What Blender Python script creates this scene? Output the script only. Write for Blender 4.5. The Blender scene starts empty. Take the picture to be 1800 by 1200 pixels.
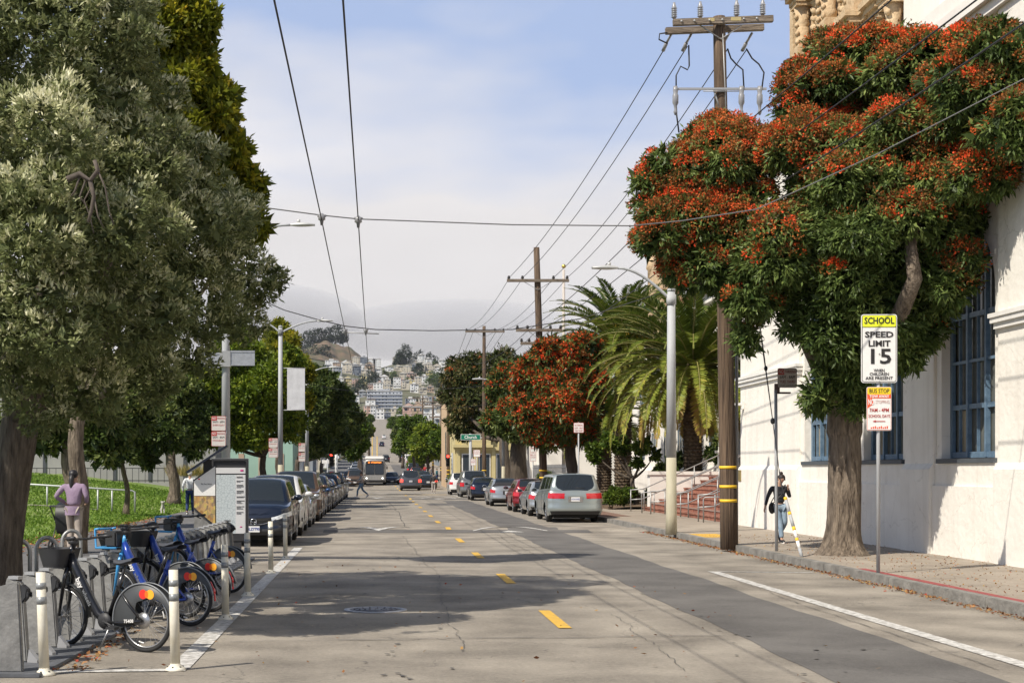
import bpy, bmesh, math, random
import numpy as np
from mathutils import Vector, Matrix
R = math.radians
rnd = random.Random(7)
nr = np.random.default_rng(11)
sc = bpy.context.scene
COL = sc.collection
F, H0 = 2600.0, 1.9            # focal length in photo pixels, eye height in metres
# ---------------------------------------------------------------- camera
cam = bpy.data.objects.new('camera', bpy.data.cameras.new('camera'))
COL.objects.link(cam)
cam.location = (0, 0, H0)
cam.rotation_euler = (R(90), 0, 0)
cam.data.lens = 52.0
cam.data.sensor_width = 36
cam.data.shift_x = 240 / 1800
cam.data.shift_y = 226 / 1800
cam.data.clip_start = 0.1
cam.data.clip_end = 9000
sc.camera = cam
# ---------------------------------------------------------------- light
AZ, EL = R(38), R(48)
sdir = Vector((-math.cos(EL) * math.cos(AZ), -math.cos(EL) * math.sin(AZ), math.sin(EL)))
sl = bpy.data.lights.new('sun', 'SUN')
sl.energy = 5.0
sl.angle = R(0.5)
sl.color = (1, .93, .82)
so = bpy.data.objects.new('sun', sl)
so.rotation_euler = sdir.to_track_quat('Z', 'Y').to_euler()
so.location = (-30, -20, 60)
COL.objects.link(so)
sc.view_settings.view_transform = 'Standard'
sc.view_settings.look = 'None'
sc.view_settings.gamma = 1
sc.view_settings.exposure = 0.22
sc.cycles.max_bounces = 6
sc.cycles.diffuse_bounces = 3
sc.cycles.glossy_bounces = 3
sc.cycles.transmission_bounces = 4
sc.cycles.transparent_max_bounces = 6
sc.cycles.volume_bounces = 0
w = bpy.data.worlds.new('World')
sc.world = w
w.use_nodes = True
nt = w.node_tree
nt.nodes.clear()
N = nt.nodes.new
L_ = nt.links.new
out = N('ShaderNodeOutputWorld')
bg = N('ShaderNodeBackground')
bg.inputs['Strength'].default_value = 0.1
sky = N('ShaderNodeTexSky')
sky.sky_type = 'NISHITA'
sky.sun_disc = False
sky.sun_elevation = EL
sky.sun_rotation = R(-90 - 38)
sky.altitude = 50
tc = N('ShaderNodeTexCoord')
sep = N('ShaderNodeSeparateXYZ')
L_(tc.outputs['Generated'], sep.inputs[0])
mp = N('ShaderNodeMapping')
mp.inputs['Scale'].default_value = (2.2, 2.2, 7.0)
L_(tc.outputs['Generated'], mp.inputs['Vector'])
n1 = N('ShaderNodeTexNoise')
n1.inputs['Scale'].default_value = 1.6
n1.inputs['Detail'].default_value = 4
n1.inputs['Roughness'].default_value = .5
L_(mp.outputs[0], n1.inputs['Vector'])
# cover = z remapped + noise
mr = N('ShaderNodeMapRange')
mr.inputs['From Min'].default_value = .12
mr.inputs['From Max'].default_value = .33
mr.inputs['To Min'].default_value = 1.35
mr.inputs['To Max'].default_value = -.28
L_(sep.outputs['Z'], mr.inputs['Value'])
ad = N('ShaderNodeMath')
ad.operation = 'MULTIPLY_ADD'
L_(n1.outputs['Fac'], ad.inputs[0])
ad.inputs[1].default_value = 3.0
ad.inputs[2].default_value = -1.5
ad2 = N('ShaderNodeMath')
ad2.operation = 'ADD'
ad2.use_clamp = True
L_(mr.outputs[0], ad2.inputs[0])
L_(ad.outputs[0], ad2.inputs[1])
n2 = N('ShaderNodeTexNoise')
n2.inputs['Scale'].default_value = 1.1
n2.inputs['Detail'].default_value = 3
L_(mp.outputs[0], n2.inputs['Vector'])
cr = N('ShaderNodeValToRGB')
cr.color_ramp.elements[0].position = .3
cr.color_ramp.elements[0].color = (.63, .61, .61, 1)
cr.color_ramp.elements[1].position = .7
cr.color_ramp.elements[1].color = (.77, .75, .755, 1)
L_(n2.outputs['Fac'], cr.inputs[0])
sc10 = N('ShaderNodeVectorMath')
sc10.operation = 'SCALE'
sc10.inputs['Scale'].default_value = 10.3
L_(cr.outputs[0], sc10.inputs[0])
skm = N('ShaderNodeMixRGB')
_h = N('ShaderNodeMapRange'); _h.inputs['From Min'].default_value = .34; _h.inputs['From Max'].default_value = .62; _h.inputs['To Min'].default_value = .85; _h.inputs['To Max'].default_value = .0
L_(sep.outputs['Z'], _h.inputs['Value']); L_(_h.outputs[0], skm.inputs[0])
L_(sky.outputs[0], skm.inputs[1])
skm.inputs[2].default_value = (4.0, 5.0, 7.4, 1)
mx = N('ShaderNodeMixRGB')
# the fog bank lies ahead; behind and overhead the sky is clear
_f = N('ShaderNodeMapRange'); _f.inputs['From Min'].default_value = -.35; _f.inputs['From Max'].default_value = .35; _f.inputs['To Min'].default_value = .12
L_(sep.outputs['Y'], _f.inputs['Value'])
_m = N('ShaderNodeMath'); _m.operation = 'MULTIPLY'; L_(ad2.outputs[0], _m.inputs[0]); L_(_f.outputs[0], _m.inputs[1]); L_(_m.outputs[0], mx.inputs[0])
L_(skm.outputs[0], mx.inputs[1])
L_(sc10.outputs[0], mx.inputs[2])
L_(mx.outputs[0], bg.inputs['Color'])
L_(bg.outputs[0], out.inputs['Surface'])

# ---------------------------------------------------------------- helpers
def X(px, Y): return (px - 660) * Y / F          # metres across at depth Y for a photo column
def Z(py, Y): return H0 - (py - 826) * Y / F     # metres up at depth Y for a photo row
def G(py, z=0.0): return F * (H0 - z) / (py - 826)   # depth of a level-ground point

MATS = {}
def mat(name, col, rough=.7, metal=0.0, var=.10, vs=3.0, bump=0.0, bs=30.0, col2=None, spec=.5, emis=0, coat=0, detail=4, stretch=None, alpha=None):
    if name in MATS: return MATS[name]
    m = bpy.data.materials.new(name)
    m.use_nodes = True
    t = m.node_tree
    b = t.nodes['Principled BSDF']
    b.inputs['Roughness'].default_value = rough
    b.inputs['Metallic'].default_value = metal
    b.inputs['Specular IOR Level'].default_value = spec
    if coat: b.inputs['Coat Weight'].default_value = coat; b.inputs['Coat Roughness'].default_value = .05
    c = (*col, 1)
    if var or col2:
        tc = t.nodes.new('ShaderNodeTexCoord')
        src = tc.outputs['Object']
        if stretch:
            mp = t.nodes.new('ShaderNodeMapping'); mp.inputs['Scale'].default_value = stretch
            t.links.new(src, mp.inputs['Vector']); src = mp.outputs[0]
        n = t.nodes.new('ShaderNodeTexNoise')
        n.inputs['Scale'].default_value = vs; n.inputs['Detail'].default_value = detail; n.inputs['Roughness'].default_value = .65
        t.links.new(src, n.inputs['Vector'])
        r = t.nodes.new('ShaderNodeValToRGB')
        lo = tuple(max(0, x * (1 - var)) for x in col); hi = tuple(min(1, x * (1 + var)) for x in col)
        if col2: lo, hi = col, col2
        r.color_ramp.elements[0].position = .35; r.color_ramp.elements[1].position = .65
        r.color_ramp.elements[0].color = (*lo, 1); r.color_ramp.elements[1].color = (*hi, 1)
        t.links.new(n.outputs['Fac'], r.inputs[0]); t.links.new(r.outputs[0], b.inputs['Base Color'])
        if bump:
            n2 = t.nodes.new('ShaderNodeTexNoise'); n2.inputs['Scale'].default_value = bs; n2.inputs['Detail'].default_value = 5
            t.links.new(src, n2.inputs['Vector'])
            bp = t.nodes.new('ShaderNodeBump'); bp.inputs['Strength'].default_value = bump; bp.inputs['Distance'].default_value = .05
            t.links.new(n2.outputs['Fac'], bp.inputs['Height']); t.links.new(bp.outputs[0], b.inputs['Normal'])
    else: b.inputs['Base Color'].default_value = c
    if emis:
        b.inputs['Emission Color'].default_value = c; b.inputs['Emission Strength'].default_value = emis
    MATS[name] = m
    return m

def leafmat(name, stops, rough=.5, trans=.25, spec=.4):
    spec = min(spec, .22); rough = max(rough, .45)
    """leaf colour from the per-leaf attribute 'tint'"""
    if name in MATS: return MATS[name]
    m = bpy.data.materials.new(name); m.use_nodes = True
    t = m.node_tree; b = t.nodes['Principled BSDF']
    a = t.nodes.new('ShaderNodeAttribute'); a.attribute_name = 'tint'
    r = t.nodes.new('ShaderNodeValToRGB')
    e = r.color_ramp.elements
    while len(e) < len(stops): e.new(.5)
    for i, (p, c) in enumerate(stops): e[i].position = p; e[i].color = (*c, 1)
    t.links.new(a.outputs['Fac'], r.inputs[0]); t.links.new(r.outputs[0], b.inputs['Base Color'])
    b.inputs['Roughness'].default_value = rough; b.inputs['Specular IOR Level'].default_value = spec
    tr = t.nodes.new('ShaderNodeBsdfTranslucent'); t.links.new(r.outputs[0], tr.inputs['Color'])
    mx = t.nodes.new('ShaderNodeMixShader'); mx.inputs[0].default_value = trans
    o = t.nodes['Material Output']
    t.links.new(b.outputs[0], mx.inputs[1]); t.links.new(tr.outputs[0], mx.inputs[2]); t.links.new(mx.outputs[0], o.inputs['Surface'])
    MATS[name] = m
    return m

def tag(o, label=None, cat=None, group=None, kind=None):
    if label: o['label'] = label
    if cat: o['category'] = cat
    if group: o['group'] = group
    if kind: o['kind'] = kind
    return o

def empty(name, loc=(0, 0, 0), rz=0, label=None, cat=None, group=None):
    o = bpy.data.objects.new(name, None); o.empty_display_size = .2
    o.location = loc; o.rotation_euler = (0, 0, rz); COL.objects.link(o)
    return tag(o, label, cat, group)

def link(name, me, mats, parent=None, loc=None, rz=0):
    o = bpy.data.objects.new(name, me)
    for m in (mats if isinstance(mats, (list, tuple)) else [mats]):
        me.materials.append(m)
    if loc is not None: o.location = loc
    o.rotation_euler = (0, 0, rz)
    COL.objects.link(o)
    if parent is not None: o.parent = parent
    return o

def kids(o): return [c for c in bpy.data.objects if c.parent == o]
def copy_tree(o, parent=None, loc=None, rz=None, label=None, paint=None):
    c = o.copy(); COL.objects.link(c)
    if parent is not None: c.parent = parent
    if loc is not None: c.location = loc
    if rz is not None: c.rotation_euler = (0, 0, rz)
    if label: c['label'] = label
    if paint and o.type == 'MESH' and o.get('painted'):
        c.material_slots[0].link = 'OBJECT'; c.material_slots[0].material = paint
    for ch in o.children: copy_tree(ch, c, paint=paint)
    return c

class MB:
    def __init__(s): s.v = []; s.f = []; s.mi = []; s.sm = []
    def add(s, vs, fs, mi=0, smooth=False):
        b = len(s.v); s.v.extend([tuple(p) for p in vs])
        for f in fs: s.f.append(tuple(b + i for i in f)); s.mi.append(mi); s.sm.append(smooth)
        return s
    def box(s, x0, y0, z0, x1, y1, z1, mi=0, rot=None, piv=None):
        vs = [(x, y, z) for z in (z0, z1) for y in (y0, y1) for x in (x0, x1)]
        if rot is not None:
            c = Vector(piv if piv else ((x0 + x1) / 2, (y0 + y1) / 2, (z0 + z1) / 2))
            vs = [tuple(rot @ (Vector(p) - c) + c) for p in vs]
        return s.add(vs, [(0, 2, 3, 1), (4, 5, 7, 6), (0, 1, 5, 4), (2, 6, 7, 3), (0, 4, 6, 2), (1, 3, 7, 5)], mi)
    def prism(s, pts, axis, a, b, mi=0):
        """extrude a closed 2D outline (counter-clockwise) along axis from a to b"""
        def P(p, t):
            return (t, p[0], p[1]) if axis == 'x' else (p[0], t, p[1]) if axis == 'y' else (p[0], p[1], t)
        n = len(pts)
        vs = [P(p, a) for p in pts] + [P(p, b) for p in pts]
        fs = [tuple(range(n))[::-1], tuple(range(n, 2 * n))] + [(i, (i + 1) % n, n + (i + 1) % n, n + i) for i in range(n)]
        return s.add(vs, fs, mi)
    def tube(s, path, rad, n=8, mi=0, cap=True, smooth=True):
        path = [Vector(p) for p in path]
        if not hasattr(rad, '__len__'): rad = [rad] * len(path)
        vs = []; ref = None
        for i, p in enumerate(path):
            t = (path[min(i + 1, len(path) - 1)] - path[max(i - 1, 0)]).normalized()
            if ref is None: ref = t.orthogonal().normalized()
            ref = (ref - t * ref.dot(t))
            ref = ref.normalized() if ref.length > 1e-5 else t.orthogonal().normalized()
            q = t.cross(ref)
            for k in range(n):
                a = 2 * math.pi * k / n
                vs.append(p + (ref * math.cos(a) + q * math.sin(a)) * rad[i])
        fs = []
        for i in range(len(path) - 1):
            for k in range(n):
                a = i * n + k; b = i * n + (k + 1) % n
                fs.append((a, b, b + n, a + n))
        if cap: fs.append(tuple(range(n))[::-1]); fs.append(tuple(range((len(path) - 1) * n, len(path) * n)))
        return s.add(vs, fs, mi, smooth)
    def cyl(s, p0, p1, r0, r1=None, n=12, mi=0): return s.tube([p0, p1], [r0, r1 if r1 is not None else r0], n, mi)
    def lathe(s, prof, c=(0, 0, 0), n=16, mi=0, axis='z', smooth=True, cap=True):
        vs = []
        for r, h in prof:
            for k in range(n):
                a = 2 * math.pi * k / n
                x, y = r * math.cos(a), r * math.sin(a)
                p = (x, y, h) if axis == 'z' else (x, h, y) if axis == 'y' else (h, x, y)
                vs.append((p[0] + c[0], p[1] + c[1], p[2] + c[2]))
        fs = []
        for i in range(len(prof) - 1):
            for k in range(n):
                a = i * n + k; b = i * n + (k + 1) % n
                fs.append((a, b, b + n, a + n))
        if cap: fs.append(tuple(range(n))[::-1]); fs.append(tuple(range((len(prof) - 1) * n, len(prof) * n)))
        return s.add(vs, fs, mi, smooth)
    def torus(s, c, R_, r, axis='y', n=32, m=8, mi=0, a0=0, a1=2 * math.pi):
        full = abs(a1 - a0 - 2 * math.pi) < 1e-6
        path = []
        cnt = n if full else n + 1
        for i in range(cnt):
            a = a0 + (a1 - a0) * i / n
            for k in range(m):
                b = 2 * math.pi * k / m
                rr = R_ + r * math.cos(b); h = r * math.sin(b)
                u, v_ = rr * math.cos(a), rr * math.sin(a)
                p = (u, h, v_) if axis == 'y' else (u, v_, h) if axis == 'z' else (h, u, v_)
                path.append((p[0] + c[0], p[1] + c[1], p[2] + c[2]))
        fs = []
        for i in range(n):
            j = (i + 1) % cnt
            for k in range(m):
                k2 = (k + 1) % m
                fs.append((i * m + k, j * m + k, j * m + k2, i * m + k2))
        return s.add(path, fs, mi, True)
    def grid(s, P, mi=0, smooth=True, flip=False):
        """P[i][j] array of points"""
        n, m = len(P), len(P[0])
        vs = [p for row in P for p in row]
        fs = []
        for i in range(n - 1):
            for j in range(m - 1):
                f = (i * m + j, i * m + j + 1, (i + 1) * m + j + 1, (i + 1) * m + j)
                fs.append(f[::-1] if flip else f)
        return s.add(vs, fs, mi, smooth)
    def ell(s, c, r, n=12, m=8, mi=0):
        prof = []
        vs = []; 
        for i in range(m + 1):
            th = math.pi * i / m
            for k in range(n):
                a = 2 * math.pi * k / n
                vs.append((c[0] + r[0] * math.sin(th) * math.cos(a), c[1] + r[1] * math.sin(th) * math.sin(a), c[2] + r[2] * math.cos(th)))
        fs = []
        for i in range(m):
            for k in range(n):
                a = i * n + k; b = i * n + (k + 1) % n
                fs.append((a, a + n, b + n, b))
        return s.add(vs, fs, mi, True)
    def mesh(s, name):
        used = sorted({i for f in s.f for i in f})
        if len(used) < len(s.v):
            mp_ = {a: b for b, a in enumerate(used)}; s.v = [s.v[i] for i in used]; s.f = [tuple(mp_[i] for i in f) for f in s.f]
        me = bpy.data.meshes.new(name)
        me.from_pydata(s.v, [], s.f)
        me.polygons.foreach_set('material_index', s.mi)
        me.polygons.foreach_set('use_smooth', s.sm)
        me.update()
        return me
    def build(s, name, mats, parent=None, loc=None, rz=0, bevel=0):
        me = s.mesh(name)
        if bevel:
            bm = bmesh.new(); bm.from_mesh(me)
            ed = [e for e in bm.edges if len(e.link_faces) == 2 and e.calc_face_angle(0) > .6]
            bmesh.ops.bevel(bm, geom=ed, offset=bevel, segments=2, affect='EDGES', clamp_overlap=True)
            bm.to_mesh(me); bm.free()
        return link(name, me, mats, parent, loc, rz)

def text(s, size, m, parent, loc, rx=90, rz=0, name='lettering', bold=.0, sx=1.0, align='CENTER', ry=0, w=None):
    c = bpy.data.curves.new('t', 'FONT'); c.body = s; c.size = size; c.align_x = align; c.align_y = 'CENTER'
    c.offset = bold; c.resolution_u = 2; c.extrude = .0008
    o = bpy.data.objects.new('t', c); COL.objects.link(o)
    me = bpy.data.meshes.new_from_object(o.evaluated_get(bpy.context.evaluated_depsgraph_get()))
    bpy.data.objects.remove(o); bpy.data.curves.remove(c)
    if w: xs_ = [v.co.x for v in me.vertices]; sx = w / (max(xs_) - min(xs_))
    ob = link(name, me, m, parent, loc)
    ob.rotation_euler = (R(rx), R(ry), R(rz)); ob.scale = (sx, 1, 1)
    return ob

# ---- vegetation -------------------------------------------------
def nrm(a): return a / np.maximum(np.linalg.norm(a, axis=1, keepdims=True), 1e-9)
def leaf_obj(name, pts, dirs, Ls, Ws, tint, m, parent=None, up=None, mi=None, fold=.0):
    n = len(pts)
    d = nrm(dirs)
    ref = nrm(nr.normal(size=(n, 3)) * .7 + (np.array([0, 0, 1.]) if up is None else up))
    side = nrm(np.cross(d, ref)); nor = np.cross(side, d)
    Ls = np.broadcast_to(Ls, (n,))[:, None]; Ws = np.broadcast_to(Ws, (n,))[:, None]
    p0 = pts; p1 = pts + d * Ls * .45 + side * Ws * .5 + nor * Ws * fold; p2 = pts + d * Ls; p3 = pts + d * Ls * .45 - side * Ws * .5 + nor * Ws * fold
    V = np.stack([p0, p1, p2, p3], 1).reshape(-1, 3)
    me = bpy.data.meshes.new(name)
    me.vertices.add(4 * n); me.vertices.foreach_set('co', V.astype(np.float32).ravel())
    me.loops.add(4 * n); me.loops.foreach_set('vertex_index', np.arange(4 * n, dtype=np.int32))
    me.polygons.add(n); me.polygons.foreach_set('loop_start', np.arange(0, 4 * n, 4, dtype=np.int32))
    if mi is not None: me.polygons.foreach_set('material_index', mi.astype(np.int32))
    at = me.attributes.new('tint', 'FLOAT', 'FACE'); at.data.foreach_set('value', np.clip(tint, 0, 1).astype(np.float32))
    me.update(); me.validate()
    return link(name, me, m, parent)

def grow_lobes(lobes, sub, rng, lo=.32, hi=.52):
    out_ = [(x, y, z, rx * .80, ry * .80, rz * .80) for x, y, z, rx, ry, rz in lobes]
    for (x, y, z, rx, ry, rz) in lobes:
        for _ in range(sub):
            u = rng.normal(size=3); u /= np.linalg.norm(u)
            if u[1] > .3 and rng.random() < .6: u[1] *= -1
            k = rng.uniform(lo, hi); mr_ = (rx + ry + rz) / 3 * k
            out_.append((x + u[0] * rx * .83, y + u[1] * ry * .83, z + u[2] * rz * .83, mr_, mr_, mr_ * .8))
    return np.array(out_)

def shell(lobes, n, rng, depth=.22, inside=.86, inner=1.0):
    """points spread over the outside of a union of ellipsoids, with outward directions"""
    c = lobes[:, :3]; r = lobes[:, 3:] * inner
    area = r.prod(1) ** (2 / 3); k = rng.choice(len(lobes), size=int(n * 2.2), p=area / area.sum())
    u = nrm(rng.normal(size=(len(k), 3)))
    t = 1 - depth * rng.random((len(k), 1)) ** 1.5
    p = c[k] + u * r[k] * t
    keep = np.ones(len(k), bool)
    for i in range(len(lobes)):
        q = ((p - c[i]) / r[i]); ins = (q ** 2).sum(1) < inside ** 2
        keep &= ~(ins & (k != i))
    p, u, k = p[keep], nrm(u[keep] / r[k[keep]]), k[keep]
    return p[:n], u[:n], k[:n]

def crown(name, lobes, sub, tips, per, Ln, Wd, m, parent, seed=1, droop=0., spread=.9, tintf=None, inner=9, depth=.22, fold=0., lo=.32, hi=.52, outw=.7):
    rng = np.random.default_rng(seed)
    lb = grow_lobes(lobes, sub, rng, lo, hi)
    p, u, k = shell(lb, tips, rng, depth)
    lob_t = rng.random(len(lb))[k]
    tip_t = rng.random(len(p))
    P = np.repeat(p, per, 0); U = np.repeat(u, per, 0)
    T = np.repeat(.45 * lob_t + .55 * tip_t, per, 0) * .75 + rng.random(len(P)) * .25
    D = nrm(U * outw + rng.normal(size=P.shape) * spread * .6 + np.array([0, 0, -droop]))
    P = P + rng.normal(size=P.shape) * Ln * .35
    L = Ln * rng.uniform(.7, 1.25, len(P)); W = Wd * rng.uniform(.75, 1.2, len(P))
    if tintf is not None: T = tintf(P, U, T)
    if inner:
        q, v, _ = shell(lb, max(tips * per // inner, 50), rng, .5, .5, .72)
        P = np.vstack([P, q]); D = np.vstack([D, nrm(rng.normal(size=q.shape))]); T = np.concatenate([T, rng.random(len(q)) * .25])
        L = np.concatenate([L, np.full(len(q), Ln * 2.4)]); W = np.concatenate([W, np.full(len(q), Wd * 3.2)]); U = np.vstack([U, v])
    o = leaf_obj(name, P, D, L, W, T, m, parent, up=nrm(U + np.array([0, 0, .5])), fold=fold)
    return o, lb, p, u

def limbs(mb, base, lobes, r0, rng, split=None, n=10, wob=.12):
    """tapered trunk to a fork point, then a limb into each lobe"""
    base = Vector(base); split = Vector(split)
    pts = [base + (split - base) * t + Vector((math.sin(t * 5 + base.x) * wob * math.sin(t * math.pi), math.cos(t * 4) * wob * math.sin(t * math.pi), 0)) for t in [i / 8 for i in range(9)]]
    rr = [r0 * (1.45 if i == 0 else 1.15 if i == 1 else 1 - .25 * i / 8) for i in range(9)]
    mb.tube(pts, rr, 14)
    for (x, y, z, rx, ry, rz) in lobes:
        e = Vector((x, y, z)); mid = split + (e - split) * .5 + Vector((rng.uniform(-.2, .2), rng.uniform(-.2, .2), -.15 * (e - split).length))
        q = []
        for i in range(7):
            t = i / 6
            q.append(split * (1 - t) ** 2 + mid * 2 * t * (1 - t) + e * t * t)
        mb.tube(q, [r0 * (.55 - .45 * i / 6) for i in range(7)], 8)

def tree(name, lobes, base, split, r0, sub, tips, per, Ln, Wd, lm, bark, label, cat='tree', group=None, seed=1, **kw):
    t = empty(name, base, 0, label, cat, group)
    b = Vector(base)
    lb = [(x - b.x, y - b.y, z - b.z, rx, ry, rz) for x, y, z, rx, ry, rz in lobes]
    sp = Vector(split) - b
    mb = MB(); limbs(mb, (0, 0, -.1), lb, r0, random.Random(seed), sp)
    mb.build('trunk', bark, t)
    cr_ = crown('crown', lb, sub, tips, per, Ln, Wd, lm, t, seed, **kw)
    return t, cr_
# ---------------------------------------------------------------- terrain profile
PY = [-200, 175, 380, 600, 900, 1200, 1400, 1800, 2200, 2400, 2600, 3000, 4500, 6000]
PZ = [0, 0, 4.8, 14, 28, 42, 51, 101, 155, 168, 160, 100, 50, 40]
_yy = np.arange(-200, 6000, 5.0)
_zz = np.interp(_yy, PY, PZ)
_k = np.ones(13) / 13
_zs = np.convolve(np.pad(_zz, 6, 'edge'), _k, 'valid')
_zs[_yy < 150] = 0
def P(y): return float(np.interp(y, _yy, _zs))
def hill(x, y):
    z = P(y)
    a = min(1, max(0, (y - 1300) / 700))
    z += a * 6 * math.sin(x * .02 + y * .008) + a * 5 * math.sin(x * .043 - y * .011)
    # bare red knob with its scarp falling to the right
    u = (x + 92) / (26 if x > -92 else 62) ; v = (y - 2440) / 130
    d = x + 92
    kn = (44 + 2.5 * math.sin(x * .13) + 1.5 * math.sin(x * .31 + y * .05)) * math.exp(-v * v) * (math.exp(-(d / 75) ** 2) if d < 0 else max(0, 1 - (d / 92) ** 2.4))
    z += kn
    if x < -150: z -= min(40, (-150 - x) * .08) * a
    if x > 150: z -= min(70, (x - 150) * .18) * a
    return z
def road_z(x, y):
    # two speed humps
    z = P(y)
    for c in (46.8, 98.5):
        d = abs(y - c)
        if d < 1.9: z += .09 * (.5 + .5 * math.cos(math.pi * d / 1.9))
    return z

M_asph = mat('asphalt', (.125, .117, .108), .9, var=.14, vs=.55, bump=.5, bs=55, detail=8)
# richer asphalt: aggregate speckle and long wear streaks
def asphalt(name, lo, hi, streak=.25):
    m = bpy.data.materials.new(name); m.use_nodes = True; t = m.node_tree; b = t.nodes['Principled BSDF']
    nn = t.nodes.new; ln = t.links.new
    tc = nn('ShaderNodeTexCoord'); mp = nn('ShaderNodeMapping'); mp.inputs['Scale'].default_value = (1.1, .07, 1); ln(tc.outputs['Object'], mp.inputs[0])
    a = nn('ShaderNodeTexNoise'); a.inputs['Scale'].default_value = 1.0; a.inputs['Detail'].default_value = 5; ln(mp.outputs[0], a.inputs[0])
    c = nn('ShaderNodeTexNoise'); c.inputs['Scale'].default_value = .8; c.inputs['Detail'].default_value = 6; ln(tc.outputs['Object'], c.inputs[0])
    s = nn('ShaderNodeTexNoise'); s.inputs['Scale'].default_value = 16; s.inputs['Detail'].default_value = 8; s.inputs['Roughness'].default_value = 1.0; ln(tc.outputs['Object'], s.inputs[0])
    m1 = nn('ShaderNodeMath'); m1.operation = 'MULTIPLY_ADD'; ln(a.outputs['Fac'], m1.inputs[0]); m1.inputs[1].default_value = streak; ln(c.outputs['Fac'], m1.inputs[2])
    m2 = nn('ShaderNodeMath'); m2.operation = 'MULTIPLY_ADD'; ln(s.outputs['Fac'], m2.inputs[0]); m2.inputs[1].default_value = 1.5; ln(m1.outputs[0], m2.inputs[2])
    r = nn('ShaderNodeMapRange'); r.inputs['From Min'].default_value = .95 + streak * .5; r.inputs['From Max'].default_value = 1.55 + streak * .5; ln(m2.outputs[0], r.inputs[0])
    x = nn('ShaderNodeMixRGB'); ln(r.outputs[0], x.inputs[0]); x.inputs[1].default_value = (*lo, 1); x.inputs[2].default_value = (*hi, 1)
    # thin cracks
    v = nn('ShaderNodeTexVoronoi'); v.feature = 'DISTANCE_TO_EDGE'; v.inputs['Scale'].default_value = .22
    wv = nn('ShaderNodeTexNoise'); wv.inputs['Scale'].default_value = 1.3; wv.inputs['Detail'].default_value = 4; ln(tc.outputs['Object'], wv.inputs[0])
    va = nn('ShaderNodeVectorMath'); va.operation = 'MULTIPLY_ADD'; ln(wv.outputs['Color'], va.inputs[0]); va.inputs[1].default_value = (1.5, 1.5, 0); ln(tc.outputs['Object'], va.inputs[2]); ln(va.outputs[0], v.inputs['Vector'])
    lt = nn('ShaderNodeMath'); lt.operation = 'LESS_THAN'; ln(v.outputs['Distance'], lt.inputs[0]); lt.inputs[1].default_value = .0018
    mm = nn('ShaderNodeMath'); mm.operation = 'MULTIPLY'; ln(lt.outputs[0], mm.inputs[0]); mm.inputs[1].default_value = .35
    y = nn('ShaderNodeMixRGB'); ln(mm.outputs[0], y.inputs[0]); ln(x.outputs[0], y.inputs[1]); y.inputs[2].default_value = (.04, .038, .036, 1)
    ln(y.outputs[0], b.inputs['Base Color']); b.inputs['Roughness'].default_value = .9
    bp = nn('ShaderNodeBump'); bp.inputs['Strength'].default_value = .5; bp.inputs['Distance'].default_value = .02; ln(s.outputs['Fac'], bp.inputs['Height']); ln(bp.outputs[0], b.inputs['Normal'])
    return m
M_road = asphalt('worn_asphalt', (.115, .100, .081), (.37, .328, .268))
M_patch = asphalt('newer_asphalt', (.062, .057, .053), (.165, .155, .142), .1)
M_conc = mat('sidewalk_concrete', (.22, .19, .155), .9, var=.2, vs=.9, bump=.25, bs=40, detail=8, col2=(.33, .285, .23))
M_kerb = mat('kerb_stone', (.20, .19, .17), .9, var=.3, vs=2.5, bump=.5, bs=14, detail=7)
M_white = mat('road_white_paint', (.24, .225, .20), .8, vs=11, col2=(.66, .645, .61), detail=12)
M_yel = mat('road_yellow_paint', (.42, .27, .06), .8, vs=7, col2=(.72, .42, .04), detail=9)
M_red = mat('kerb_red_paint', (.28, .06, .055), .8, var=.25, vs=6)
M_dirt = mat('dry_soil', (.13, .085, .05), .95, var=.35, vs=5, bump=.6, bs=30)
M_grass0 = mat('lawn_soil_green', (.10, .17, .022), .95, var=.3, vs=.5, col2=(.20, .27, .05), detail=8)
M_terr = mat('hillside_ground', (.075, .085, .04), .95, var=.3, vs=.02, col2=(.14, .125, .08), detail=8)

# ground sheet to the horizon
xs = np.unique(np.concatenate([np.linspace(-5000, -500, 10), np.arange(-500, -60, 20), np.arange(-60, 60, 6), np.arange(60, 500, 20), np.linspace(500, 5000, 10)]))
ys = np.unique(np.concatenate([np.arange(-200, 200, 25), np.arange(200, 1300, 25), np.arange(1300, 2900, 16), np.arange(2900, 6000, 150)]))
Pm = []
for y in ys:
    row = []
    for x in xs:
        z = hill(x, y)
        row.append((x, y, z - (.30 if y < 1300 else .30)))
    Pm.append(row)
o = MB().grid(Pm).build('terrain', M_terr); tag(o, kind='structure')
# rocky red knob skin
M_rock = mat('red_rock_slope', (.065, .07, .035), .95, var=.3, vs=.045, col2=(.18, .115, .075), detail=9, bump=.4, bs=.6)
gx = np.linspace(-150, 2, 50); gy = np.linspace(2290, 2470, 40)
Pk = [[(x, y, hill(x, y) + 1.2) for x in gx] for y in gy]
tag(MB().grid(Pk).build('hill', M_rock), kind='structure')

KL, KR, WALL = -4.1, 8.4, 11.7
# road
ry = np.unique(np.concatenate([np.arange(-20, 44, 2.0), np.arange(44, 50, .25), np.arange(50, 96, 2.), np.arange(96, 101, .25), np.arange(101, 400, 4.), np.arange(400, 1500, 10.)]))
Pr = [[(x, y, road_z(x, y)) for x in (KL, -2, 0, 2.2, 4.4, 6.4, KR)] for y in ry]
tag(MB().grid(Pr, smooth=False).build('road', M_road), kind='structure')
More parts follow.
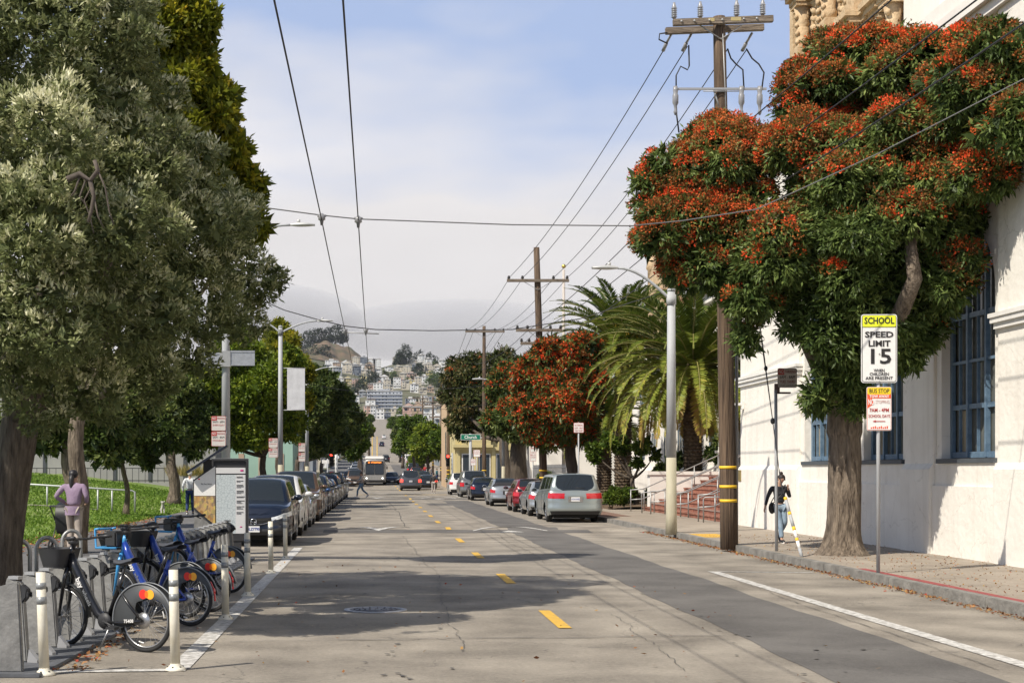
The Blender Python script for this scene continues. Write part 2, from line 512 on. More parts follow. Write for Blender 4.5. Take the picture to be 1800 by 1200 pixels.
# cross street at the signal
cs = MB().grid([[(x, y, P(y) + .0) for x in np.linspace(KR, 90, 12)] for y in (118, 122, 126, 130)])
cs.grid([[(x, y, P(y) + .0) for x in np.linspace(-90, KL, 12)] for y in (118, 122, 126, 130)])
tag(cs.build('side_road', M_road), kind='structure')
def strip(name, x0, x1, y0, y1, m, dz=.004, step=.5, kind='structure'):
    n = max(2, int((y1 - y0) / step) + 1)
    rows = [[(x0(y) if callable(x0) else x0, y, road_z(0, y) + dz), (x1(y) if callable(x1) else x1, y, road_z(0, y) + dz)] for y in np.linspace(y0, y1, n)]
    return rows
wob = lambda c, a: (lambda y: c + a * math.sin(y * .8) + a * .6 * math.sin(y * 2.7 + 1))
pm = MB()
pm.grid(strip('', wob(4.15, .03), wob(5.72, .03), 3, 92, M_patch))
pm.grid(strip('', wob(3.1, .05), wob(5.9, .05), 150, 300, M_patch, step=4))
pm.grid(strip('', wob(2.9, .04), wob(4.15, .04), 80, 84.5, M_patch))
pm.grid(strip('', wob(6.9, .05), wob(8.3, .03), 3, 15.6, M_patch))
tag(pm.build('asphalt_patch', M_patch), kind='structure')
hm = MB()
for c in (46.8, 98.5):
    hm.grid([[(x, y, road_z(0, y) + .006) for x in (-1.6, 6.6)] for y in np.linspace(c - 2.1 + .15, c - .9, 8)])
tag(hm.build('road_hump_patch', M_patch), kind='structure')

# painted marks
mk = MB()
mk.grid(strip('', -1.99, -1.78, 14.15, 36.2, M_white, .008))
mk.grid([[(-4.05, 13.75, .008), (-1.8, 13.98, .008)], [(-4.05, 13.9, .008), (-1.8, 14.14, .008)]])
mk.grid(strip('', 6.22, 6.42, 3, 27.6, M_white, .008))
mk.grid([[(6.22, 27.6, .008), (8.1, 27.35, .008)], [(6.22, 27.72, .008), (8.1, 27.47, .008)]])
mk.grid(strip('', 5.9, 6.02, 101, 117, M_white, .008))
mk.grid([[(-1.8, 112.2, .008), (2.1, 112.2, .008)], [(-1.8, 112.6, .008), (2.1, 112.6, .008)]])
def chevron(cx, c, s):
    # white arrow laid over the hump; s=+1 points away, -1 toward the camera
    for (xa, ya, xb, yb, wd) in ((-1.15, -1.35 * s, 0, 1.0 * s, .55), (1.15, -1.35 * s, 0, 1.0 * s, .55)):
        rows = []
        for i in range(13):
            t = i / 12; x = xa + (xb - xa) * t; y = c + ya * .9 + (yb - ya) * t * .9
            hw = wd * (.25 + .75 * t) * .5
            rows.append([(cx + x - .001, y - hw * 1.1, road_z(0, y - hw * 1.1) + .012 + (.002 if xa > 0 else 0)), (cx + x, y + hw * 1.1, road_z(0, y + hw * 1.1) + .012 + (.002 if xa > 0 else 0))])
        mk.grid(rows, flip=(xa < 0))
for c in (46.8, 98.5):
    chevron(.1, c, -1); chevron(4.15, c, 1)
    mk.grid([[(3.75, c - 1.7, road_z(0, c - 1.7) + .012), (4.55, c - 1.7, road_z(0, c - 1.7) + .012)], [(4.1, c - 1.2, road_z(0, c - 1.2) + .012), (4.2, c - 1.2, road_z(0, c - 1.2) + .012)]])
tag(mk.build('road_marking_white', M_white), kind='structure')
yk = MB()
y = 13.55 - 7.25
while y < 110:
    yk.grid(strip('', 2.2, 2.36, y + 4.4, y + 4.4 + 2.25 - (.0), M_yel, .009, .4)); y += 7.05
for yy in (113.5, 115.0): yk.grid(strip('', -1.5, 5.5, yy, yy + .4, M_yel, .009, .4))
for i in range(9): yk.grid(strip('', 2.2, 2.33, 135 + i * 14, 141 + i * 14, M_yel, .01, 2))
tag(yk.build('road_marking_yellow', M_yel), kind='structure')

# tar-sealed cracks, trench cuts and dark drips
tk = MB(); rt = random.Random(17)
def seal(x0, y0, x1, y1, w_=.022, k=30, a=.07):
    rows = []; dx, dy = x1 - x0, y1 - y0; l = math.hypot(dx, dy); nx, ny = -dy / l, dx / l; o_ = 0
    for i in range(k + 1):
        t = i / k; o_ += rt.uniform(-a, a) * .5; o_ *= .93; ww = w_ * rt.uniform(.15, .8)
        cx, cy = x0 + dx * t + nx * o_, y0 + dy * t + ny * o_
        rows.append([(cx - nx * ww, cy - ny * ww, road_z(0, cy) + .0125), (cx + nx * ww, cy + ny * ww, road_z(0, cy) + .0125)])
    tk.grid(rows)
seal(-1.6, 16.3, 4.0, 17.0); seal(.9, 15.5, 1.1, 26, .008, 70); seal(2.9, 14, 3.1, 19.5, .007, 50); seal(-1.5, 22.6, 3.2, 22.2, .016); seal(1.1, 26, .7, 43, .010, 60); seal(3.4, 30, 3.6, 44, .010, 50); seal(-1.7, 31, 2, 31.6, .014)
seal(6.9, 16, 8.2, 17.2, .014); seal(5.9, 14, 6.1, 25, .012, 50, .05); seal(-1.2, 56, 3.8, 56.5, .03); seal(-1.5, 68, 5.8, 67.5, .03); seal(1.0, 50, .9, 90, .02, 80)
tag(tk.build('road_crack_sealant', mat('tar_sealant', (.06, .056, .052), .8, vs=6, col2=(.13, .12, .108), detail=8)), kind='structure')
dk = MB()
for i in range(150):
    cx = rt.choice((.15, .15, 4.3)) + rt.gauss(0, .35); cy = 12 + 60 * rt.random() ** 1.5; rr_ = rt.uniform(.008, .035)
    k = 9; ph = rt.random() * 6; pts = [(cx + rr_ * (1 + .35 * math.sin(3 * a + ph)) * math.cos(a), cy + 1.4 * rr_ * (1 + .3 * math.cos(2 * a + ph)) * math.sin(a), road_z(0, cy) + .0137 + .00001 * i) for a in [2 * math.pi * q / k for q in range(k)]]
    dk.add(pts, [tuple(range(k))])
tag(dk.build('road_oil_spots', mat('oil_spot', (.085, .078, .07), .8, var=.2)), kind='structure')

# pavements (top .15) with kerb faces
SW = .15
def pave(name, x0, x1, y0, y1, m, step=2.0):
    mb = MB()
    n = max(2, int((y1 - y0) / step) + 1); yy = np.linspace(y0, y1, n)
    top = [[(x, y, P(y) + SW) for x in np.linspace(x0, x1, 3)] for y in yy]
    mb.grid(top, smooth=False)
    return tag(mb.build(name, m), kind='structure')
# scored concrete with joints every 0.9 m
def slabmat(name, lo, hi, sx=1.2, sy=1.2):
    m = bpy.data.materials.new(name); m.use_nodes = True; t = m.node_tree; b = t.nodes['Principled BSDF']; nn = t.nodes.new; ln = t.links.new
    tc = nn('ShaderNodeTexCoord')
    n = nn('ShaderNodeTexNoise'); n.inputs['Scale'].default_value = 1.1; n.inputs['Detail'].default_value = 8; n.inputs['Roughness'].default_value = .7; ln(tc.outputs['Object'], n.inputs[0])
    s = nn('ShaderNodeTexNoise'); s.inputs['Scale'].default_value = 30; s.inputs['Detail'].default_value = 3; ln(tc.outputs['Object'], s.inputs[0])
    a = nn('ShaderNodeMath'); a.operation = 'MULTIPLY_ADD'; ln(s.outputs[0], a.inputs[0]); a.inputs[1].default_value = .6; ln(n.outputs[0], a.inputs[2])
    r = nn('ShaderNodeMapRange'); r.inputs['From Min'].default_value = .55; r.inputs['From Max'].default_value = 1.05; ln(a.outputs[0], r.inputs[0])
    x = nn('ShaderNodeMixRGB'); ln(r.outputs[0], x.inputs[0]); x.inputs[1].default_value = (*lo, 1); x.inputs[2].default_value = (*hi, 1)
    br = nn('ShaderNodeTexBrick'); br.offset = 0; br.inputs['Scale'].default_value = 1; br.inputs['Mortar Size'].default_value = .008
    br.inputs['Brick Width'].default_value = sx; br.inputs['Row Height'].default_value = sy; br.inputs['Color1'].default_value = (1, 1, 1, 1); br.inputs['Color2'].default_value = (.86, .86, .86, 1); br.inputs['Mortar'].default_value = (.45, .45, .45, 1)
    ln(tc.outputs['Object'], br.inputs[0])
    mu = nn('ShaderNodeMixRGB'); mu.blend_type = 'MULTIPLY'; mu.inputs[0].default_value = 1; ln(x.outputs[0], mu.inputs[1]); ln(br.outputs['Color'], mu.inputs[2])
    ln(mu.outputs[0], b.inputs['Base Color']); b.inputs['Roughness'].default_value = .92
    bp = nn('ShaderNodeBump'); bp.inputs['Strength'].default_value = .25; bp.inputs['Distance'].default_value = .02; ln(s.outputs[0], bp.inputs['Height']); ln(bp.outputs[0], b.inputs['Normal'])
    return m
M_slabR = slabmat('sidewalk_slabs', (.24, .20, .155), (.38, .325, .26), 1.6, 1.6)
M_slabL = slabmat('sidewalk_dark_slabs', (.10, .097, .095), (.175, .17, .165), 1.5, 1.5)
M_brickpave = slabmat('sidewalk_brick_band', (.16, .09, .065), (.26, .16, .115), .22, .11)
pave('pavement_right', KR + .16, 16.5, -20, 118, M_slabR)
pave('pavement_right_far', KR + .16, 12, 130, 1300, M_slabR, 10)
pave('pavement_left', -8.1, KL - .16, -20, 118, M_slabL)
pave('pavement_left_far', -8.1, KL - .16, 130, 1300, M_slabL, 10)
def kerb(name, x0, x1, y0, y1, m, seg=1.8, jit=.008):
    mb = MB(); y = y0; r = random.Random(int(x0 * 100))
    while y < y1:
        e = min(y + seg * r.uniform(.7, 1.3), y1); j = r.uniform(-jit, jit); z0 = P(y); z1 = P(e); h = SW + .006 + r.uniform(-.006, .004)
        xa, xb = x0 + j, x1 + j
        vs = [(xa, y, z0 - .1), (xb, y, z0 - .1), (xb, e - .012, z1 - .1), (xa, e - .012, z1 - .1), (xa, y, z0 + h), (xb, y, z0 + h), (xb, e - .012, z1 + h), (xa, e - .012, z1 + h)]
        mb.add(vs, [(0, 3, 2, 1), (4, 5, 6, 7), (0, 1, 5, 4), (1, 2, 6, 5), (2, 3, 7, 6), (3, 0, 4, 7)])
        y = e
    return tag(mb.build(name, m, bevel=.012 if y1 < 60 else 0), kind='structure')
kerb('kerb_right', KR, KR + .16, -20, 55, M_kerb)
kerb('kerb_right_mid', KR, KR + .16, 55, 118, M_kerb, 3)
kerb('kerb_left', KL - .16, KL, -20, 55, M_kerb)
kerb('kerb_left_mid', KL - .16, KL, 55, 118, M_kerb, 3)
kerb('kerb_right_far', KR, KR + .16, 130, 700, M_kerb, 12)
kerb('kerb_left_far', KL - .16, KL, 130, 700, M_kerb, 12)
rk = MB(); rk.box(KR + .163, 3, SW - .05, KR + .31, 26.3, SW + .006)
tag(rk.build('kerb_red_stripe', M_red), kind='structure')
yp = MB(); yp.box(KR + .22, 38.6, SW - .05, KR + .95, 40.6, SW + .008)
for i in range(9):
    for j in range(7): yp.box(KR + .27 + i * .075, 38.7 + j * .27, SW + .008, KR + .29 + i * .075, 38.75 + j * .27, SW + .014)
tag(yp.build('pavement_tactile_pad', M_yel), kind='structure')
# red brick edging on the pavement near the palms and leaf-stained soil bed
tag(MB().grid([[(8.6, y, SW + .005), (9.7, y, SW + .005)] for y in (56, 66, 76, 88)], smooth=False).build('pavement_brick_band', M_brickpave), kind='structure')

# lawn on the left, rising to the far building
def lawn_z(x, y):
    a = min(1, max(0, (-8.1 - x) / 12)); b = min(1, max(0, (y - 30) / 62))
    return P(y) * (1 if y > 100 else 0) + .13 + a * (.25 + 1.25 * b * b * (3 - 2 * b)) + .03 * math.sin(x * 1.1 + y * .7)
lx = np.concatenate([np.linspace(-8.1, -22, 22), np.linspace(-24, -70, 12)])
ly = np.linspace(2, 97, 60)
tag(MB().grid([[(x, y, lawn_z(x, y)) for x in lx] for y in ly]).build('lawn', M_grass0), kind='structure')
# grass blades
n = 90000
gxp = -8.15 - nr.random(n) ** 1.3 * 20; gyp = 22 + nr.random(n) ** 1.1 * 68
ok = (gxp > -.262 * gyp - 2.0)
gxp, gyp = gxp[ok], gyp[ok]
gz = np.array([lawn_z(a, b) for a, b in zip(gxp, gyp)])
gd = nr.normal(size=(len(gxp), 3)) * .45 + np.array([0, 0, 1.])
M_blade = leafmat('grass_blade', [(0, (.045, .095, .010)), (.5, (.12, .21, .025)), (.85, (.24, .34, .06)), (1, (.45, .45, .25))], .6, .35)
mn = np.sin(gxp * .9) * np.cos(gyp * .35) * .25
g = leaf_obj('grass', np.stack([gxp, gyp, gz - .01], 1), gd, .05 * nr.uniform(.6, 1.4, len(gxp)) * (1 + gyp / 60), .020 * (1 + gyp / 25), nr.random(len(gxp)) * .6 + .28 + mn * .5, M_blade)
tag(g, 'bright green lawn grass rising from the left pavement', 'grass', kind='stuff')

# fallen leaves
M_litter = leafmat('dry_leaf', [(0, (.12, .045, .02)), (.4, (.24, .11, .04)), (.75, (.36, .24, .09)), (1, (.33, .05, .03))], .8, .1)
def litter(name, n, xf, yf, zf, label, L=.07):
    x = xf(n); y_ = yf(n); z = np.array([zf(a, b) for a, b in zip(x, y_)])
    d = nr.normal(size=(n, 3)) * np.array([1, 1, .25])
    o = leaf_obj(name, np.stack([x, y_, z + .006 + nr.random(n) * .012], 1), d, L * nr.uniform(.5, 1.3, n), L * .6 * nr.uniform(.6, 1.2, n), nr.random(n), M_litter, up=np.tile(np.array([0, 0, 1.5]), (n, 1)))
    return tag(o, label, 'fallen leaves', kind='stuff')
litter('fallen_leaves', 2600, lambda n: 8.36 - np.abs(nr.normal(size=n)) * .11, lambda n: 9 + nr.random(n) * 38, lambda a, b: .004, 'dry orange leaves gathered in the right gutter under the red flowering tree', .06)
litter('fallen_leaves', 1800, lambda n: 8.7 + nr.random(n) * 3.0, lambda n: 14 + nr.random(n) ** 1.4 * 26, lambda a, b: SW, 'scattered brown leaf bits on the right pavement by the white wall', .045)
litter('fallen_leaves', 240, lambda n: -2.75 - np.abs(nr.normal(size=n)) * .3, lambda n: 14.0 + nr.random(n) ** 1.6 * 4, lambda a, b: .0, 'dry orange leaves beside the bike dock plate', .06)
litter('fallen_leaves', 1300, lambda n: -8.0 + nr.normal(size=n) * .4, lambda n: 24 + nr.random(n) * 30, lambda a, b: .17, 'brown leaves along the edge of the lawn', .1)
litter('fallen_leaves', 160, lambda n: -3 + nr.random(n) * 8, lambda n: 11 + nr.random(n) * 20, lambda a, b: .006, 'a few loose leaves blown across the roadway', .06)

# manhole cover
M_iron = mat('cast_iron', (.13, .13, .14), .55, .6, var=.25, vs=20, bump=.3)
M_ironlt = mat('worn_iron_ring', (.36, .36, .38), .5, .5, var=.2, vs=20)
mh = empty('manhole_cover', (0.0, 20.1, 0), 0, 'round cast iron manhole cover set in the left lane', 'manhole cover')
m_ = MB(); m_.lathe([(.43, .002), (.43, .012), (.355, .014), (.355, .002)], n=40)
m_.build('rim', M_ironlt, mh)
m_ = MB(); m_.lathe([(.345, .002), (.345, .011), (.0, .011)], n=40)
for rr in (.08, .15, .22, .29):
    k = int(rr * 60)
    for i in range(k):
        a = 2 * math.pi * i / k; m_.box(rr * math.cos(a) - .012, rr * math.sin(a) - .012, .011, rr * math.cos(a) + .012, rr * math.sin(a) + .012, .018)
m_.build('lid', M_iron, mh)
# ================================================================ school building (right)
M_stucco = mat('cream_stucco', (.73, .69, .62), .9, var=.06, vs=.7, bump=.3, bs=7, col2=(.82, .785, .715), detail=8)
def add_streaks(m, amt=.16):
    # rain streaks and hairline cracks in the paint
    t = m.node_tree; b = t.nodes['Principled BSDF']; nn = t.nodes.new; ln = t.links.new
    src = b.inputs['Base Color'].links[0].from_socket
    tc = nn('ShaderNodeTexCoord'); mp = nn('ShaderNodeMapping'); mp.inputs['Scale'].default_value = (2.2, 2.2, .12); ln(tc.outputs['Object'], mp.inputs[0])
    n = nn('ShaderNodeTexNoise'); n.inputs['Scale'].default_value = 1.6; n.inputs['Detail'].default_value = 7; ln(mp.outputs[0], n.inputs[0])
    r = nn('ShaderNodeMapRange'); r.inputs['From Min'].default_value = .52; r.inputs['From Max'].default_value = .75; r.inputs['To Max'].default_value = amt; ln(n.outputs[0], r.inputs[0])
    v = nn('ShaderNodeTexVoronoi'); v.feature = 'DISTANCE_TO_EDGE'; v.inputs['Scale'].default_value = .45
    w_ = nn('ShaderNodeTexNoise'); w_.inputs['Scale'].default_value = 1.6; w_.inputs['Detail'].default_value = 6; ln(tc.outputs['Object'], w_.inputs[0])
    va = nn('ShaderNodeVectorMath'); va.operation = 'MULTIPLY_ADD'; ln(w_.outputs['Color'], va.inputs[0]); va.inputs[1].default_value = (.9, .9, .9); ln(tc.outputs['Object'], va.inputs[2]); ln(va.outputs[0], v.inputs['Vector'])
    lt = nn('ShaderNodeMath'); lt.operation = 'LESS_THAN'; ln(v.outputs['Distance'], lt.inputs[0]); lt.inputs[1].default_value = .004
    l2 = nn('ShaderNodeMath'); l2.operation = 'MULTIPLY_ADD'; ln(lt.outputs[0], l2.inputs[0]); l2.inputs[1].default_value = .22; ln(r.outputs[0], l2.inputs[2])
    x = nn('ShaderNodeMixRGB'); ln(l2.outputs[0], x.inputs[0]); ln(src, x.inputs[1]); x.inputs[2].default_value = (.30, .26, .20, 1); ln(x.outputs[0], b.inputs['Base Color'])
add_streaks(M_stucco)
M_stucco2 = mat('pale_stucco', (.70, .67, .61), .9, var=.05, vs=.5, bump=.1, bs=9, col2=(.78, .75, .69))
M_tan = mat('carved_tan_stone', (.44, .31, .18), .9, var=.3, vs=3, bump=.7, bs=9, col2=(.60, .45, .28), detail=8)
M_tan2 = mat('carved_stone_recess', (.30, .20, .11), .95, var=.3, vs=3, bump=.8, bs=12)
M_blue = mat('blue_window_paint', (.085, .145, .215), .5, var=.12, vs=6, col2=(.135, .21, .29))
M_wglass = mat('dusty_window_glass', (.085, .09, .082), .22, var=.3, vs=.7, spec=.5, col2=(.15, .155, .14))
M_wglass2 = mat('blind_behind_glass', (.36, .30, .20), .3, var=.1, vs=1)
M_white_trim = mat('white_trim', (.72, .70, .66), .8, var=.06, vs=3)
M_darkwood = mat('dark_sill', (.07, .08, .09), .6)
school = empty('school_wing', (WALL, 0, 0), 0, 'cream stucco school wing with tall arched blue windows along the right pavement', 'building')
T = .40   # wall thickness
centres = [19.6, 24.5, 29.4, 34.3, 39.2]
HW, SILL, SPR, TOPZ = 1.33, 2.16, 5.35, 11.0
wb = MB()
# plinth below the water table, slightly proud, with recessed sill bays
edges = [-8.0]
for c in centres: edges += [c - HW - .28, c + HW + .28]
edges += [47.4]
for i in range(0, len(edges), 2):
    wb.box(-.10, edges[i], .0, T, edges[i + 1], 1.92)                 # plinth pier
    wb.prism([(-.10, 1.92), (0, 2.04), (T, 2.04), (T, 1.92)], 'y', edges[i], edges[i + 1])
    wb.box(0, edges[i], 2.04, T, edges[i + 1], TOPZ)                   # pier
for c in centres:
    a, b = c - HW - .28, c + HW + .28
    wb.box(-.04, a, .0, T, b, 1.58)
    wb.box(.02, a, 1.58, T, b, SILL - .12)
    # jamb strips and arch spandrel, set back 6 cm behind the pier face
    J = .06
    for s in (-1, 1):
        wb.box(J, c + s * (HW + .14) - .14, SILL - .12, T, c + s * (HW + .14) + .14, SPR)
    half = [(c + HW * math.cos(t), SPR + HW * math.sin(t)) for t in np.linspace(0, math.pi, 25)]
    for i in range(24):
        (ya, za), (yb, zb) = half[i], half[i + 1]
        wb.add([(J, ya, za), (J, yb, zb), (J, yb, TOPZ), (J, ya, TOPZ), (T, ya, za), (T, yb, zb), (T, yb, TOPZ), (T, ya, TOPZ)],
               [(0, 3, 2, 1), (0, 1, 5, 4), (2, 3, 7, 6)])
    for s in (-1, 1):
        wb.box(J, min(c + s * HW, c + s * (HW + .28)), SPR, T, max(c + s * HW, c + s * (HW + .28)), TOPZ)
wb.box(T, -8, 0, 20, 47.4, 10.9)          # mass behind
wb.build('wall', M_stucco, school)
tr = MB()
tr.box(-.10, -8, 10.55, .5, 47.45, 10.75); tr.box(-.22, -8, 10.75, .6, 47.55, 11.05); tr.box(-.05, -8, 11.05, .5, 47.4, 11.5)
tr.build('cornice', M_stucco2, school)
for i in range(0, len(edges), 2):
    a, b = edges[i], edges[i + 1]; tr = MB()
    tr.box(-.07, a - .05, 4.55, .09, b + .05, 4.66); tr.box(-.12, a - .1, 4.66, .10, b + .1, 4.76); tr.box(-.15, a - .13, 4.76, .11, b + .13, 4.84)
    tr.build('impost_moulding', M_white_trim, school)
for c in centres:
    fr = MB(); xo, xi = .24, .31
    # outer frame: jambs + arch
    for s in (-1, 1): fr.box(xo, c + s * HW - .06 * (s + 1) - .0 + (0 if s > 0 else 0), SILL - .02, xi, c + s * HW - .06 * (s - 1) - .0, SPR)
    for i in range(20):
        t0, t1 = math.pi * i / 20, math.pi * (i + 1) / 20
        q = [(c + r_ * math.cos(t), SPR + r_ * math.sin(t)) for r_, t in ((HW - .10, t0), (HW + .01, t0), (HW + .01, t1), (HW - .10, t1))]
        fr.prism(q, 'x', xo, xi)
    # wide left (far) light, double near light: thick mullions at 1/3 and 2/3, thin bars between
    def ztop(y): return SPR + math.sqrt(max(0, (HW - .05) ** 2 - (y - c) ** 2))
    for dy, wd in ((-.95, .035), (-.48, .08), (.42, .08), (-.02, .025), (.88, .03)):
        fr.box(xo - .02 if wd > .05 else xo + .01, c + dy - wd / 2, SILL, xi, c + dy + wd / 2, ztop(c + dy))
    for zz, wd in ((SILL + .05, .12), (SILL + 1.02, .10), (SILL + 1.93, .06), (SILL + 2.85, .10), (SILL + 3.75, .06)):
        hw = math.sqrt(max(.01, HW ** 2 - max(0, zz - SPR) ** 2)) - .05
        fr.box(xo + .006, c - hw, zz - wd / 2, xi - .004, c + hw, zz + wd / 2)
    f = fr.build('window', M_blue, school)
    gl = MB()
    pts = [(c + (HW - .02) * math.cos(t), SPR + (HW - .02) * math.sin(t)) for t in np.linspace(0, math.pi, 25)] + [(c - HW + .02, SILL), (c + HW - .02, SILL)]
    gl.prism(pts[::1], 'x', .335, .345)
    gl.build('glass', M_wglass, f)
    gb = MB(); gb.box(.325, c + .46, SILL + .12, .333, c + .98, SILL + .95); gb.build('window_blind', M_wglass2, f)
    sb = MB(); sb.box(-.02, c - HW - .1, SILL - .12, .34, c + HW + .1, SILL - .025); sb.build('sill', M_darkwood, f)
# camera and brass plate at the corner
cc = empty('security_camera', (11.62, 47.0, 3.85), 0, 'white dome security camera on the far corner of the cream wing', 'camera')
m_ = MB(); m_.box(-.42, -.05, .1, .06, .05, .18); m_.box(.0, -.09, -.02, .08, .09, .24); m_.build('bracket', M_white_trim, cc, bevel=.01)
m_ = MB(); m_.lathe([(.02, .12), (.14, .1), (.15, -.05), (.12, -.06)], c=(-.42, 0, 0)); m_.build('housing', M_white_trim, cc)
m_ = MB(); m_.ell((-.42, 0, -.06), (.11, .11, .12)); m_.build('dome', mat('dark_dome', (.02, .02, .022), .15, var=0), cc)
bp_ = MB(); bp_.box(11.575, 46.9, 1.55, 11.597, 47.25, 1.9); tag(bp_.build('wall_plaque', mat('brass', (.45, .35, .15), .4, .7), bevel=.005), 'small brass plaque on the cream wall beside the steps', 'plaque')

# ---- main block behind with carved frontispiece
FX = 17.0
mb_ = empty('school_main_block', (FX, 0, 0), 0, 'tall pale school block with carved tan stone frontispiece above the red flowering tree', 'building')
m_ = MB(); m_.box(.2, 16, 0, 14, 47.6, 31); m_.box(.9, 47.6, 0, 14, 60.3, 31); m_.box(0, 44.6, 11, .3, 47.6, 31)
m_.build('wall', M_stucco2, mb_)
fp = MB(); rr = random.Random(3)
y0, y1 = 47.6, 60.0
fp.box(.2, y0, 0, .95, y1, 31)
bays = np.linspace(y0 + .2, y1 - .2, 8)
for lvl, (za, zb) in enumerate(((0, 6.2), (6.2, 12.4), (12.4, 17.8), (17.8, 20.9), (20.9, 26.5), (26.5, 31))):
    for i, yb in enumerate(bays[:-1]):
        pw = .62; proud = -.42 if i % 2 == 0 else -.12
        # column on pedestal with capital
        fp.box(proud, yb, za, .3, yb + pw + .25, za + .7)
        fp.box(proud + .06, yb + .06, za + .7, .3, yb + pw + .19, za + .85)
        fp.lathe([(.27, za + .85), (.30, za + 1.1), (.23, za + 1.3), (.25, (za + zb) / 2), (.20, zb - 1.5), (.28, zb - 1.4), (.22, zb - 1.25), (.36, zb - .75)], c=(proud + .32, yb + pw / 2 + .12, 0), n=10)
        fp.box(proud - .04, yb, zb - .75, .3, yb + pw + .25, zb - .6)
        # scrolls and leaf carving between the columns
        yc = yb + pw + .25 + .38
        for k in range(int((zb - za) / .34)):
            zc = za + .3 + k * .34
            fp.ell((.16, yc + rr.uniform(-.1, .1), zc), (.16, rr.uniform(.14, .26), rr.uniform(.12, .2)), 6, 4)
            fp.ell((.12, yc + rr.uniform(-.42, -.25), zc + .1), (.12, .1, .12), 5, 3); fp.ell((.12, yc + rr.uniform(.25, .42), zc + .1), (.12, .1, .12), 5, 3)
            fp.ell((proud + .08, yb + .35 + rr.uniform(-.08, .08), zc), (.10, .16, .12), 5, 3)
    # stepped cornice following the columns
    for i, yb in enumerate(bays[:-1]):
        pw = bays[1] - bays[0]; d = .42 if i % 2 == 0 else .12
        fp.box(-d - .08, yb - .05, zb - .6, .3, yb + .95, zb - .42); fp.box(-d - .22, yb - .12, zb - .42, .3, yb + 1.02, zb - .22); fp.box(-d - .38, yb - .2, zb - .22, .3, yb + 1.1, zb - .0)
        fp.box(-.14, yb + .95, zb - .6, .3, yb + pw, zb - .42); fp.box(-.24, yb + .95, zb - .42, .3, yb + pw - .1, zb - .22); fp.box(-.36, yb + 1.1, zb - .22, .3, yb + pw - .2, zb - .0)
    # finial urn on the far edge
    fp.lathe([(.3, zb), (.42, zb + .25), (.2, zb + .5), (.36, zb + .9), (.30, zb + 1.2), (.12, zb + 1.5), (.02, zb + 2.1)], c=(.25, y1 + .25, 0), n=10)
fp.box(-.1, y1 - .1, 0, .95, y1 + .35, 31)
fp.build('carved_frontispiece', M_tan, mb_)
# ---- far wing behind the palms
fw = empty('school_entrance_wing', (FX, 0, 0), 0, 'lower pale school wing behind the palm trees with a small carved gable', 'building')
m_ = MB(); m_.box(.3, 60.4, 0, 14, 100, 11.0); m_.box(.0, 60.4, 0, .3, 100, 1.9); m_.box(-.15, 60.4, 10.4, .3, 100, 10.9)
m_.build('wall', M_stucco, fw)
m_ = MB(); m_.prism([(60.4, 10.9), (100, 10.9), (100, 11.2), (60.4, 11.2)], 'x', -.4, 14.2); m_.build('roof_edge', mat('clay_tile', (.35, .15, .09), .9, var=.3, vs=8), fw)
m_ = MB(); g0 = 86
m_.box(-.3, g0, 9, .9, g0 + 5.6, 12.4); m_.box(-.45, g0 - .2, 12.4, 1, g0 + 5.8, 12.8)
m_.prism([(g0 + .4, 12.8), (g0 + 5.2, 12.8), (g0 + 4.6, 13.6), (g0 + 3.6, 14.1), (g0 + 2.8, 14.3), (g0 + 2, 14.1), (g0 + 1, 13.6)], 'x', -.25, .8)
for yy in (g0 + .3, g0 + 2.8, g0 + 5.3): m_.lathe([(.3, 12.8), (.3, 14.2), (.4, 14.3), (.3, 14.9), (.05, 15.4)], c=(.1, yy, 0), n=8)
m_.build('carved_gable', M_tan, fw)
for i in range(9):
    yy = 63 + i * 4
    for (za, zb) in ((2.6, 4.2), (6.2, 8.6)):
        m_ = MB(); m_.box(.26, yy, za, .32, yy + 1.5, za + .08); m_.box(.26, yy, zb - .08, .32, yy + 1.5, zb); m_.box(.26, yy, za + .08, .32, yy + .08, zb - .08); m_.box(.26, yy + 1.42, za + .08, .32, yy + 1.5, zb - .08); m_.box(.262, yy + .7, za + .08, .318, yy + .78, zb - .08)
        f = m_.build('window', M_blue, fw)
        MB().box(.285, yy + .04, za + .04, .298, yy + 1.46, zb - .04).build('glass', M_wglass, f)
# ---- west wing, white with pilasters, beyond the big trees
ww = empty('school_west_wing', (11.9, 0, 0), 0, 'white pilastered school wing seen behind the far bottlebrush trunks', 'building')
m_ = MB(); m_.box(.2, 104, 0, 14, 116.5, 8.2)
for i in range(7): m_.box(0, 104 + i * 2.0, 0, .2, 104.55 + i * 2.0, 7.4)
m_.box(-.15, 104, 7.4, .3, 116.7, 8.0); m_.box(-.05, 104, 0, .2, 116.5, 1.2)
m_.build('wall', M_stucco2, ww)
for i in range(6):
    m_ = MB(); m_.box(.17, 104.75 + i * 2, 1.8, .21, 105.75 + i * 2, 5.8); m_.build('window', mat('grey_window', (.2, .22, .25), .3), ww)

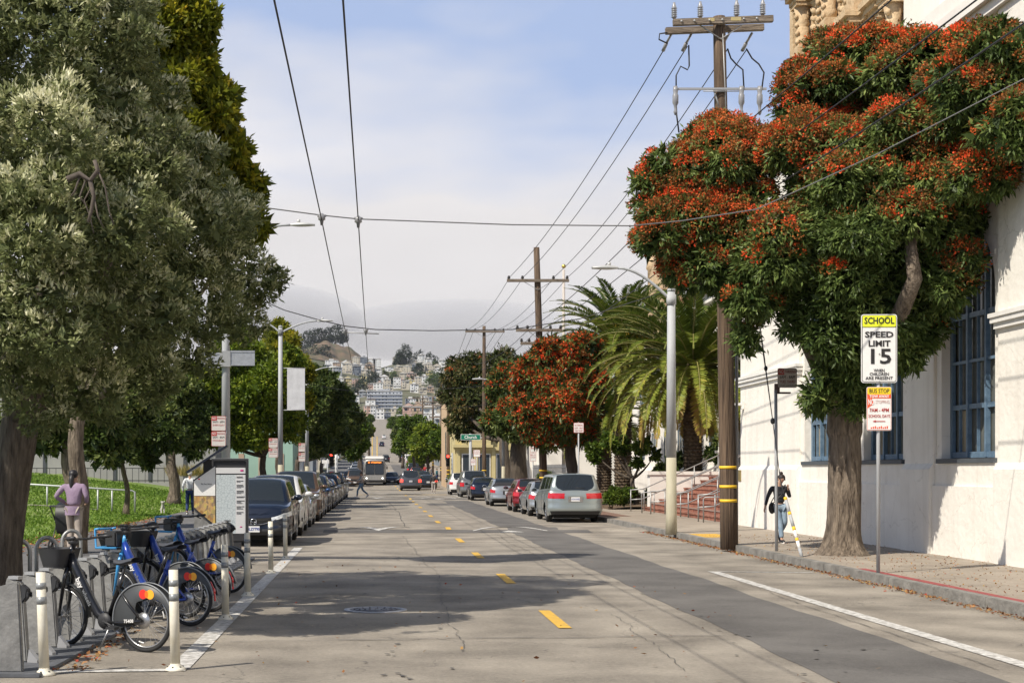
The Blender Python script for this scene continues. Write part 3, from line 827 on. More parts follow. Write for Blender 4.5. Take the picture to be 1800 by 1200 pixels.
# ---- brick steps
M_brick = bpy.data.materials.new('red_brick_step'); M_brick.use_nodes = True
_t = M_brick.node_tree; _b = _t.nodes['Principled BSDF']; _br = _t.nodes.new('ShaderNodeTexBrick'); _tc = _t.nodes.new('ShaderNodeTexCoord'); _mp = _t.nodes.new('ShaderNodeMapping'); _mp.inputs['Rotation'].default_value = (0, R(0), R(90))
_t.links.new(_tc.outputs['Object'], _mp.inputs[0]); _t.links.new(_mp.outputs[0], _br.inputs[0])
_br.inputs['Color1'].default_value = (.20, .065, .038, 1); _br.inputs['Color2'].default_value = (.32, .12, .07, 1); _br.inputs['Mortar'].default_value = (.30, .22, .18, 1)
_br.inputs['Scale'].default_value = 1; _br.inputs['Brick Width'].default_value = .22; _br.inputs['Row Height'].default_value = .3; _br.inputs['Mortar Size'].default_value = .012
_t.links.new(_br.outputs['Color'], _b.inputs['Base Color']); _b.inputs['Roughness'].default_value = .9
st = empty('entrance_steps', (WALL, 0, SW), 0, 'wide red brick steps rising to the school entrance beside the cream wing', 'steps')
m_ = MB(); NS, RI, TR = 9, .165, .36
for i in range(NS):
    m_.box(i * TR - .02, 47.5, RI * i, 5.3, 64.6 , RI * (i + 1) - .045)
    m_.box(i * TR - .05, 47.5, RI * (i + 1) - .045, 5.3, 64.62, RI * (i + 1))
m_.build('steps', M_brick, st)
m_ = MB(); m_.box(.3, 64.65, -.1, 5.3, 65.3, 1.55); m_.box(.2, 64.6, 1.55, 5.3, 65.4, 1.7)
m_.box(3.4, 64.6, 1.7, 4.0, 65.3, 2.5); m_.box(3.3, 64.5, 2.5, 4.1, 65.4, 2.62)
m_.build('cheek_wall', M_stucco2, st)
M_galv = mat('galvanised_rail', (.34, .34, .33), .45, .5, var=.15, vs=8)
for yy in (50.3, 54.6, 59.0, 63.6):
    m_ = MB()
    for hz in (.9, .48):
        m_.tube([(-.75, yy, hz), (-.2, yy, hz + .04), (NS * TR - .2, yy, hz + NS * RI), (NS * TR + .9, yy, hz + NS * RI)], .025, 6)
    for k in (0, 3, 6, 9): m_.cyl((k * TR - .15, yy, max(0, k * RI - .1)), (k * TR - .15, yy, k * RI + .93), .025, n=6)
    m_.cyl((-.72, yy, 0), (-.72, yy, .92), .025, n=6); m_.cyl((NS * TR + .85, yy, NS * RI), (NS * TR + .85, yy, NS * RI + .92), .025, n=6)
    m_.build('handrail', M_galv, st)
# low hoop rails in front of the steps
for i, (xx, yy) in enumerate(((10.9, 60.5), (10.95, 55.5), (11.0, 49.6))):
    m_ = MB(); m_.tube([(0, 0, 0), (0, 0, .78), (.05, 0, .84), (.45 + .3 * (i == 2), 0, .86), (.6 + .6 * (i == 2), 0, .84)], .024, 6)
    if i < 2: m_.cyl((.5, 0, 0), (.5, 0, .85), .024, n=6)
    o = m_.build('hoop_rail', M_galv, None, loc=(xx, yy, SW)); tag(o, ['galvanised hoop rail at the far end of the brick steps', 'galvanised hoop rail at the middle of the brick steps', 'curved handrail reaching from the brick steps to the cream wing corner'][i], 'railing')

# ---- garden strip beside the steps
sg = MB(); sg.grid([[(x, y, SW + .02 + .25 * min(1, max(0, (x - 10.6) / 3))) for x in np.linspace(10.6, 16.6, 6)] for y in np.linspace(66, 100, 12)])
sg.box(10.45, 66, 0, 10.6, 100, SW + .12)
tag(sg.build('garden_soil', M_dirt), kind='structure')
gb = empty('garden_balustrade', (13.6, 88.5, .2), 0, 'pale low balustrade wall behind the palm trunks', 'wall')
m_ = MB(); m_.box(0, 0, 0, .3, 12, .35); m_.box(-.04, 0, 1.05, .34, 12, 1.2)
for i in range(30): m_.lathe([(.07, .35), (.1, .55), (.05, .8), (.08, 1.05)], c=(.15, .2 + i * .4, 0), n=6)
m_.build('balusters', M_stucco2, gb)
fnc = empty('metal_fence', (11.0, 84, SW), 0, 'grey vertical bar metal fence beside the white wing', 'fence')
m_ = MB()
for i in range(70): m_.box(-.012, i * .28, 0, .012, i * .28 + .03, 2.1)
m_.box(-.02, 0, .2, .02, 19.5, .25); m_.box(-.02, 0, 1.9, .02, 19.5, 1.95)
m_.build('bars', mat('fence_grey', (.22, .23, .25), .5, .4), fnc)

# ================================================================ street furniture
M_pole = mat('galvanised_pole', (.33, .34, .35), .75, .05, var=.12, vs=6, col2=(.42, .43, .435), stretch=(1, 1, .15))
M_poletan = mat('tan_painted_pole', (.38, .35, .25), .7, var=.12, vs=4, col2=(.46, .42, .31), stretch=(1, 1, .2))
M_alu = mat('bare_aluminium', (.42, .43, .45), .45, .6, var=.1, vs=10)
M_wood = mat('weathered_pole_wood', (.045, .028, .018), .9, var=.4, vs=7, bump=1, bs=14, col2=(.185, .125, .08), stretch=(3, 3, .10), detail=8)
M_wood2 = mat('grey_crossarm_wood', (.15, .115, .085), .9, var=.4, vs=6, bump=.8, bs=16, col2=(.24, .195, .15), stretch=(.3, 3, 3), detail=8)
M_wire = mat('cable_black', (.02, .02, .022), .6, var=0)
M_wirelt = mat('cable_grey', (.13, .13, .13), .6, var=0)
M_ins = mat('grey_porcelain', (.24, .24, .25), .3, var=0, spec=.6)
M_hdw = mat('galvanised_fitting', (.38, .38, .38), .5, .4, var=0)
M_lampw = mat('lamp_housing', (.48, .48, .47), .5, .2, var=0)
M_ysp = mat('yellow_band', (.80, .50, .03), .6, var=0)
M_sw = mat('sign_white', (.78, .77, .74), .5, var=.04, vs=20)
M_sy = mat('sign_fluorescent_yellow', (.78, .83, .03), .5, var=0)
M_sy2 = mat('sign_yellow', (.85, .60, .02), .5, var=0)
M_sk = mat('sign_black', (.02, .018, .018), .6, var=0)
M_sr = mat('sign_red', (.42, .035, .03), .5, var=0)
M_sro = mat('sign_orange_red', (.75, .10, .03), .5, var=0)
M_sg = mat('sign_green', (.0, .17, .10), .5, var=0)
M_sgr = mat('faded_sign_face', (.46, .41, .36), .7, var=.12, vs=12)

def rrect(w_, h, r, n=5):
    pts = []
    for cx, cy, a0 in ((w_ / 2 - r, h / 2 - r, 0), (-w_ / 2 + r, h / 2 - r, 90), (-w_ / 2 + r, -h / 2 + r, 180), (w_ / 2 - r, -h / 2 + r, 270)):
        for i in range(n + 1):
            a = R(a0 + 90 * i / n); pts.append((cx + r * math.cos(a), cy + r * math.sin(a)))
    return pts
def plate(mb, w_, h, r, y, cz, th=.004, mi=0, cx=0):
    pts = [(x + cx, z + cz) for x, z in rrect(w_, h, r)]
    mb.prism(pts[::-1], 'y', y, y + th, mi)

# school speed limit sign
sp = empty('school_speed_sign', (8.54, 25.1, SW), R(-3), 'white SPEED LIMIT 15 school sign above a bus stop plate on thin pole', 'traffic sign')
m_ = MB(); m_.cyl((0, .03, -.05), (0, .03, 4.38), .031, n=12); m_.build('pole', M_pole, sp)
m_ = MB(); plate(m_, .60, 1.16, .045, -.020, 3.81); face = m_.build('sign_panel', M_sw, sp)
m_ = MB(); pts = [(x, z) for x, z in rrect(.60, 1.16, .045)]; plate(m_, .572, 1.132, .035, -.0235, 3.81, .003); m_.build('sign_border', M_sk, face)
m_ = MB(); plate(m_, .552, 1.112, .028, -.026, 3.81, .003); m_.build('face', M_sw, face)
m_ = MB(); plate(m_, .552, .19, .02, -.029, 4.272, .003); m_.build('yellow_header', M_sy, face)
m_ = MB(); m_.box(-.276, -.0295, 4.168, .276, -.0265, 4.178); m_.build('header_rule', M_sk, face)
for s, sz, zz, w_ in (('SCHOOL', .153, 4.276, .50), ('SPEED', .137, 4.042, .476), ('LIMIT', .137, 3.89, .364), ('15', .355, 3.664, .34), ('WHEN', .073, 3.436, .18), ('CHILDREN', .073, 3.374, .32), ('ARE PRESENT', .073, 3.306, .456)):
    text(s, sz, M_sk, face, (0, -.0325, zz), bold=.007 if sz > .3 else .004 if sz > .1 else .001, w=w_)
for zz in (3.255, 3.72): m_ = MB(); m_.cyl((0, -.038, zz), (0, -.02, zz), .012, n=8); m_.build('bolt', M_hdw, face)
m_ = MB(); plate(m_, .415, .74, .03, -.02, 2.79); bs_ = m_.build('bus_stop_panel', M_sw, sp)
m_ = MB(); plate(m_, .40, .725, .026, -.023, 2.79, .002); m_.build('sign_border', M_sro, bs_)
m_ = MB(); plate(m_, .388, .60, .02, -.026, 2.735, .002); m_.build('face', M_sw, bs_)
m_ = MB(); plate(m_, .392, .115, .02, -.029, 3.092, .002); m_.build('yellow_header', M_sy2, bs_)
m_ = MB(); m_.box(-.194, -.029, 2.965, .194, -.0265, 3.032); m_.prism([(-.194, 2.80), (-.09, 2.87), (-.12, 2.965), (-.194, 2.965)][::-1], 'y', -.0288, -.0265)
for q in range(9): m_.box(-.14 + q * .033, -.029, 2.452, -.12 + q * .033 , -.0265, 2.478 + .01 * (q % 3))
m_.build('worn_red_field', M_sro, bs_)
text('BUS STOP', .098, M_sk, bs_, (0, -.032, 3.088), bold=.001, w=.33)
text('TOW AWAY', .066, M_sw, bs_, (0, -.032, 2.998), bold=.002, w=.33)
text('NO', .13, M_sw, bs_, (-.135, -.032, 2.9), bold=.003, w=.10); text('STOPPING', .08, mat('faded_red_print', (.62, .42, .38), .6, var=0), bs_, (.055, -.032, 2.905), w=.23)
text('7AM - 4PM', .088, M_sr, bs_, (0, -.032, 2.765), bold=.001, w=.32)
text('SCHOOL DAYS', .07, M_sr, bs_, (0, -.032, 2.665), bold=.0006, w=.36)
m_ = MB(); m_.box(-.07, -.032, 2.572, .10, -.0275, 2.584); m_.prism([(-.11, 2.578), (-.06, 2.598), (-.06, 2.558)], 'y', -.032, -.0275); m_.build('arrow', M_sr, bs_)

# no parking pole
npk = empty('no_parking_sign', (8.68, 32.0, SW), 0, 'faded NO PARKING sign atop a grey pole beside the walking woman', 'traffic sign')
m_ = MB(); m_.tube([(0, 0, -.05), (-.01, 0, 1.8), (-.02, 0, 3.48)], .034, 12); m_.build('pole', M_pole, npk)
m_ = MB(); m_.box(-.045, -.03, 3.42, .06, .03, 3.62); m_.box(.02, -.02, 3.4, .30, .02, 3.44); m_.build('bracket', mat('rusty_bracket', (.12, .08, .07), .8), npk)
m_ = MB(); plate(m_, .42, .42, .035, -.035, 3.74, .006, cx=.22); f = m_.build('sign_panel', mat('sign_dark_edge', (.12, .085, .07), .7), npk)
m_ = MB(); plate(m_, .40, .40, .028, -.039, 3.74, .003, cx=.22); m_.build('face', M_sgr, f)
m_ = MB(); m_.box(.025, -.042, 3.81, .15, -.0385, 3.935); m_.build('red_field', M_sr, f)
text('NO', .12, M_sgr, f, (.087, -.044, 3.872), w=.10, bold=.002); text('PARKING', .085, mat('faded_dark_red', (.20, .04, .035), .6, var=0), f, (.285, -.043, 3.872), w=.235, bold=.001)
text('6AM - 8AM', .095, M_sk, f, (.22, -.043, 3.755), w=.33); text('TUES  THURS', .08, MATS['faded_dark_red'], f, (.22, -.043, 3.655), w=.32, bold=.001); text('STREET CLEANING', .048, M_sk, f, (.22, -.043, 3.575), w=.34)

def lamp_head(mb, x, z, s, L=.72):
    """cobra head pointing to +-x"""
    n = 10
    Pg = []
    for i in range(n + 1):
        t = i / n; xx = x + s * L * t
        hw = .05 + .11 * math.sin(min(1, t * 1.25) * math.pi / 2) * (1 - max(0, t - .75) * 2.6)
        hz = .045 + .05 * math.sin(math.pi * min(1, t * 1.1)) * (1 - .5 * t)
        Pg.append([(xx, hw * math.cos(a), z + .02 * 0 + hz * math.sin(a) * (1 if math.sin(a) > 0 else .55)) for a in np.linspace(0, 2 * math.pi, 13)])
    mb.grid(Pg)
    mb.cyl((x + s * .24, 0, z + .06), (x + s * .24, 0, z + .16), .05, n=8)
def street_lamp(x, y, h, r, tan_z, arms, label, group=None, base=SW):
    t = empty('street_lamp', (x, y, base), 0, label, 'street lamp', group)
    m_ = MB(); m_.tube([(0, 0, tan_z), (0, 0, h)], [r * .92, r * .72], 20); m_.lathe([(r * .8, h), (r * .75, h + .06), (.02, h + .1)], n=16); m_.build('pole', M_pole, t)
    m_ = MB(); m_.tube([(0, 0, -.05), (0, 0, .5), (0, 0, tan_z)], [r * 1.08, r, r * .93], 20); m_.build('pole_base', M_poletan, t)
    for (s, reach, rise) in arms:
        m_ = MB(); path = []
        for i in range(10):
            a = i / 9; path.append((s * reach * a, 0, h - .25 + rise * math.sin(a * math.pi / 2) + .0))
        m_.tube(path, [.045 - .012 * i / 9 for i in range(10)], 8); m_.cyl((0, 0, h - .38), (0, 0, h - .1), r * .9, n=14); m_.build('arm', M_pole, t)
        m_ = MB(); lamp_head(m_, s * reach, h - .25 + rise, s); m_.build('lamp_head', M_lampw, t)
    return t
street_lamp(8.28, 41.4, 6.75, .15, 2.1, [(-1, 1.5, .9)], 'tall grey street lamp with tan painted base on the right kerb')
street_lamp(-4.4, 43.5, 8.75, .14, 2.0, [(1, 1.9, .45)], 'single arm street lamp carrying plain-backed street signs behind the map panel')
street_lamp(-4.4, 68.5, 8.35, .13, 2.0, [(1, 1.7, .55), (-1, .9, .5)], 'twin arm street lamp with a white banner on the left pavement')
street_lamp(-4.4, 95.0, 8.1, .13, 2.0, [(1, 1.4, .5), (-1, 1.0, .5)], 'slim twin arm street lamp farther along the left row of parked cars')
street_lamp(8.3, 96.0, 7.4, .12, 2.0, [(-1, 1.3, .5)], 'lamp arm showing among the red trees beyond the second utility pole')

# back side of street name plates on lamp 1
sn = empty('street_name_sign', (-4.4, 43.35, 5.13), R(2), 'bare aluminium backs of two street name plates on the lamp pole', 'street sign')
m_ = MB(); m_.box(-.70, -.02, -.22, -.16, .0, .20); m_.box(-.70, -.035, .16, -.16, .01, .21); m_.box(-.70, -.035, -.23, -.16, .01, -.18); m_.build('name_plate', M_alu, sn)
m_ = MB(); m_.box(.14, -.02, -.16, .86, .0, .26); m_.box(.14, -.035, .22, .86, .01, .27); m_.box(.14, -.035, -.17, .86, .01, -.12); m_.build('name_plate', M_alu, sn)
m_ = MB(); m_.box(-.17, -.05, -.2, .15, -.02, .26); m_.lathe([(.16, -.2), (.16, .25)], c=(0, .15, 0), n=14); m_.build('bracket', M_hdw, sn)

def np_panel(parent, cx, cz, lines, y=-.02, w_=.42, h=.43, seed=0):
    m_ = MB(); plate(m_, w_, h, .03, y, cz, .004, cx=cx); f = m_.build('sign_panel', M_sr, parent)
    m_ = MB(); plate(m_, w_ - .02, h - .02, .025, y - .003, cz, .002, cx=cx); m_.build('face', mat('sign_offwhite', (.58, .54, .50), .6, var=.05, vs=20), f)
    m_ = MB(); m_.box(cx - w_ / 2 + .015, y - .006, cz + h * .2, cx - w_ * .12, y - .0035, cz + h / 2 - .015); m_.build('red_field', M_sr, f)
    text('NO', h * .24, M_sw, f, (cx - w_ * .31, y - .008, cz + h * .34), w=w_ * .24); text('PARKING', h * .17, M_sr, f, (cx + w_ * .17, y - .006, cz + h * .34), w=w_ * .52)
    for i, s in enumerate(lines): text(s, h * (.20 if i == 0 else .16), M_sr if i else M_sk, f, (cx, y - .006, cz + h * (.10 - .22 * i)), w=w_ * .8)
nps = empty('no_parking_sign', (-4.55, 43.1, 0), R(3), 'two stacked red and white NO PARKING plates beside the near left lamp pole', 'traffic sign')
np_panel(nps, -.02 - .0, Z(744, 43.1), ['9AM - 6PM', 'EVERYDAY']); np_panel(nps, -.02, Z(771, 43.1) , ['6AM - 8AM', 'MONDAY'])
m_ = MB(); m_.box(.16, 0, Z(786, 43.1), .22, .04, Z(732, 43.1)); m_.build('bracket', M_hdw, nps)
nps = empty('no_parking_sign', (-4.72, 68.3, 0), R(2), 'two stacked NO PARKING plates on the second left lamp pole', 'traffic sign')
np_panel(nps, 0, Z(778, 68.3), ['9AM - 6PM', 'EVERYDAY']); np_panel(nps, 0, Z(795.5, 68.3), ['6AM - 8AM', 'MONDAY'])
m_ = MB(); m_.box(.17, 0, Z(802, 68.3), .25, .04, Z(772, 68.3)); m_.build('bracket', M_hdw, nps)
nps = empty('no_parking_sign', (-4.72, 94.8, 0), 0, 'pair of small NO PARKING plates on the farthest left lamp pole', 'traffic sign')
np_panel(nps, 0, Z(786, 94.8), ['9AM - 6PM', 'EVERYDAY'], h=.55); np_panel(nps, 0, Z(803, 94.8), ['6AM - 8AM', 'MONDAY'], h=.55)
m_ = MB(); m_.box(.17, 0, Z(808, 94.8), .25, .04, Z(782, 94.8)); m_.build('bracket', M_hdw, nps)
bn = empty('street_banner', (-4.15, 68.5, 4.7), 0, 'white vertical banner on the twin arm lamp among yellow green leaves', 'banner')
m_ = MB(); m_.box(.06, -.01, -.0, .88, .01, 1.9); m_.build('cloth', mat('banner_white', (.52, .52, .54), .8), bn)
m_ = MB(); m_.cyl((-.2, 0, 1.92), (.92, 0, 1.92), .02, n=6); m_.cyl((-.2, 0, -.02), (.92, 0, -.02), .02, n=6); m_.build('bracket', M_hdw, bn)

def small_sign(x, y, zt, zb, w_, label, cols, base=SW):
    t = empty('parking_sign', (x, y, base), 0, label, 'traffic sign')
    m_ = MB(); m_.cyl((0, 0, -.05), (0, 0, zt - base), .03, n=8); m_.build('pole', M_pole, t)
    n = len(cols); h = (zt - zb) / n
    for i, (txt, red) in enumerate(cols):
        cz = zt - base - h * (i + .5); m_ = MB(); plate(m_, w_, h - .03, .02, -.04, cz, .004); f = m_.build('sign_panel', M_sr, t)
        m_ = MB(); plate(m_, w_ - .03, h - .06, .02, -.043, cz, .002); m_.build('face', M_sw, f)
        for j, s in enumerate(txt): text(s, h * .26, M_sr, f, (0, -.046, cz + h * (.22 - .26 * j)), w=w_ * .78)
small_sign(X(1017, 61), 61, Z(742, 61), Z(761, 61), .42, 'white parking sign on a pole in front of the large red flowering tree', [(['NO PARKING', '6AM - 8AM', 'TUES THURS'], 1)])
small_sign(X(937, 88), 88, Z(779, 88), Z(811, 88), .36, 'two stacked signs on a pole between the far tree trunks', [(['NO', 'PARKING'], 1), (['BUS', 'STOP'], 1)])
small_sign(X(838, 112), 112, Z(790, 112), Z(803, 112), .5, 'small parking sign before the yellow corner building', [(['NO', 'PARKING'], 1)])
small_sign(X(832, 109), 109, Z(806, 109), Z(818, 109), .36, 'low white notice on a short post before the yellow corner building', [(['2 HOUR', 'PARKING'], 1)])
# green street sign on its pole
gs = empty('street_name_sign', (X(827, 114), 114, SW), 0, 'green Church street name sign on a grey pole in front of the yellow corner building', 'street sign')
m_ = MB(); m_.cyl((0, 0, -.05), (0, 0, Z(762, 114) - SW), .13, .11, n=12); m_.build('pole', M_pole, gs)
zc = Z(768, 114) - SW
m_ = MB(); plate(m_, 1.52, .44, .04, -.17, zc, .02); f = m_.build('sign_panel', M_sw, gs)
m_ = MB(); plate(m_, 1.46, .38, .03, -.175, zc, .01); m_.build('face', M_sg, f)
text('Church', .32, M_sw, f, (0, -.178, zc - .01), bold=.006, w=.95)

# flag pole
fpz = empty('flagpole', (X(991, 100), 100, SW), 0, 'bare white flagpole topped with a gold ball behind the second utility pole', 'flagpole')
m_ = MB(); m_.tube([(0, 0, 0), (0, 0, Z(474, 100) - SW)], [.14, .09], 10); m_.build('pole', M_sgr, fpz)
m_ = MB(); m_.ell((0, 0, Z(468, 100) - SW), (.15, .15, .15)); m_.build('gold_ball', mat('gold_leaf', (.75, .55, .15), .3, .8, var=0), fpz)

# ================================================================ utility poles and wires
def insul(mb, x, y, z, s=1, mi=0):
    pr = [(.03 * s, 0)]
    for k in range(5): pr += [(.05 * s, .05 * k * s + .03), (.075 * s, .05 * k * s + .045), (.05 * s, .05 * k * s + .06)]
    pr += [(.05 * s, .30 * s), (.03 * s, .34 * s), (.03 * s, .38 * s)]
    mb.lathe([(r_, h + z) for r_, h in pr], c=(x, y, 0), n=10, mi=mi)
# pole 1
up = empty('utility_pole', (8.30, 34.7, SW), 0, 'tall wooden utility pole with yellow bands and a double crossarm by the right kerb', 'utility pole', 'wooden utility poles')
TOP = Z(30, 34.7) - SW
lean = X(1264, 34.7) - 8.30
m_ = MB(); m_.tube([(lean * t, 0, TOP * t - .1 * (t == 0)) for t in np.linspace(0, 1, 12)], [.205 - .065 * t for t in np.linspace(0, 1, 12)], 18); m_.build('pole', M_wood, up)
m_ = MB()
for zz in (1.0, 1.33, 1.78): m_.lathe([(.203, zz), (.203, zz + .07)], c=(lean * zz / TOP, 0, 0), n=18)
m_.build('yellow_bands', M_ysp, up)
ca = lambda z: lean * z / TOP
z1_ = Z(48, 34.7) - SW
m_ = MB(); rot = Matrix.Rotation(R(-2.2), 3, 'Y')
m_.box(-1.13 + ca(z1_), -.30, z1_ + .0, 1.20 + ca(z1_), -.17, z1_ + .15, rot=rot, piv=(ca(z1_), 0, z1_)); m_.build('crossarm', M_wood2, up, bevel=.008)
m_ = MB(); m_.box(-1.22 + ca(z1_), .15, z1_ - .06, 1.10 + ca(z1_), .28, z1_ + .09, rot=rot, piv=(ca(z1_), 0, z1_)); m_.build('crossarm', M_wood2, up, bevel=.008)
for px in (1186, 1232, 1296, 1342):
    m_ = MB(); dx = X(px, 34.4) - 8.3; insul(m_, dx, -.235, z1_ + .16 + (dx - ca(z1_)) * .038); m_.build('insulator', M_ins, up)
for px in (1181, 1216, 1282, 1322):
    m_ = MB(); dx = X(px, 35) - 8.3; m_.cyl((dx, .3, z1_ - .05), (dx - .08, .55, z1_ - .22), .03, n=8); m_.cyl((dx - .08, .55, z1_ - .22), (dx - .12, .75, z1_ - .34), .045, n=8); m_.build('dead_end_insulator', M_ins, up)
m_ = MB()
for s in (-1, 1): m_.tube([(ca(z1_) + s * .5, -.16, z1_ + .0), (ca(z1_), -.17, z1_ - .33)], .014, 6)
m_.tube([(ca(11) + .02, -.17, z1_ - .2), (ca(11) + .07, -.16, 10.8), (ca(10) + .10, -.15, 9.6)], .012, 6)
for dx in (-.95, -.65, -.3, 0, .5, .8): m_.cyl((ca(z1_) + dx, -.33, z1_ + .08 + dx * .038), (ca(z1_) + dx, -.29, z1_ + .08 + dx * .038), .025, n=8)
m_.build('braces', M_hdw, up)
m_ = MB(); m_.box(ca(z1_) - .32, -.306, z1_ + .045, ca(z1_) - .18, -.301, z1_ + .12); m_.box(ca(z1_) + .2, -.306, z1_ + .06, ca(z1_) + .44, -.301, z1_ + .14); m_.build('number_tag', mat('tag_tan', (.42, .34, .16), .7, var=0), up)
z2_ = Z(160, 34.7) - SW
m_ = MB(); m_.box(ca(z2_) - 1.03, -.2, z2_ - .025, ca(z2_) + 1.03, -.15, z2_ + .025); m_.tube([(ca(z2_) - .45, -.2, z2_ - .06), (ca(z2_) + .38, -.2, z2_ - .06)], .012, 6); m_.tube([(ca(z2_) - .2, -.15, z2_), (ca(z2_) - .02, -.1, z2_ - .5)], .02, 6); m_.build('fuse_bar', M_hdw, up)
for px in (1187, 1303, 1335):
    dx = X(px, 34.5) - 8.3; m_ = MB(); m_.lathe([(.05, .05), (.06, -.05), (.05, -.12), (.07, -.16), (.07, -.34), (.04, -.40), (.03, -.5), (.05, -.55), (.02, -.62)], c=(dx, -.22, z2_), n=10); m_.build('cable_terminator', M_ins, up)
for pts in (((1209, 82), (1210, 118), (1207, 125), (1195, 119), (1187, 135), (1187, 160)), ((1277, 88), (1283, 105), (1292, 115), (1304, 125), (1306, 160)), ((1310, 88), (1320, 105), (1332, 115), (1341, 130), (1337, 160)), ((1187, 185), (1188, 205), (1192, 235)), ((1303, 185), (1301, 215), (1290, 240)), ((1172, 60), (1158, 62), (1157, 72), (1172, 79))):
    m_ = MB(); m_.tube([(X(a, 34.9) - 8.3, .1, Z(b, 34.9) - SW) for a, b in pts], .018, 6); m_.build('drop_cable', M_wire, up)
m_ = MB(); m_.tube([(.2, .1, 0), (.2, .1, 6)], .035, 8); m_.build('conduit', M_hdw, up)

def upole(x, y, ztop, lean_, arms, label, base=SW, r=.17, ins=True):
    t = empty('utility_pole', (x, y, base), 0, label, 'utility pole', 'wooden utility poles')
    m_ = MB(); h = ztop - base
    m_.tube([(lean_ * k, 0, h * k) for k in np.linspace(0, 1, 6)], [r, r * .95, r * .9, r * .85, r * .8, r * .72], 12); m_.build('pole', M_wood, t)
    m_ = MB()
    for zz in (1.35, 1.7): m_.lathe([(r + .006, zz), (r + .006, zz + .07)], c=(lean_ * zz / h, 0, 0), n=12)
    m_.build('yellow_bands', M_ysp, t)
    for (z_, xl, xr, dep) in arms:
        zz = z_ - base; cx = lean_ * zz / h
        m_ = MB(); m_.box(cx + xl, -dep - .12, zz - .07, cx + xr, -dep, zz + .07)
        m_.tube([(cx + xl * .45, -.16, zz - .05), (cx, -.18, zz - .45), (cx + xr * .45, -.16, zz - .05)], .015, 5, mi=1)
        m_.build('crossarm', [M_wood2, M_hdw], t)
        if ins:
            for q in (.03, .25, .75, .97):
                m_ = MB(); m_.lathe([(.03, 0), (.09, .05), (.05, .09), (.07, .13), (.03, .17)], c=(cx + xl + (xr - xl) * q, -dep - .06, zz + .07), n=8); m_.build('insulator', M_sk, t)
    return t
Y2 = 72.7
upole(8.3, Y2, Z(435, Y2), X(943, Y2) - 8.3, [(Z(494, Y2), -1.52, 1.52, .15), (Z(581, Y2), -1.15, 1.1, .15), (Z(604, Y2), -.95, .75, .15)], 'leaning wooden utility pole with a wide crossarm above the orange flowering tree', r=.2)
Y3 = 113.
upole(8.3, Y3, Z(573, Y3), X(851, Y3) - 8.3, [(Z(583, Y3), -1.45, 1.55, .15)], 'wooden utility pole with short crossarm rising from the dark flowering tree')
upole(X(776, 188), 188, Z(675, 188), 0, [(Z(712, 188), -2.2, .6, .15), (Z(733, 188), -1.6, .6, .15)], 'utility pole with stacked crossarms just past the far traffic signal', P(188) + SW)
upole(X(761, 226), 226, Z(697, 226), 0, [(Z(706, 226), -2, 1, .15)], 'thin utility pole with slanted braces before the far green trees', P(226) + SW)
upole(X(743, 300), 300, Z(695, 300), 0, [(Z(728, 300), -3.5, 2.5, .15), (Z(700, 300), -2, 1, .15)], 'distant utility pole with long crossarm in front of the hillside', P(300) + SW, r=.2)
upole(X(800, 150), 150, Z(672, 150), 0, [], 'plain wooden pole beside the corner building', P(150) + SW)
upole(X(788, 140), 140, Z(655, 140), 0, [(Z(705, 140), -.3, 2, .15)], 'wooden pole with yellow bands beside the red traffic signal', P(140) + SW)

def wire(pts, label, r=.012, sag=.0, m=None, n=14, group='overhead cables'):
    path = []
    for i in range(len(pts) - 1):
        a, b = Vector(pts[i]), Vector(pts[i + 1])
        for k in range(n + (i == len(pts) - 2)):
            t = k / n; p = a.lerp(b, t); p.z -= sag * 4 * t * (1 - t); path.append(p)
    o = MB().tube(path, r, 5).build('overhead_wire', m or M_wire)
    return tag(o, label, 'wire', group)
for i, (pa, pb) in enumerate((((1172, 79), (896, 492)), ((1208, 82), (920, 492)), ((1278, 88), (974, 492)), ((1312, 88), (998, 492)))):
    A = (X(pa[0], 35.3), 35.3, Z(pa[1], 35.3)); B = (X(pb[0], Y2), Y2, Z(pb[1] - 5, Y2)); C = (X((820, 832, 872, 886)[i], Y3), Y3, Z(580, Y3))
    o = wire([A, B, C], ['outermost power line', 'second power line', 'third power line', 'innermost power line'][i] + ' running from the crossarm of the near pole to the leaning pole', .013, .45)
for i, (X_, Z_) in enumerate(((8.05, 9.5), (8.2, 8.6), (8.0, 7.7))):
    A = (X_ + .3, -6, Z_ + .3); B = (X_, 34.4, Z_); C = (X((925, 940, 958)[i], Y2), Y2, Z((583, 585, 604)[i], Y2)); D = (X((836, 845, 858)[i], Y3), Y3, Z((640, 650, 660)[i], Y3))
    wire([A, B, C, D], ['upper', 'middle', 'lower'][i] + ' black service cable crossing in front of the red flowering tree', .014, .35)
for i in range(4):
    wire([(X((820, 832, 872, 886)[i], Y3), Y3, Z(583, Y3)), (X((764, 768, 778, 782)[i], 188), 188, Z(712, 188)), (X((735, 740, 748, 752)[i], 300), 300, Z(728, 300))], ['outermost', 'second', 'third', 'innermost'][i] + ' far power line sagging from the dark tree pole to the distant poles', .016, .5)
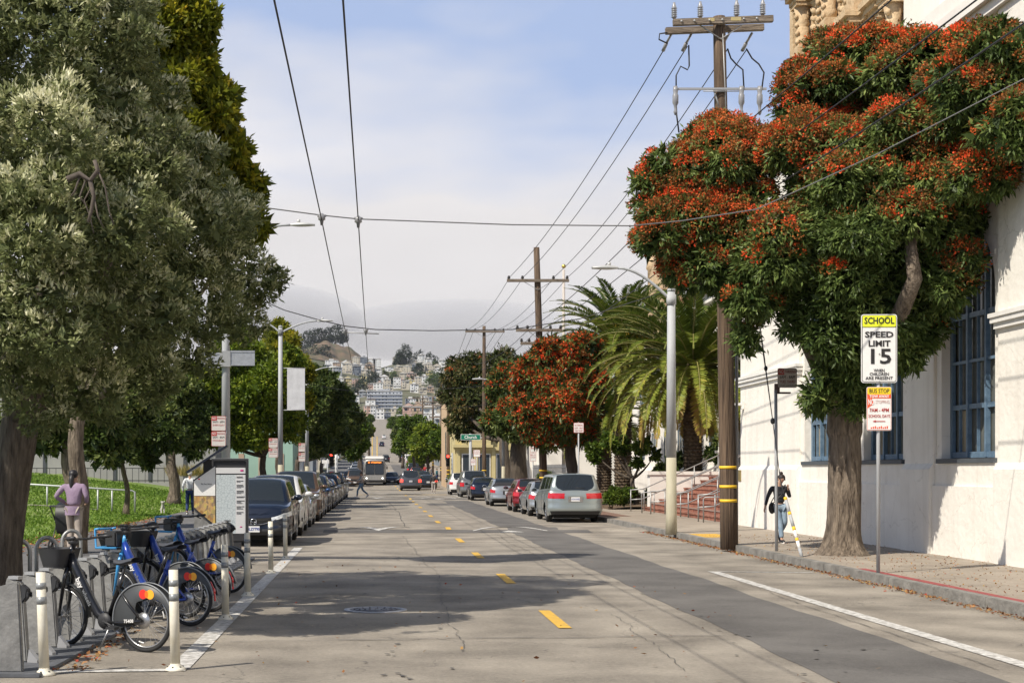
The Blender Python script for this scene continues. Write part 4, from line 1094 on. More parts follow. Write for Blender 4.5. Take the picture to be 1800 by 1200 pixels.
# trolley wires and spans
yS1, yS2 = 23.7, 41.9
for i, x_ in enumerate((-.86, -.275)):
    wire([(x_ , -6, 5.95), (x_, yS1, 5.9), (x_ + .0, yS2, 5.85), (x_, 75, 5.85), (x_, 110, 5.85), (x_, 175, 6.0)], ('left' if i == 0 else 'right') + ' one of the pair of trolley wires over the roadway', .010, .03, group='trolley wires')
S1 = [(-4.6, yS1, 6.55), (X(465, yS1), yS1, Z(365, yS1)), (-.86, yS1, 5.98), (-.275, yS1, 5.92), (X(900, yS1), yS1, Z(395, yS1)), (X(1110, yS1), yS1, Z(397, yS1)), (X(1200, yS1), yS1, Z(388, yS1)), (X(1330, yS1), yS1, Z(368, yS1)), (X(1560, yS1), yS1 + .4, Z(260, yS1)), (11.7, yS1 + 1.2, Z(60, yS1))]
wire(S1, 'near cross-street span wire holding the trolley wires, fixed to the cream wall', .010, 0, M_wirelt, n=3, group='span wires')
S2 = [(-4.4, yS2 + 1, 7.3), (X(500, yS2), yS2, Z(545, yS2)), (X(560, yS2), yS2, Z(562, yS2)), (-.86, yS2, Z(573, yS2)), (X(660, yS2), yS2, Z(579, yS2)), (X(760, yS2), yS2, Z(581, yS2)), (X(900, yS2), yS2, Z(579, yS2)), (X(1020, yS2), yS2, Z(560, yS2)), (8.2, yS2 - .4, Z(514, yS2))]
wire(S2, 'second span wire crossing the street from the tall grey lamp pole', .014, 0, n=3, group='span wires')
wire([(-4.4, 76, 6.6), (-.5, 76, 5.9), (8.3, 76, 6.5)], 'third span wire over the street beyond the speed humps', .012, .1, group='span wires')
wire([(-4.4, 105, 6.8), (-.5, 105, 5.9), (8.3, 105, 6.6)], 'fourth span wire over the street near the signals', .012, .1, group='span wires')
for i, (sx_, y_, z_) in enumerate(((-.86, yS1, 5.94), (-.275, yS1, 5.9), (-.275, yS2, 5.84), (-.86, yS2, 5.84))):
    m_ = MB(); m_.lathe([(.02, .07), (.05, .04), (.06, -.03), (.03, -.05), (.02, -.12)], c=(0, 0, 0), n=10); m_.cyl((-.07, 0, .03), (.07, 0, .03), .02, n=6)
    tag(m_.build('wire_hanger', M_ins, None, loc=(sx_, y_, z_)), ['left hanger clamp on the near span wire', 'right hanger clamp on the near span wire', 'right hanger clamp on the second span wire', 'left hanger clamp on the second span wire'][i], 'wire clamp')
wire([(-.95, yS2, 5.80), (.1, yS2, 5.76)], 'short spreader bar under the second span wire', .018, 0, M_hdw, n=2, group=None)
# guy wire with striped guard
gy_ = empty('guy_wire', (8.62, 29.9, SW), 0, 'slanted guy wire with yellow and white striped guard planted by the kerb', 'guy wire')
top = Vector((X(1283, 34.4) - 8.62, 34.4 - 29.9, Z(195, 34.4) - SW)); bot = Vector((0, 0, 0)); a1 = Vector((X(1372, 30.6) - 8.62, .7, Z(845, 30.6) - SW))
a2 = Vector((X(1340, 31.8) - 8.62, 1.9, Z(600, 31.8) - SW))
m_ = MB(); m_.tube([bot, a1, a2, top], .010, 5); m_.ell(tuple(a1.lerp(a2, .42)), (.05, .05, .07), 8, 5); m_.ell(tuple(a1.lerp(a2, .8)), (.04, .04, .06), 8, 5); m_.tube([a1.lerp(a2, .42) + Vector((.0, 0, 0)), (X(1310, 34) - 8.62, 4.2, 7.5)], .008, 5); m_.build('cable', M_wire, gy_)
cols = [M_sk, M_sw, M_ysp, M_sw, M_ysp, M_sk, M_ysp, M_sk, M_ysp]
brk = [.0, .22, .42, .50, .70, .80, 1.12, 1.20, 1.52, 1.60]
for i in range(9):
    j = (M_sw, M_ysp, M_sk).index(cols[i]); m_ = MB(); m_.cyl(a1 * (brk[i] / 2.05), a1 * (brk[i + 1] / 2.05), .034, n=10)
    m_.build(('white_guard', 'yellow_guard', 'grey_guard')[j], (M_sw, M_ysp, M_pole)[j], gy_)
# ================================================================ vehicles
M_tyre = mat('tyre_rubber', (.018, .018, .018), .85, var=.1)
M_rim = mat('alloy_rim', (.42, .43, .45), .3, .8, var=0)
M_cglass = mat('car_window_glass', (.018, .022, .024), .04, var=0, spec=.8)
M_under = mat('underbody_black', (.012, .012, .012), .9, var=0)
M_trim = mat('black_plastic_trim', (.03, .03, .032), .55, var=0)
M_chrome = mat('chrome', (.6, .6, .62), .15, 1, var=0)
M_hl = mat('headlight_lens', (.45, .48, .50), .2, .1, var=.3, vs=14, col2=(.85, .86, .86))
M_tl = mat('tail_light_lens', (.48, .012, .016), .15, var=.1, vs=9, spec=.8, coat=.6)
M_tlon = mat('brake_light_lit', (1, .06, .04), .3, var=0, emis=1.6)
M_plate = mat('plate_white', (.75, .75, .74), .5, var=0)
M_plateb = mat('plate_blue', (.05, .08, .3), .5, var=0)
def paint(name, c, metal=.45, rough=.28): return mat(name, c, rough, metal, var=0, coat=.7)
PT = dict(navy=paint('navy_paint', (.012, .018, .035)), white=paint('white_paint', (.62, .62, .60), 0), silver=paint('silver_paint', (.40, .42, .43), .6), grey=paint('grey_paint', (.09, .092, .10)),
          blue=paint('blue_paint', (.03, .07, .17)), brown=paint('brown_paint', (.13, .08, .05)), black=paint('black_paint', (.012, .012, .014), .2), red=paint('red_paint', (.19, .008, .012), .3),
          green=paint('greygreen_paint', (.34, .38, .37), .55), tan=paint('tan_paint', (.32, .27, .2)), dsil=paint('dark_silver_paint', (.22, .225, .22), .6))
KIND = dict(
    suv=dict(L=4.55, W=1.84, H=1.68, wb=2.70, fo=.90, wr=.355, sh=[(0, .78), (.12, .92), (.35, .99), (1.2, 1.09), (4.3, 1.16), (4.55, 1.10)], g=(1.12, 2.0, 3.95, 4.46), tum=.17),
    van=dict(dR=.20, L=5.12, W=1.96, H=1.76, wb=3.0, fo=.98, wr=.345, sh=[(0, .72), (.2, .88), (.95, 1.04), (4.9, 1.17), (5.12, 1.13)], g=(.80, 1.9, 4.70, 5.04), tum=.15),
    sedan=dict(L=4.72, W=1.83, H=1.44, wb=2.78, fo=.93, wr=.33, sh=[(0, .62), (.15, .74), (.4, .80), (1.25, .92), (3.9, .99), (4.55, 1.02), (4.72, .93)], g=(1.2, 2.05, 3.25, 4.05), tum=.19),
    hatch=dict(L=4.25, W=1.77, H=1.50, wb=2.6, fo=.85, wr=.32, sh=[(0, .68), (.15, .8), (1.0, .97), (4.0, 1.04), (4.25, .98)], g=(.95, 1.8, 3.4, 4.15), tum=.18),
    bigsuv=dict(dR=.24, L=5.0, W=1.95, H=1.85, wb=2.95, fo=.92, wr=.38, sh=[(0, .9), (.12, 1.06), (1.3, 1.18), (4.8, 1.22), (5.0, 1.16)], g=(1.3, 1.95, 4.6, 4.93), tum=.14),
)
def car(kind, name, front=True, rear=True, plate_txt=None, lit=False, emblem=False):
    k = KIND[kind]; L, W, H = k['L'], k['W'], k['H']; wr = k['wr']; hw = W / 2
    root = empty(name)
    sy_, sz_ = zip(*k['sh'])
    # smooth shoulder line
    ya = [k['fo'], k['fo'] + k['wb']]; AR = wr + .055
    dF, dR, nn = .62, k.get('dR', .36), 3.0
    out_ = []
    for i in range(15):
        a = math.pi / 2 * i / 14
        out_.append((hw * math.sin(a) ** (2 / nn), dF - dF * math.cos(a) ** (2 / nn)))
    y = dF + .06
    while y < L - dR - .03: out_.append((hw, y)); y += .065
    for i in range(13):
        a = math.pi / 2 * (1 - i / 12)
        out_.append((hw * math.sin(a) ** (2 / nn), L - dR + dR * math.cos(a) ** (2 / nn)))
    NR = 13
    def zb(y):
        z = .24 + .05 * max(0, 1 - y / .6) + .06 * max(0, 1 - (L - y) / .6)
        for c in ya:
            if abs(y - c) < AR: z = max(z, wr + math.sqrt(AR * AR - (y - c) ** 2))
        return z
    zsh = lambda y: float(np.interp(y, sy_, sz_))
    cols = []
    for (x, y) in out_:
        b, t_ = zb(y), zsh(y); col = []
        for r in range(NR + 1):
            t = r / NR; z = b + (t_ - b) * t
            u = (z - .22) / (t_ - .22)
            o = .075 * max(0, .25 - u) / .25 - 0 + .055 * max(0, (u - .72) / .28) ** 1.8
            o -= .012 * math.exp(-((u - .62) / .06) ** 2)          # shoulder crease
            end = 1 - min(1, min(y / .35, (L - y) / .35))
            o -= .045 * end * math.exp(-((u - .30) / .2) ** 2)      # bumper bulge
            s = 1 - o / hw
            near = 1 if y < L / 2 else -1
            yy = y + near * o * end * 1.2
            # arch lip
            for c in ya:
                d = math.hypot(yy - c, z - wr)
                if AR - .02 < d < AR + .09: s += .014
            col.append((x * s, yy, z))
        cols.append(col)
    def half(sgn): return [[(sgn * p[0], p[1], p[2]) for p in c] for c in cols]
    body = MB(); body.grid(half(1)); body.grid(half(-1), flip=True)
    # top surface between the two shoulder lines
    tp = []
    for c in cols:
        x, y, z = c[-1]; row = []
        for j in range(13):
            u = -1 + 2 * j / 12
            cz = z + .055 * (1 - abs(u) ** 2.6) * min(1, x / hw * 1.2)
            if y < k['g'][0] + .2: cz += .012 * math.exp(-((abs(u) - .62) / .1) ** 2)
            row.append((x * u, y, cz))
        tp.append(row)
    body.grid(tp)
    # greenhouse
    g0, g1, g2, g3 = k['g']
    ws = np.unique(np.concatenate([np.linspace(g0, g1, 12), np.linspace(g1, g2, 22), np.linspace(g2, g3, 10)]))
    def hwat(y):
        ys_ = [c[-1][1] for c in cols]; xs_ = [c[-1][0] for c in cols]
        return float(np.interp(y, ys_, xs_))
    ns, ntp = 7, 12; gh = []
    for y in ws:
        zs = zsh(y) + .005
        if y < g1: f = ((y - g0) / (g1 - g0)); f = math.sin(f * math.pi / 2) ** .92
        elif y < g2: f = 1
        else: f = math.cos((y - g2) / (g3 - g2) * math.pi / 2) ** .85 if g3 - g2 > .5 else 1 - ((y - g2) / (g3 - g2)) ** 1.35
        mid = 1 - .035 * ((y - (g1 * .6 + g2 * .4)) / (g2 - g1)) ** 2 if g1 < y < g2 else .99
        zr = zs + max(.003, (H * mid - zs) * f)
        w0 = hwat(y) - .035; w1 = w0 - k['tum'] * (zr - zs) / (H - zs) - .01
        row = []
        for j in range(ns + 1):
            t = j / ns; row.append((w0 + (w1 - w0) * t ** 1.15, y, zs + (zr - .03 * f - zs) * t))
        for j in range(1, ntp):
            u = 1 - 2 * j / ntp; row.append((w1 * (abs(u) ** .9) * (1 if u >= 0 else -1) * 1.0, y, zr + .03 * (1 - u * u) - .03 * f * abs(u) ** 6))
        for j in range(ns + 1):
            t = 1 - j / ns; row.append((-(w0 + (w1 - w0) * t ** 1.15), y, zs + (zr - .03 * f - zs) * t))
        gh.append(row)
    m_ = len(gh[0]); GG = dict(windshield=[], rear_window=[], side_left=[], side_right=[]); B_ = []
    pil = [g0 + (g3 - g0) * .50]
    if g3 - g0 > 3.0: pil.append(g0 + (g3 - g0) * .74)
    vs = [p for row in gh for p in row]
    for i in range(len(gh) - 1):
        ym = (ws[i] + ws[i + 1]) / 2
        for j in range(m_ - 1):
            f = (i * m_ + j, i * m_ + j + 1, (i + 1) * m_ + j + 1, (i + 1) * m_ + j)
            side = j < ns or j >= m_ - 1 - ns
            js = j if j < ns else (m_ - 2 - j)
            glass = False
            if side:
                lo = g0 + (g1 - g0) * (.42 + .07 * js); hi = g3 - (g3 - g2) * (.35 + .08 * js) - .12
                glass = lo < ym < hi and js < ns - 1 and js >= (1 if True else 0) and not any(abs(ym - q) < .06 for q in pil)
            else:
                jt = j - ns
                if ym < g1 - .02: glass = 1 <= jt < ntp - 1
                elif ym > g2 + .03: glass = 1 <= jt < ntp - 1 and ym < g3 - (.08 if g3 - g2 > .4 else .0)
            (GG['side_left' if side and j < ns else 'side_right' if side else 'windshield' if ym < g1 else 'rear_window'] if glass else B_).append(f)
    body.add(vs, B_, 0, True)
    bo = body.build('body', PT['navy'], root); bo['painted'] = 1
    for gn, gf in GG.items():
        if gf: gl = MB(); gl.add(vs, gf, 0, True); gl.build('side_windows' if 'side' in gn else gn, M_cglass, root)
    ub = MB(); ub.box(-hw + .24, .25, .17, hw - .24, L - .25, .62); ub.box(-hw + .09, .35, .22, hw - .09, ya[0] - AR, .5); ub.box(-hw + .09, ya[0] + AR, .22, hw - .09, ya[1] - AR, .5); ub.box(-hw + .12, ya[1] + AR, .24, hw - .12, L - .2, .5)
    ub.build('underbody', M_under, root)
    # wheels
    for c in ya:
        for s in (-1, 1):
            wo = MB(); xo = s * (hw - .035); xi = s * (hw - .25); 
            pr = [(wr * .62, 0), (wr * .66, .015), (wr * .93, .02), (wr, .05), (wr, .18), (wr * .93, .215), (wr * .3, .215)]
            wo.lathe([(r_, -s * h) for r_, h in pr], axis='x', n=26); wh = wo.build('wheel', M_tyre, root, loc=(xo, c, wr))
            rm = MB(); rm.lathe([(wr * .64, -s * .012), (wr * .60, -s * .03), (wr * .3, -s * .05), (wr * .12, -s * .0), (.0, -s * .0)], axis='x', n=24, mi=1)
            rm.torus((-s * .008, 0, 0), wr * .62, .014, axis='x', n=26, m=6)
            for q in range(5):
                for dq in (-.13, .13):
                    a = 2 * math.pi * q / 5 + .3; a2 = a + dq
                    rm.cyl((-s * .004, .05 * math.cos(a), .05 * math.sin(a)), (-s * .008, wr * .6 * math.cos(a2), wr * .6 * math.sin(a2)), .022, .016, n=5)
            rm.lathe([(.06, -s * .01), (.055, s * .006), (0, s * .006)], axis='x', n=12)
            rm.build('rim', [M_rim, M_under], wh)
    # patches copied from the skin
    nF = 15; nR = 13; nc = len(cols)
    def patch(sel_cols, r0, r1, name_, m, sgn, off=.010, both=False):
        mb2 = MB(); a, b = sel_cols
        sub = []
        for ci in range(a, b + 1):
            row = []
            for r in range(r0, r1 + 1):
                p = cols[ci][r]; c = (0, p[1], p[2])
                if ci < nF: nx = math.sin(math.pi / 2 * ci / 14) ** 2; ny = -math.cos(math.pi / 2 * ci / 14)
                elif ci >= nc - nR: q = (nc - 1 - ci) / 12; nx = math.sin(math.pi / 2 * q) ** 2; ny = math.cos(math.pi / 2 * q)
                else: nx, ny = 1, 0
                row.append((sgn * (p[0] + nx * off), p[1] + ny * off, p[2]))
            sub.append(row)
        mb2.grid(sub, flip=sgn < 0)
        if both: mb2.grid([[(-x, y, z) for x, y, z in row] for row in sub], flip=sgn > 0)
        return mb2.build(name_, m, root)
    # door seams, belt trim and handles
    sm = MB()
    for s in (-1, 1):
        ys_ = [c[0][1] for c in cols]
        for yd in (ya[0] + AR + .08, pil[0], min(ya[1] - .1, pil[0] + 1.0)):
            ci = min(range(nc), key=lambda i: abs(cols[i][0][1] - yd))
            lo = 1 if zb(cols[ci][0][1]) < .35 else 0
            path = [(s * (cols[ci][r][0] + .002), cols[ci][r][1], cols[ci][r][2]) for r in range(lo, NR + 1)]
            sm.tube(path, .006, 4)
        path = [(s * (c[-1][0] - .012), c[-1][1], c[-1][2] + .008) for c in cols if g0 + .35 < c[-1][1] < g3 - .2]
        sm.tube(path, .011, 4)
    sm.build('door_seams', M_trim, root)
    hd = MB()
    for s in (-1, 1):
        for yd in (pil[0] - .22, pil[0] + .72):
            hd.tube([(s * (hw - .004), yd - .09, zsh(yd) - .13), (s * (hw + .022), yd - .07, zsh(yd) - .13), (s * (hw + .022), yd + .07, zsh(yd) - .13), (s * (hw - .004), yd + .09, zsh(yd) - .13)], .012, 6)
    h_ = hd.build('door_handles', PT['navy'], root); h_['painted'] = 1
    for s in (-1, 1):
        mi_ = MB(); cy = g0 + .48; cz = zsh(cy) + .10
        mi_.ell((s * (hw + .10), cy, cz), (.115, .07, .075), 12, 8); mi_.box(s * (hw - .06) - .03, cy - .03, cz - .06, s * (hw - .06) + .08, cy + .04, cz - .02)
        q = mi_.build('side_mirror', PT['navy'], root); q['painted'] = 1
        mm = MB(); mm.ell((s * (hw + .10), cy + .05, cz), (.095, .025, .058), 10, 6); mm.build('mirror_glass', M_cglass, q)
    if front:
        for s in (-1, 1): patch((3, 14), 9, 11, 'headlight', M_hl, s, .013)
        patch((0, 3), 7, 11, 'grille', M_under, 1, .008, both=True)
        bars = MB()
        for r in (7.4, 8, 8.6, 9.2, 9.8):
            path = []
            for ci in range(3, -1, -1):
                p0 = cols[ci][int(r)]; p1 = cols[ci][min(NR, int(r) + 1)]; f = r % 1
                path.append((p0[0] + (p1[0] - p0[0]) * f, p0[1] - .016, p0[2] + (p1[2] - p0[2]) * f))
            bars.tube([(-x, y_, z) for x, y_, z in path[:-1]] + path[::-1], .007, 4)
        bars.build('grille_bars', M_trim, root)
        patch((0, 9), 1, 4, 'bumper_intake', M_trim, 1, .006, both=True)
        for s in (-1, 1): patch((10, 12), 3, 5, 'fog_light', M_trim, s, .008)
        if emblem:
            zc = cols[0][9][2] - .01; yc = cols[0][9][1] - .03
            em = MB(); em.torus((0, yc, zc), .075, .010, n=28, m=6); 
            em.tube([(-.072, yc - .005, zc + .015), (-.03, yc - .01, zc + .005), (0, yc - .01, zc - .028), (.03, yc - .01, zc + .005), (.072, yc - .005, zc + .015)], .010, 6)
            em.build('emblem', M_chrome, root)
            gw = MB(); path = []
            for u in np.linspace(-1, 1, 15):
                x = u * .56; ci = min(range(15), key=lambda i: abs(cols[i][7][0] - abs(x)))
                path.append((x, cols[ci][7][1] - .02, cols[0][6][2] + .03 + .14 * abs(u) ** 2.2))
            gw.tube(path, .012, 6); gw.build('chrome_wing', M_chrome, root)
        pz = cols[0][4][2]; py_ = min(cols[0][3][1], cols[0][5][1]) - .03
        pl = MB(); pl.box(-.155, py_ - .01, pz - .075, .155, py_, pz + .075); pp = pl.build('license_plate', M_plate, root, bevel=.004)
        if plate_txt: text(plate_txt, .10, M_plateb, pp, (0, py_ - .013, pz), bold=.003, sx=.85)
    if rear:
        q0 = nc - nR
        for s in (-1, 1): patch((q0 + 1, q0 + (10 if kind == 'van' else 7)), 9 if kind == 'van' else 8 if kind != 'bigsuv' else 7, 12 if kind == 'van' else 11, 'tail_light', M_tlon if lit else M_tl, s, .012)
        pz = cols[-1][9][2] - .02; py_ = max(cols[-1][8][1], cols[-1][10][1]) + .012
        pl = MB(); pl.box(-.26, py_ - .006, pz - .10, .26, py_ + .0, pz + .10); pl.build('plate_recess', M_trim if kind != 'van' else M_chrome, root)
        pl = MB(); pl.box(-.155, py_ + .001, pz - .075, .155, py_ + .01, pz + .075); pp = pl.build('license_plate', M_plate, root)
        tx = text(plate_txt or '6KRV482', .085, M_plateb, pp, (0, py_ + .013, pz), bold=.001, sx=.85); tx.rotation_euler = (R(90), 0, R(180))
        patch((nc - 9, nc - 1), 0, 2, 'lower_bumper', M_trim, 1, .006, both=True)
        wp = MB(); wp.tube([(.0, g3 - (g3 - g2) * .15 + .02, zsh(g3) + .12), (-.35, g3 - (g3 - g2) * .2 + .04, zsh(g3) + .1)], .012, 4); wp.build('rear_wiper', M_trim, root)
    return root
CARS = {}
def put(kind, variant, x, yfront, rz, colr, label, group, cat='car', z=None, **kw):
    """x = centre across, y = the end nearest the camera"""
    key = (kind, variant)
    L = KIND[kind]['L']
    if rz: pos = (x, yfront + L, 0)      # rotated half a turn: origin (nose) is the far end
    else: pos = (x, yfront, 0)
    yc = yfront + L / 2; zz = P(yc) if z is None else z
    pos = (pos[0], pos[1], zz)
    name = 'parked_car' if cat == 'car' and 'parked' in label else cat.replace(' ', '_')
    if key not in CARS:
        o = car(kind, name, plate_txt=kw.get('plate'), lit=kw.get('lit', False), emblem=kw.get('emblem', False)); CARS[key] = o
        def pp(q):
            if q.type == 'MESH' and q.get('painted'): q.material_slots[0].link = 'OBJECT'; q.material_slots[0].material = PT[colr]
            for c in q.children: pp(c)
        pp(o); o.location = pos; o.rotation_euler = (0, 0, rz)
    else:
        o = copy_tree(CARS[key], None, pos, rz, None, PT[colr]); o.name = name
    if yfront > 170:
        sl_ = math.atan((P(yc + 2) - P(yc - 2)) / 4); o.rotation_euler[0] = sl_ if not rz else -sl_
        o.location[2] = P(pos[1])
    tag(o, label, cat, group)
    return o
LG = 'cars parked along the left kerb'; RG = 'cars parked along the right kerb'
pi = math.pi
put('suv', 'front', -3.02, 36.7, 0, 'navy', 'parked dark navy SUV with winged round emblem, nose beside the map panel', LG, plate='8LZ7795', emblem=True)
KIND['suv2'] = dict(KIND['suv'], L=4.7, H=1.74)
put('suv2', 'f', -3.0, 42.3, 0, 'white', 'parked white SUV with dark windows directly behind the navy SUV', LG)
put('sedan', 'f', -3.0, 48.2, 0, 'silver', 'parked low silver sedan with white side mirror behind the white SUV', LG)
put('bigsuv', 'f', -3.0, 54.2, 0, 'brown', 'parked large brown grey SUV, third row back, taller than its neighbours', LG)
put('hatch', 'f', -2.95, 60.2, 0, 'blue', 'parked blue hatchback with pale headlights behind the large brown SUV', LG)
put('suv', 'f2', -2.95, 65.6, 0, 'navy', 'parked dark blue SUV whose roof shows over the blue hatchback', LG)
put('sedan', 'f2', -2.9, 71.2, 0, 'grey', 'parked charcoal sedan behind the dark blue SUV on the left', LG)
put('sedan', 'f3', -2.9, 77.0, 0, 'silver', 'parked pale silver sedan midway down the left row', LG)
put('suv', 'f3', -2.9, 82.8, 0, 'black', 'parked black SUV with shiny hood in the left row', LG)
put('hatch', 'f3', -2.85, 88.6, 0, 'dsil', 'parked dark silver hatchback near the end of the left row', LG)
put('suv2', 'f3', -2.85, 94.0, 0, 'black', 'parked black SUV second from the end of the left row', LG)
put('sedan', 'f3', -2.8, 99.8, 0, 'white', 'parked white sedan, last of the left row beside the crossing pedestrian', LG)
put('van', 'rear', 7.22, 53.4, pi, 'green', 'parked silver green minivan with red tail lights nearest on the right kerb', RG, plate='6GXA382')
put('sedan', 'r', 7.2, 60.4, pi, 'silver', 'parked silver sedan half hidden in front of the minivan', RG)
put('hatch', 'r', 7.1, 66.6, pi, 'red', 'parked dark red hatchback between two silver cars', RG)
put('sedan', 'conv', 6.95, 77.6, pi, 'silver', 'parked silver convertible with black cloth roof beyond the red hatchback', RG)
put('sedan', 'r', 6.85, 92.0, pi, 'navy', 'parked dark navy sedan with red lights beyond the convertible', RG)
put('bigsuv', 'r', 6.85, 102.5, pi, 'dsil', 'parked boxy grey SUV with large dark rear window', RG)
put('suv', 'r', 6.6, 113.4, pi, 'white', 'parked white SUV at the far end of the near right row', RG)
# black soft top of the convertible
for o in list(bpy.data.objects):
    if o.get('label', '').startswith('parked silver convertible'):
        k = KIND['sedan']; m_ = MB(); Pp = []
        for i in range(15):
            t = i / 14; y = k['g'][0] + .75 + (k['g'][3] - k['g'][0] - .65) * t; s = math.sin(math.pi * (.12 + .88 * t) ** .8) if t < 1 else .0
            zz = .98 + (k['H'] + .035 - .98) * min(1, math.sin(math.pi * min(1, (.30 + .70 * t))) ** .55 if t < 1 else 0)
            hwd = .62 + .1 * t
            Pp.append([(hwd * math.cos(a) * 1.08, y, .98 + (zz - .98) * min(1, 1.12 * math.sin(a) ** .5)) for a in np.linspace(0, math.pi, 15)])
        m_.grid(Pp); m_.build('soft_top', mat('black_canvas', (.02, .02, .024), .9, var=.1), o)
MG = 'cars driving in the roadway'
put('bigsuv', 'lit', X(721.5, 138), 137, pi, 'grey', 'dark grey SUV driving away with lit brake lights', MG, lit=True)
put('sedan', 'lit', X(752, 147), 146, pi, 'black', 'dark sedan waiting beside the dark grey SUV at the signal', MG, lit=True)
far = [('suv', 'r', 746, 160, 'dsil', 'silver SUV in the far queue, just past the dark sedan'), ('sedan', 'lit', 741, 176, 'grey', 'grey sedan with red lights in the far queue'), ('sedan', 'lit', 737, 188, 'navy', 'dark blue sedan in the far queue before the red car'),
       ('suv', 'r', 732, 200, 'red', 'red SUV at the head of the far queue'), ('bigsuv', 'r', 727, 222, 'black', 'black tall SUV parked under the far green trees')]
for kd, v, px, yy, c, lb in far: put(kd, v, X(px, yy), yy, pi, c, lb, 'far queue of cars', lit=(v == 'lit'))
put('suv', 'r', X(678, 330), 330, pi, 'black', 'black SUV climbing the slope behind the bus', MG)
put('sedan', 'f3', X(689, 178), 176, 0, 'navy', 'dark car waiting to the right of the bus', MG)
put('suv', 'r', X(671, 500), 500, pi, 'navy', 'tiny dark car higher up the climbing street', MG)
put('suv', 'r', X(675, 620), 620, pi, 'white', 'tiny white car near the top of the climbing street', MG)
put('bigsuv', 'f', X(624, 163), 163, 0, 'brown', 'brown truck parked past the crossing, left of the bus', LG)
cc_ = ['navy', 'dsil', 'blue', 'grey', 'silver', 'black', 'white', 'navy', 'blue', 'grey']
desc = dict(navy='navy', dsil='dark silver', blue='blue', grey='grey', silver='silver', black='black', white='white')
ordn = ['first', 'second', 'third', 'fourth', 'fifth', 'sixth', 'seventh', 'eighth', 'ninth', 'tenth', 'eleventh', 'twelfth', 'thirteenth', 'fourteenth', 'fifteenth', 'sixteenth', 'seventeenth', 'eighteenth', 'nineteenth', 'twentieth']
for i in range(14):
    yy = 171 + i * 7.2; c = cc_[i % 10]
    put(('suv', 'sedan', 'hatch')[i % 3], ('f2', 'f3', 'f3')[i % 3], -2.9, yy, 0, c, f'{desc[c]} car parked up the left slope, {ordn[i]} beyond the crossing', 'cars parked up the far left kerb')
for i in range(12):
    yy = 245 + i * 13; c = cc_[(i * 3 + 4) % 10]
    put(('sedan', 'suv')[i % 2], 'r', 6.9 , yy, pi, c, f'{desc[c]} car parked up the right slope, {ordn[i]} past the black tall SUV', 'cars parked up the far right kerb')

# ---------------------------------------------------------------- trolley bus
M_busg = mat('bus_grey_metal', (.30, .30, .29), .45, .3, var=.1, vs=3); M_busw = mat('bus_pale_roof', (.55, .54, .52), .6, var=.06, vs=2); M_led = mat('led_destination', (1, .28, .04), .5, var=0, emis=1.2); M_hon = mat('lit_headlamp', (1, .95, .85), .3, var=0, emis=2.5)
bus = empty('trolley_bus', (-.10, 170.5, P(175)), 0, 'grey and white trolley bus with orange destination sign and roof poles', 'bus')
m_ = MB()
def bsec(y, w_, zt, ins): return [(-w_, y, .35), (-w_ - .02, y, 1.2), (-w_, y, 2.1), (-w_ + .05, y, zt - .35), (-w_ + .3, y, zt - .05), (0, y, zt), (w_ - .3, y, zt - .05), (w_ - .05, y, zt - .35), (w_, y, 2.1), (w_ + .02, y, 1.2), (w_, y, .35)]
m_.grid([bsec(y, w_, zt, 0) for y, w_, zt in ((0, 1.12, 2.85), (.06, 1.2, 2.98), (.25, 1.27, 3.05), (12, 1.28, 3.05), (12.2, 1.2, 2.95))])
m_.prism([(p[0], p[2]) for p in bsec(0, 1.12, 2.85, 0)], 'y', -.01, .0)
m_.build('body', M_busg, bus)
m_ = MB(); m_.box(-1.05, -.06, 1.22, -.03, -.015, 2.4); m_.box(.03, -.06, 1.22, 1.05, -.015, 2.4); m_.build('windshield', M_cglass, bus, bevel=.03)
for s in (-1, 1):
    m_ = MB(); 
    for i in range(8): m_.box(s * 1.285 - .012, 1.6 + i * 1.3, 1.3, s * 1.285 + .012, 2.75 + i * 1.3, 2.3)
    m_.build('side_window', M_cglass, bus)
m_ = MB(); m_.box(-1.0, -.06, 2.44, 1.0, -.015, 2.76); f = m_.build('destination_sign', M_sk, bus); text('33  STANYAN', .25, M_led, f, (0, -.065, 2.6), sx=1.0, bold=.01)
m_ = MB(); m_.box(-1.1, .3, 3.0, 1.1, 3.2, 3.35); m_.prism([(.0, 3.0), (.35, 3.35), (.35, 3.0)], 'x', -1.08, 1.08); m_.build('roof_fairing', M_busw, bus, bevel=.06)
for s in (-1, 1):
    m_ = MB(); m_.lathe([(.0, -.07), (.09, -.065), (.10, -.03), (.10, 0)], c=(s * .92, .03, .78), axis='y', n=12); m_.build('headlight', M_hon, bus)
    m_ = MB(); m_.ell((s * 1.42, -.15, 2.0), (.09, .08, .2)); m_.tube([(s * 1.2, .05, 2.5), (s * 1.42, -.15, 2.2)], .025, 5); m_.build('side_mirror', M_trim, bus)
    m_ = MB(); m_.tube([(s * .3, 8.5, 3.15), (s * .3, 14.5, 5.9)], .04, 6); m_.build('trolley_pole', M_ysp, bus)
    for yy in (2.5, 8.8):
        m_ = MB(); m_.lathe([(.2, -.15), (.48, -.15), (.48, .13), (.2, .13)], c=(s * 1.14, yy, .48), axis='x', n=18); m_.build('wheel', M_tyre, bus)
m_ = MB(); m_.box(-1.2, -.10, .28, 1.2, -.015, .58); m_.build('bumper', M_trim, bus, bevel=.04)
m_ = MB(); m_.box(-.85, -.45, .62, .85, -.38, .68); m_.box(-.85, -.45, .95, .85, -.40, 1.0)
for i in range(6): m_.box(-.8 + i * .31, -.44, .66, -.76 + i * .31, -.40, .97)
for s in (-.7, .7): m_.box(s - .03, -.42, .62, s + .03, -.08, .68)
m_.build('bike_rack', M_hdw, bus)

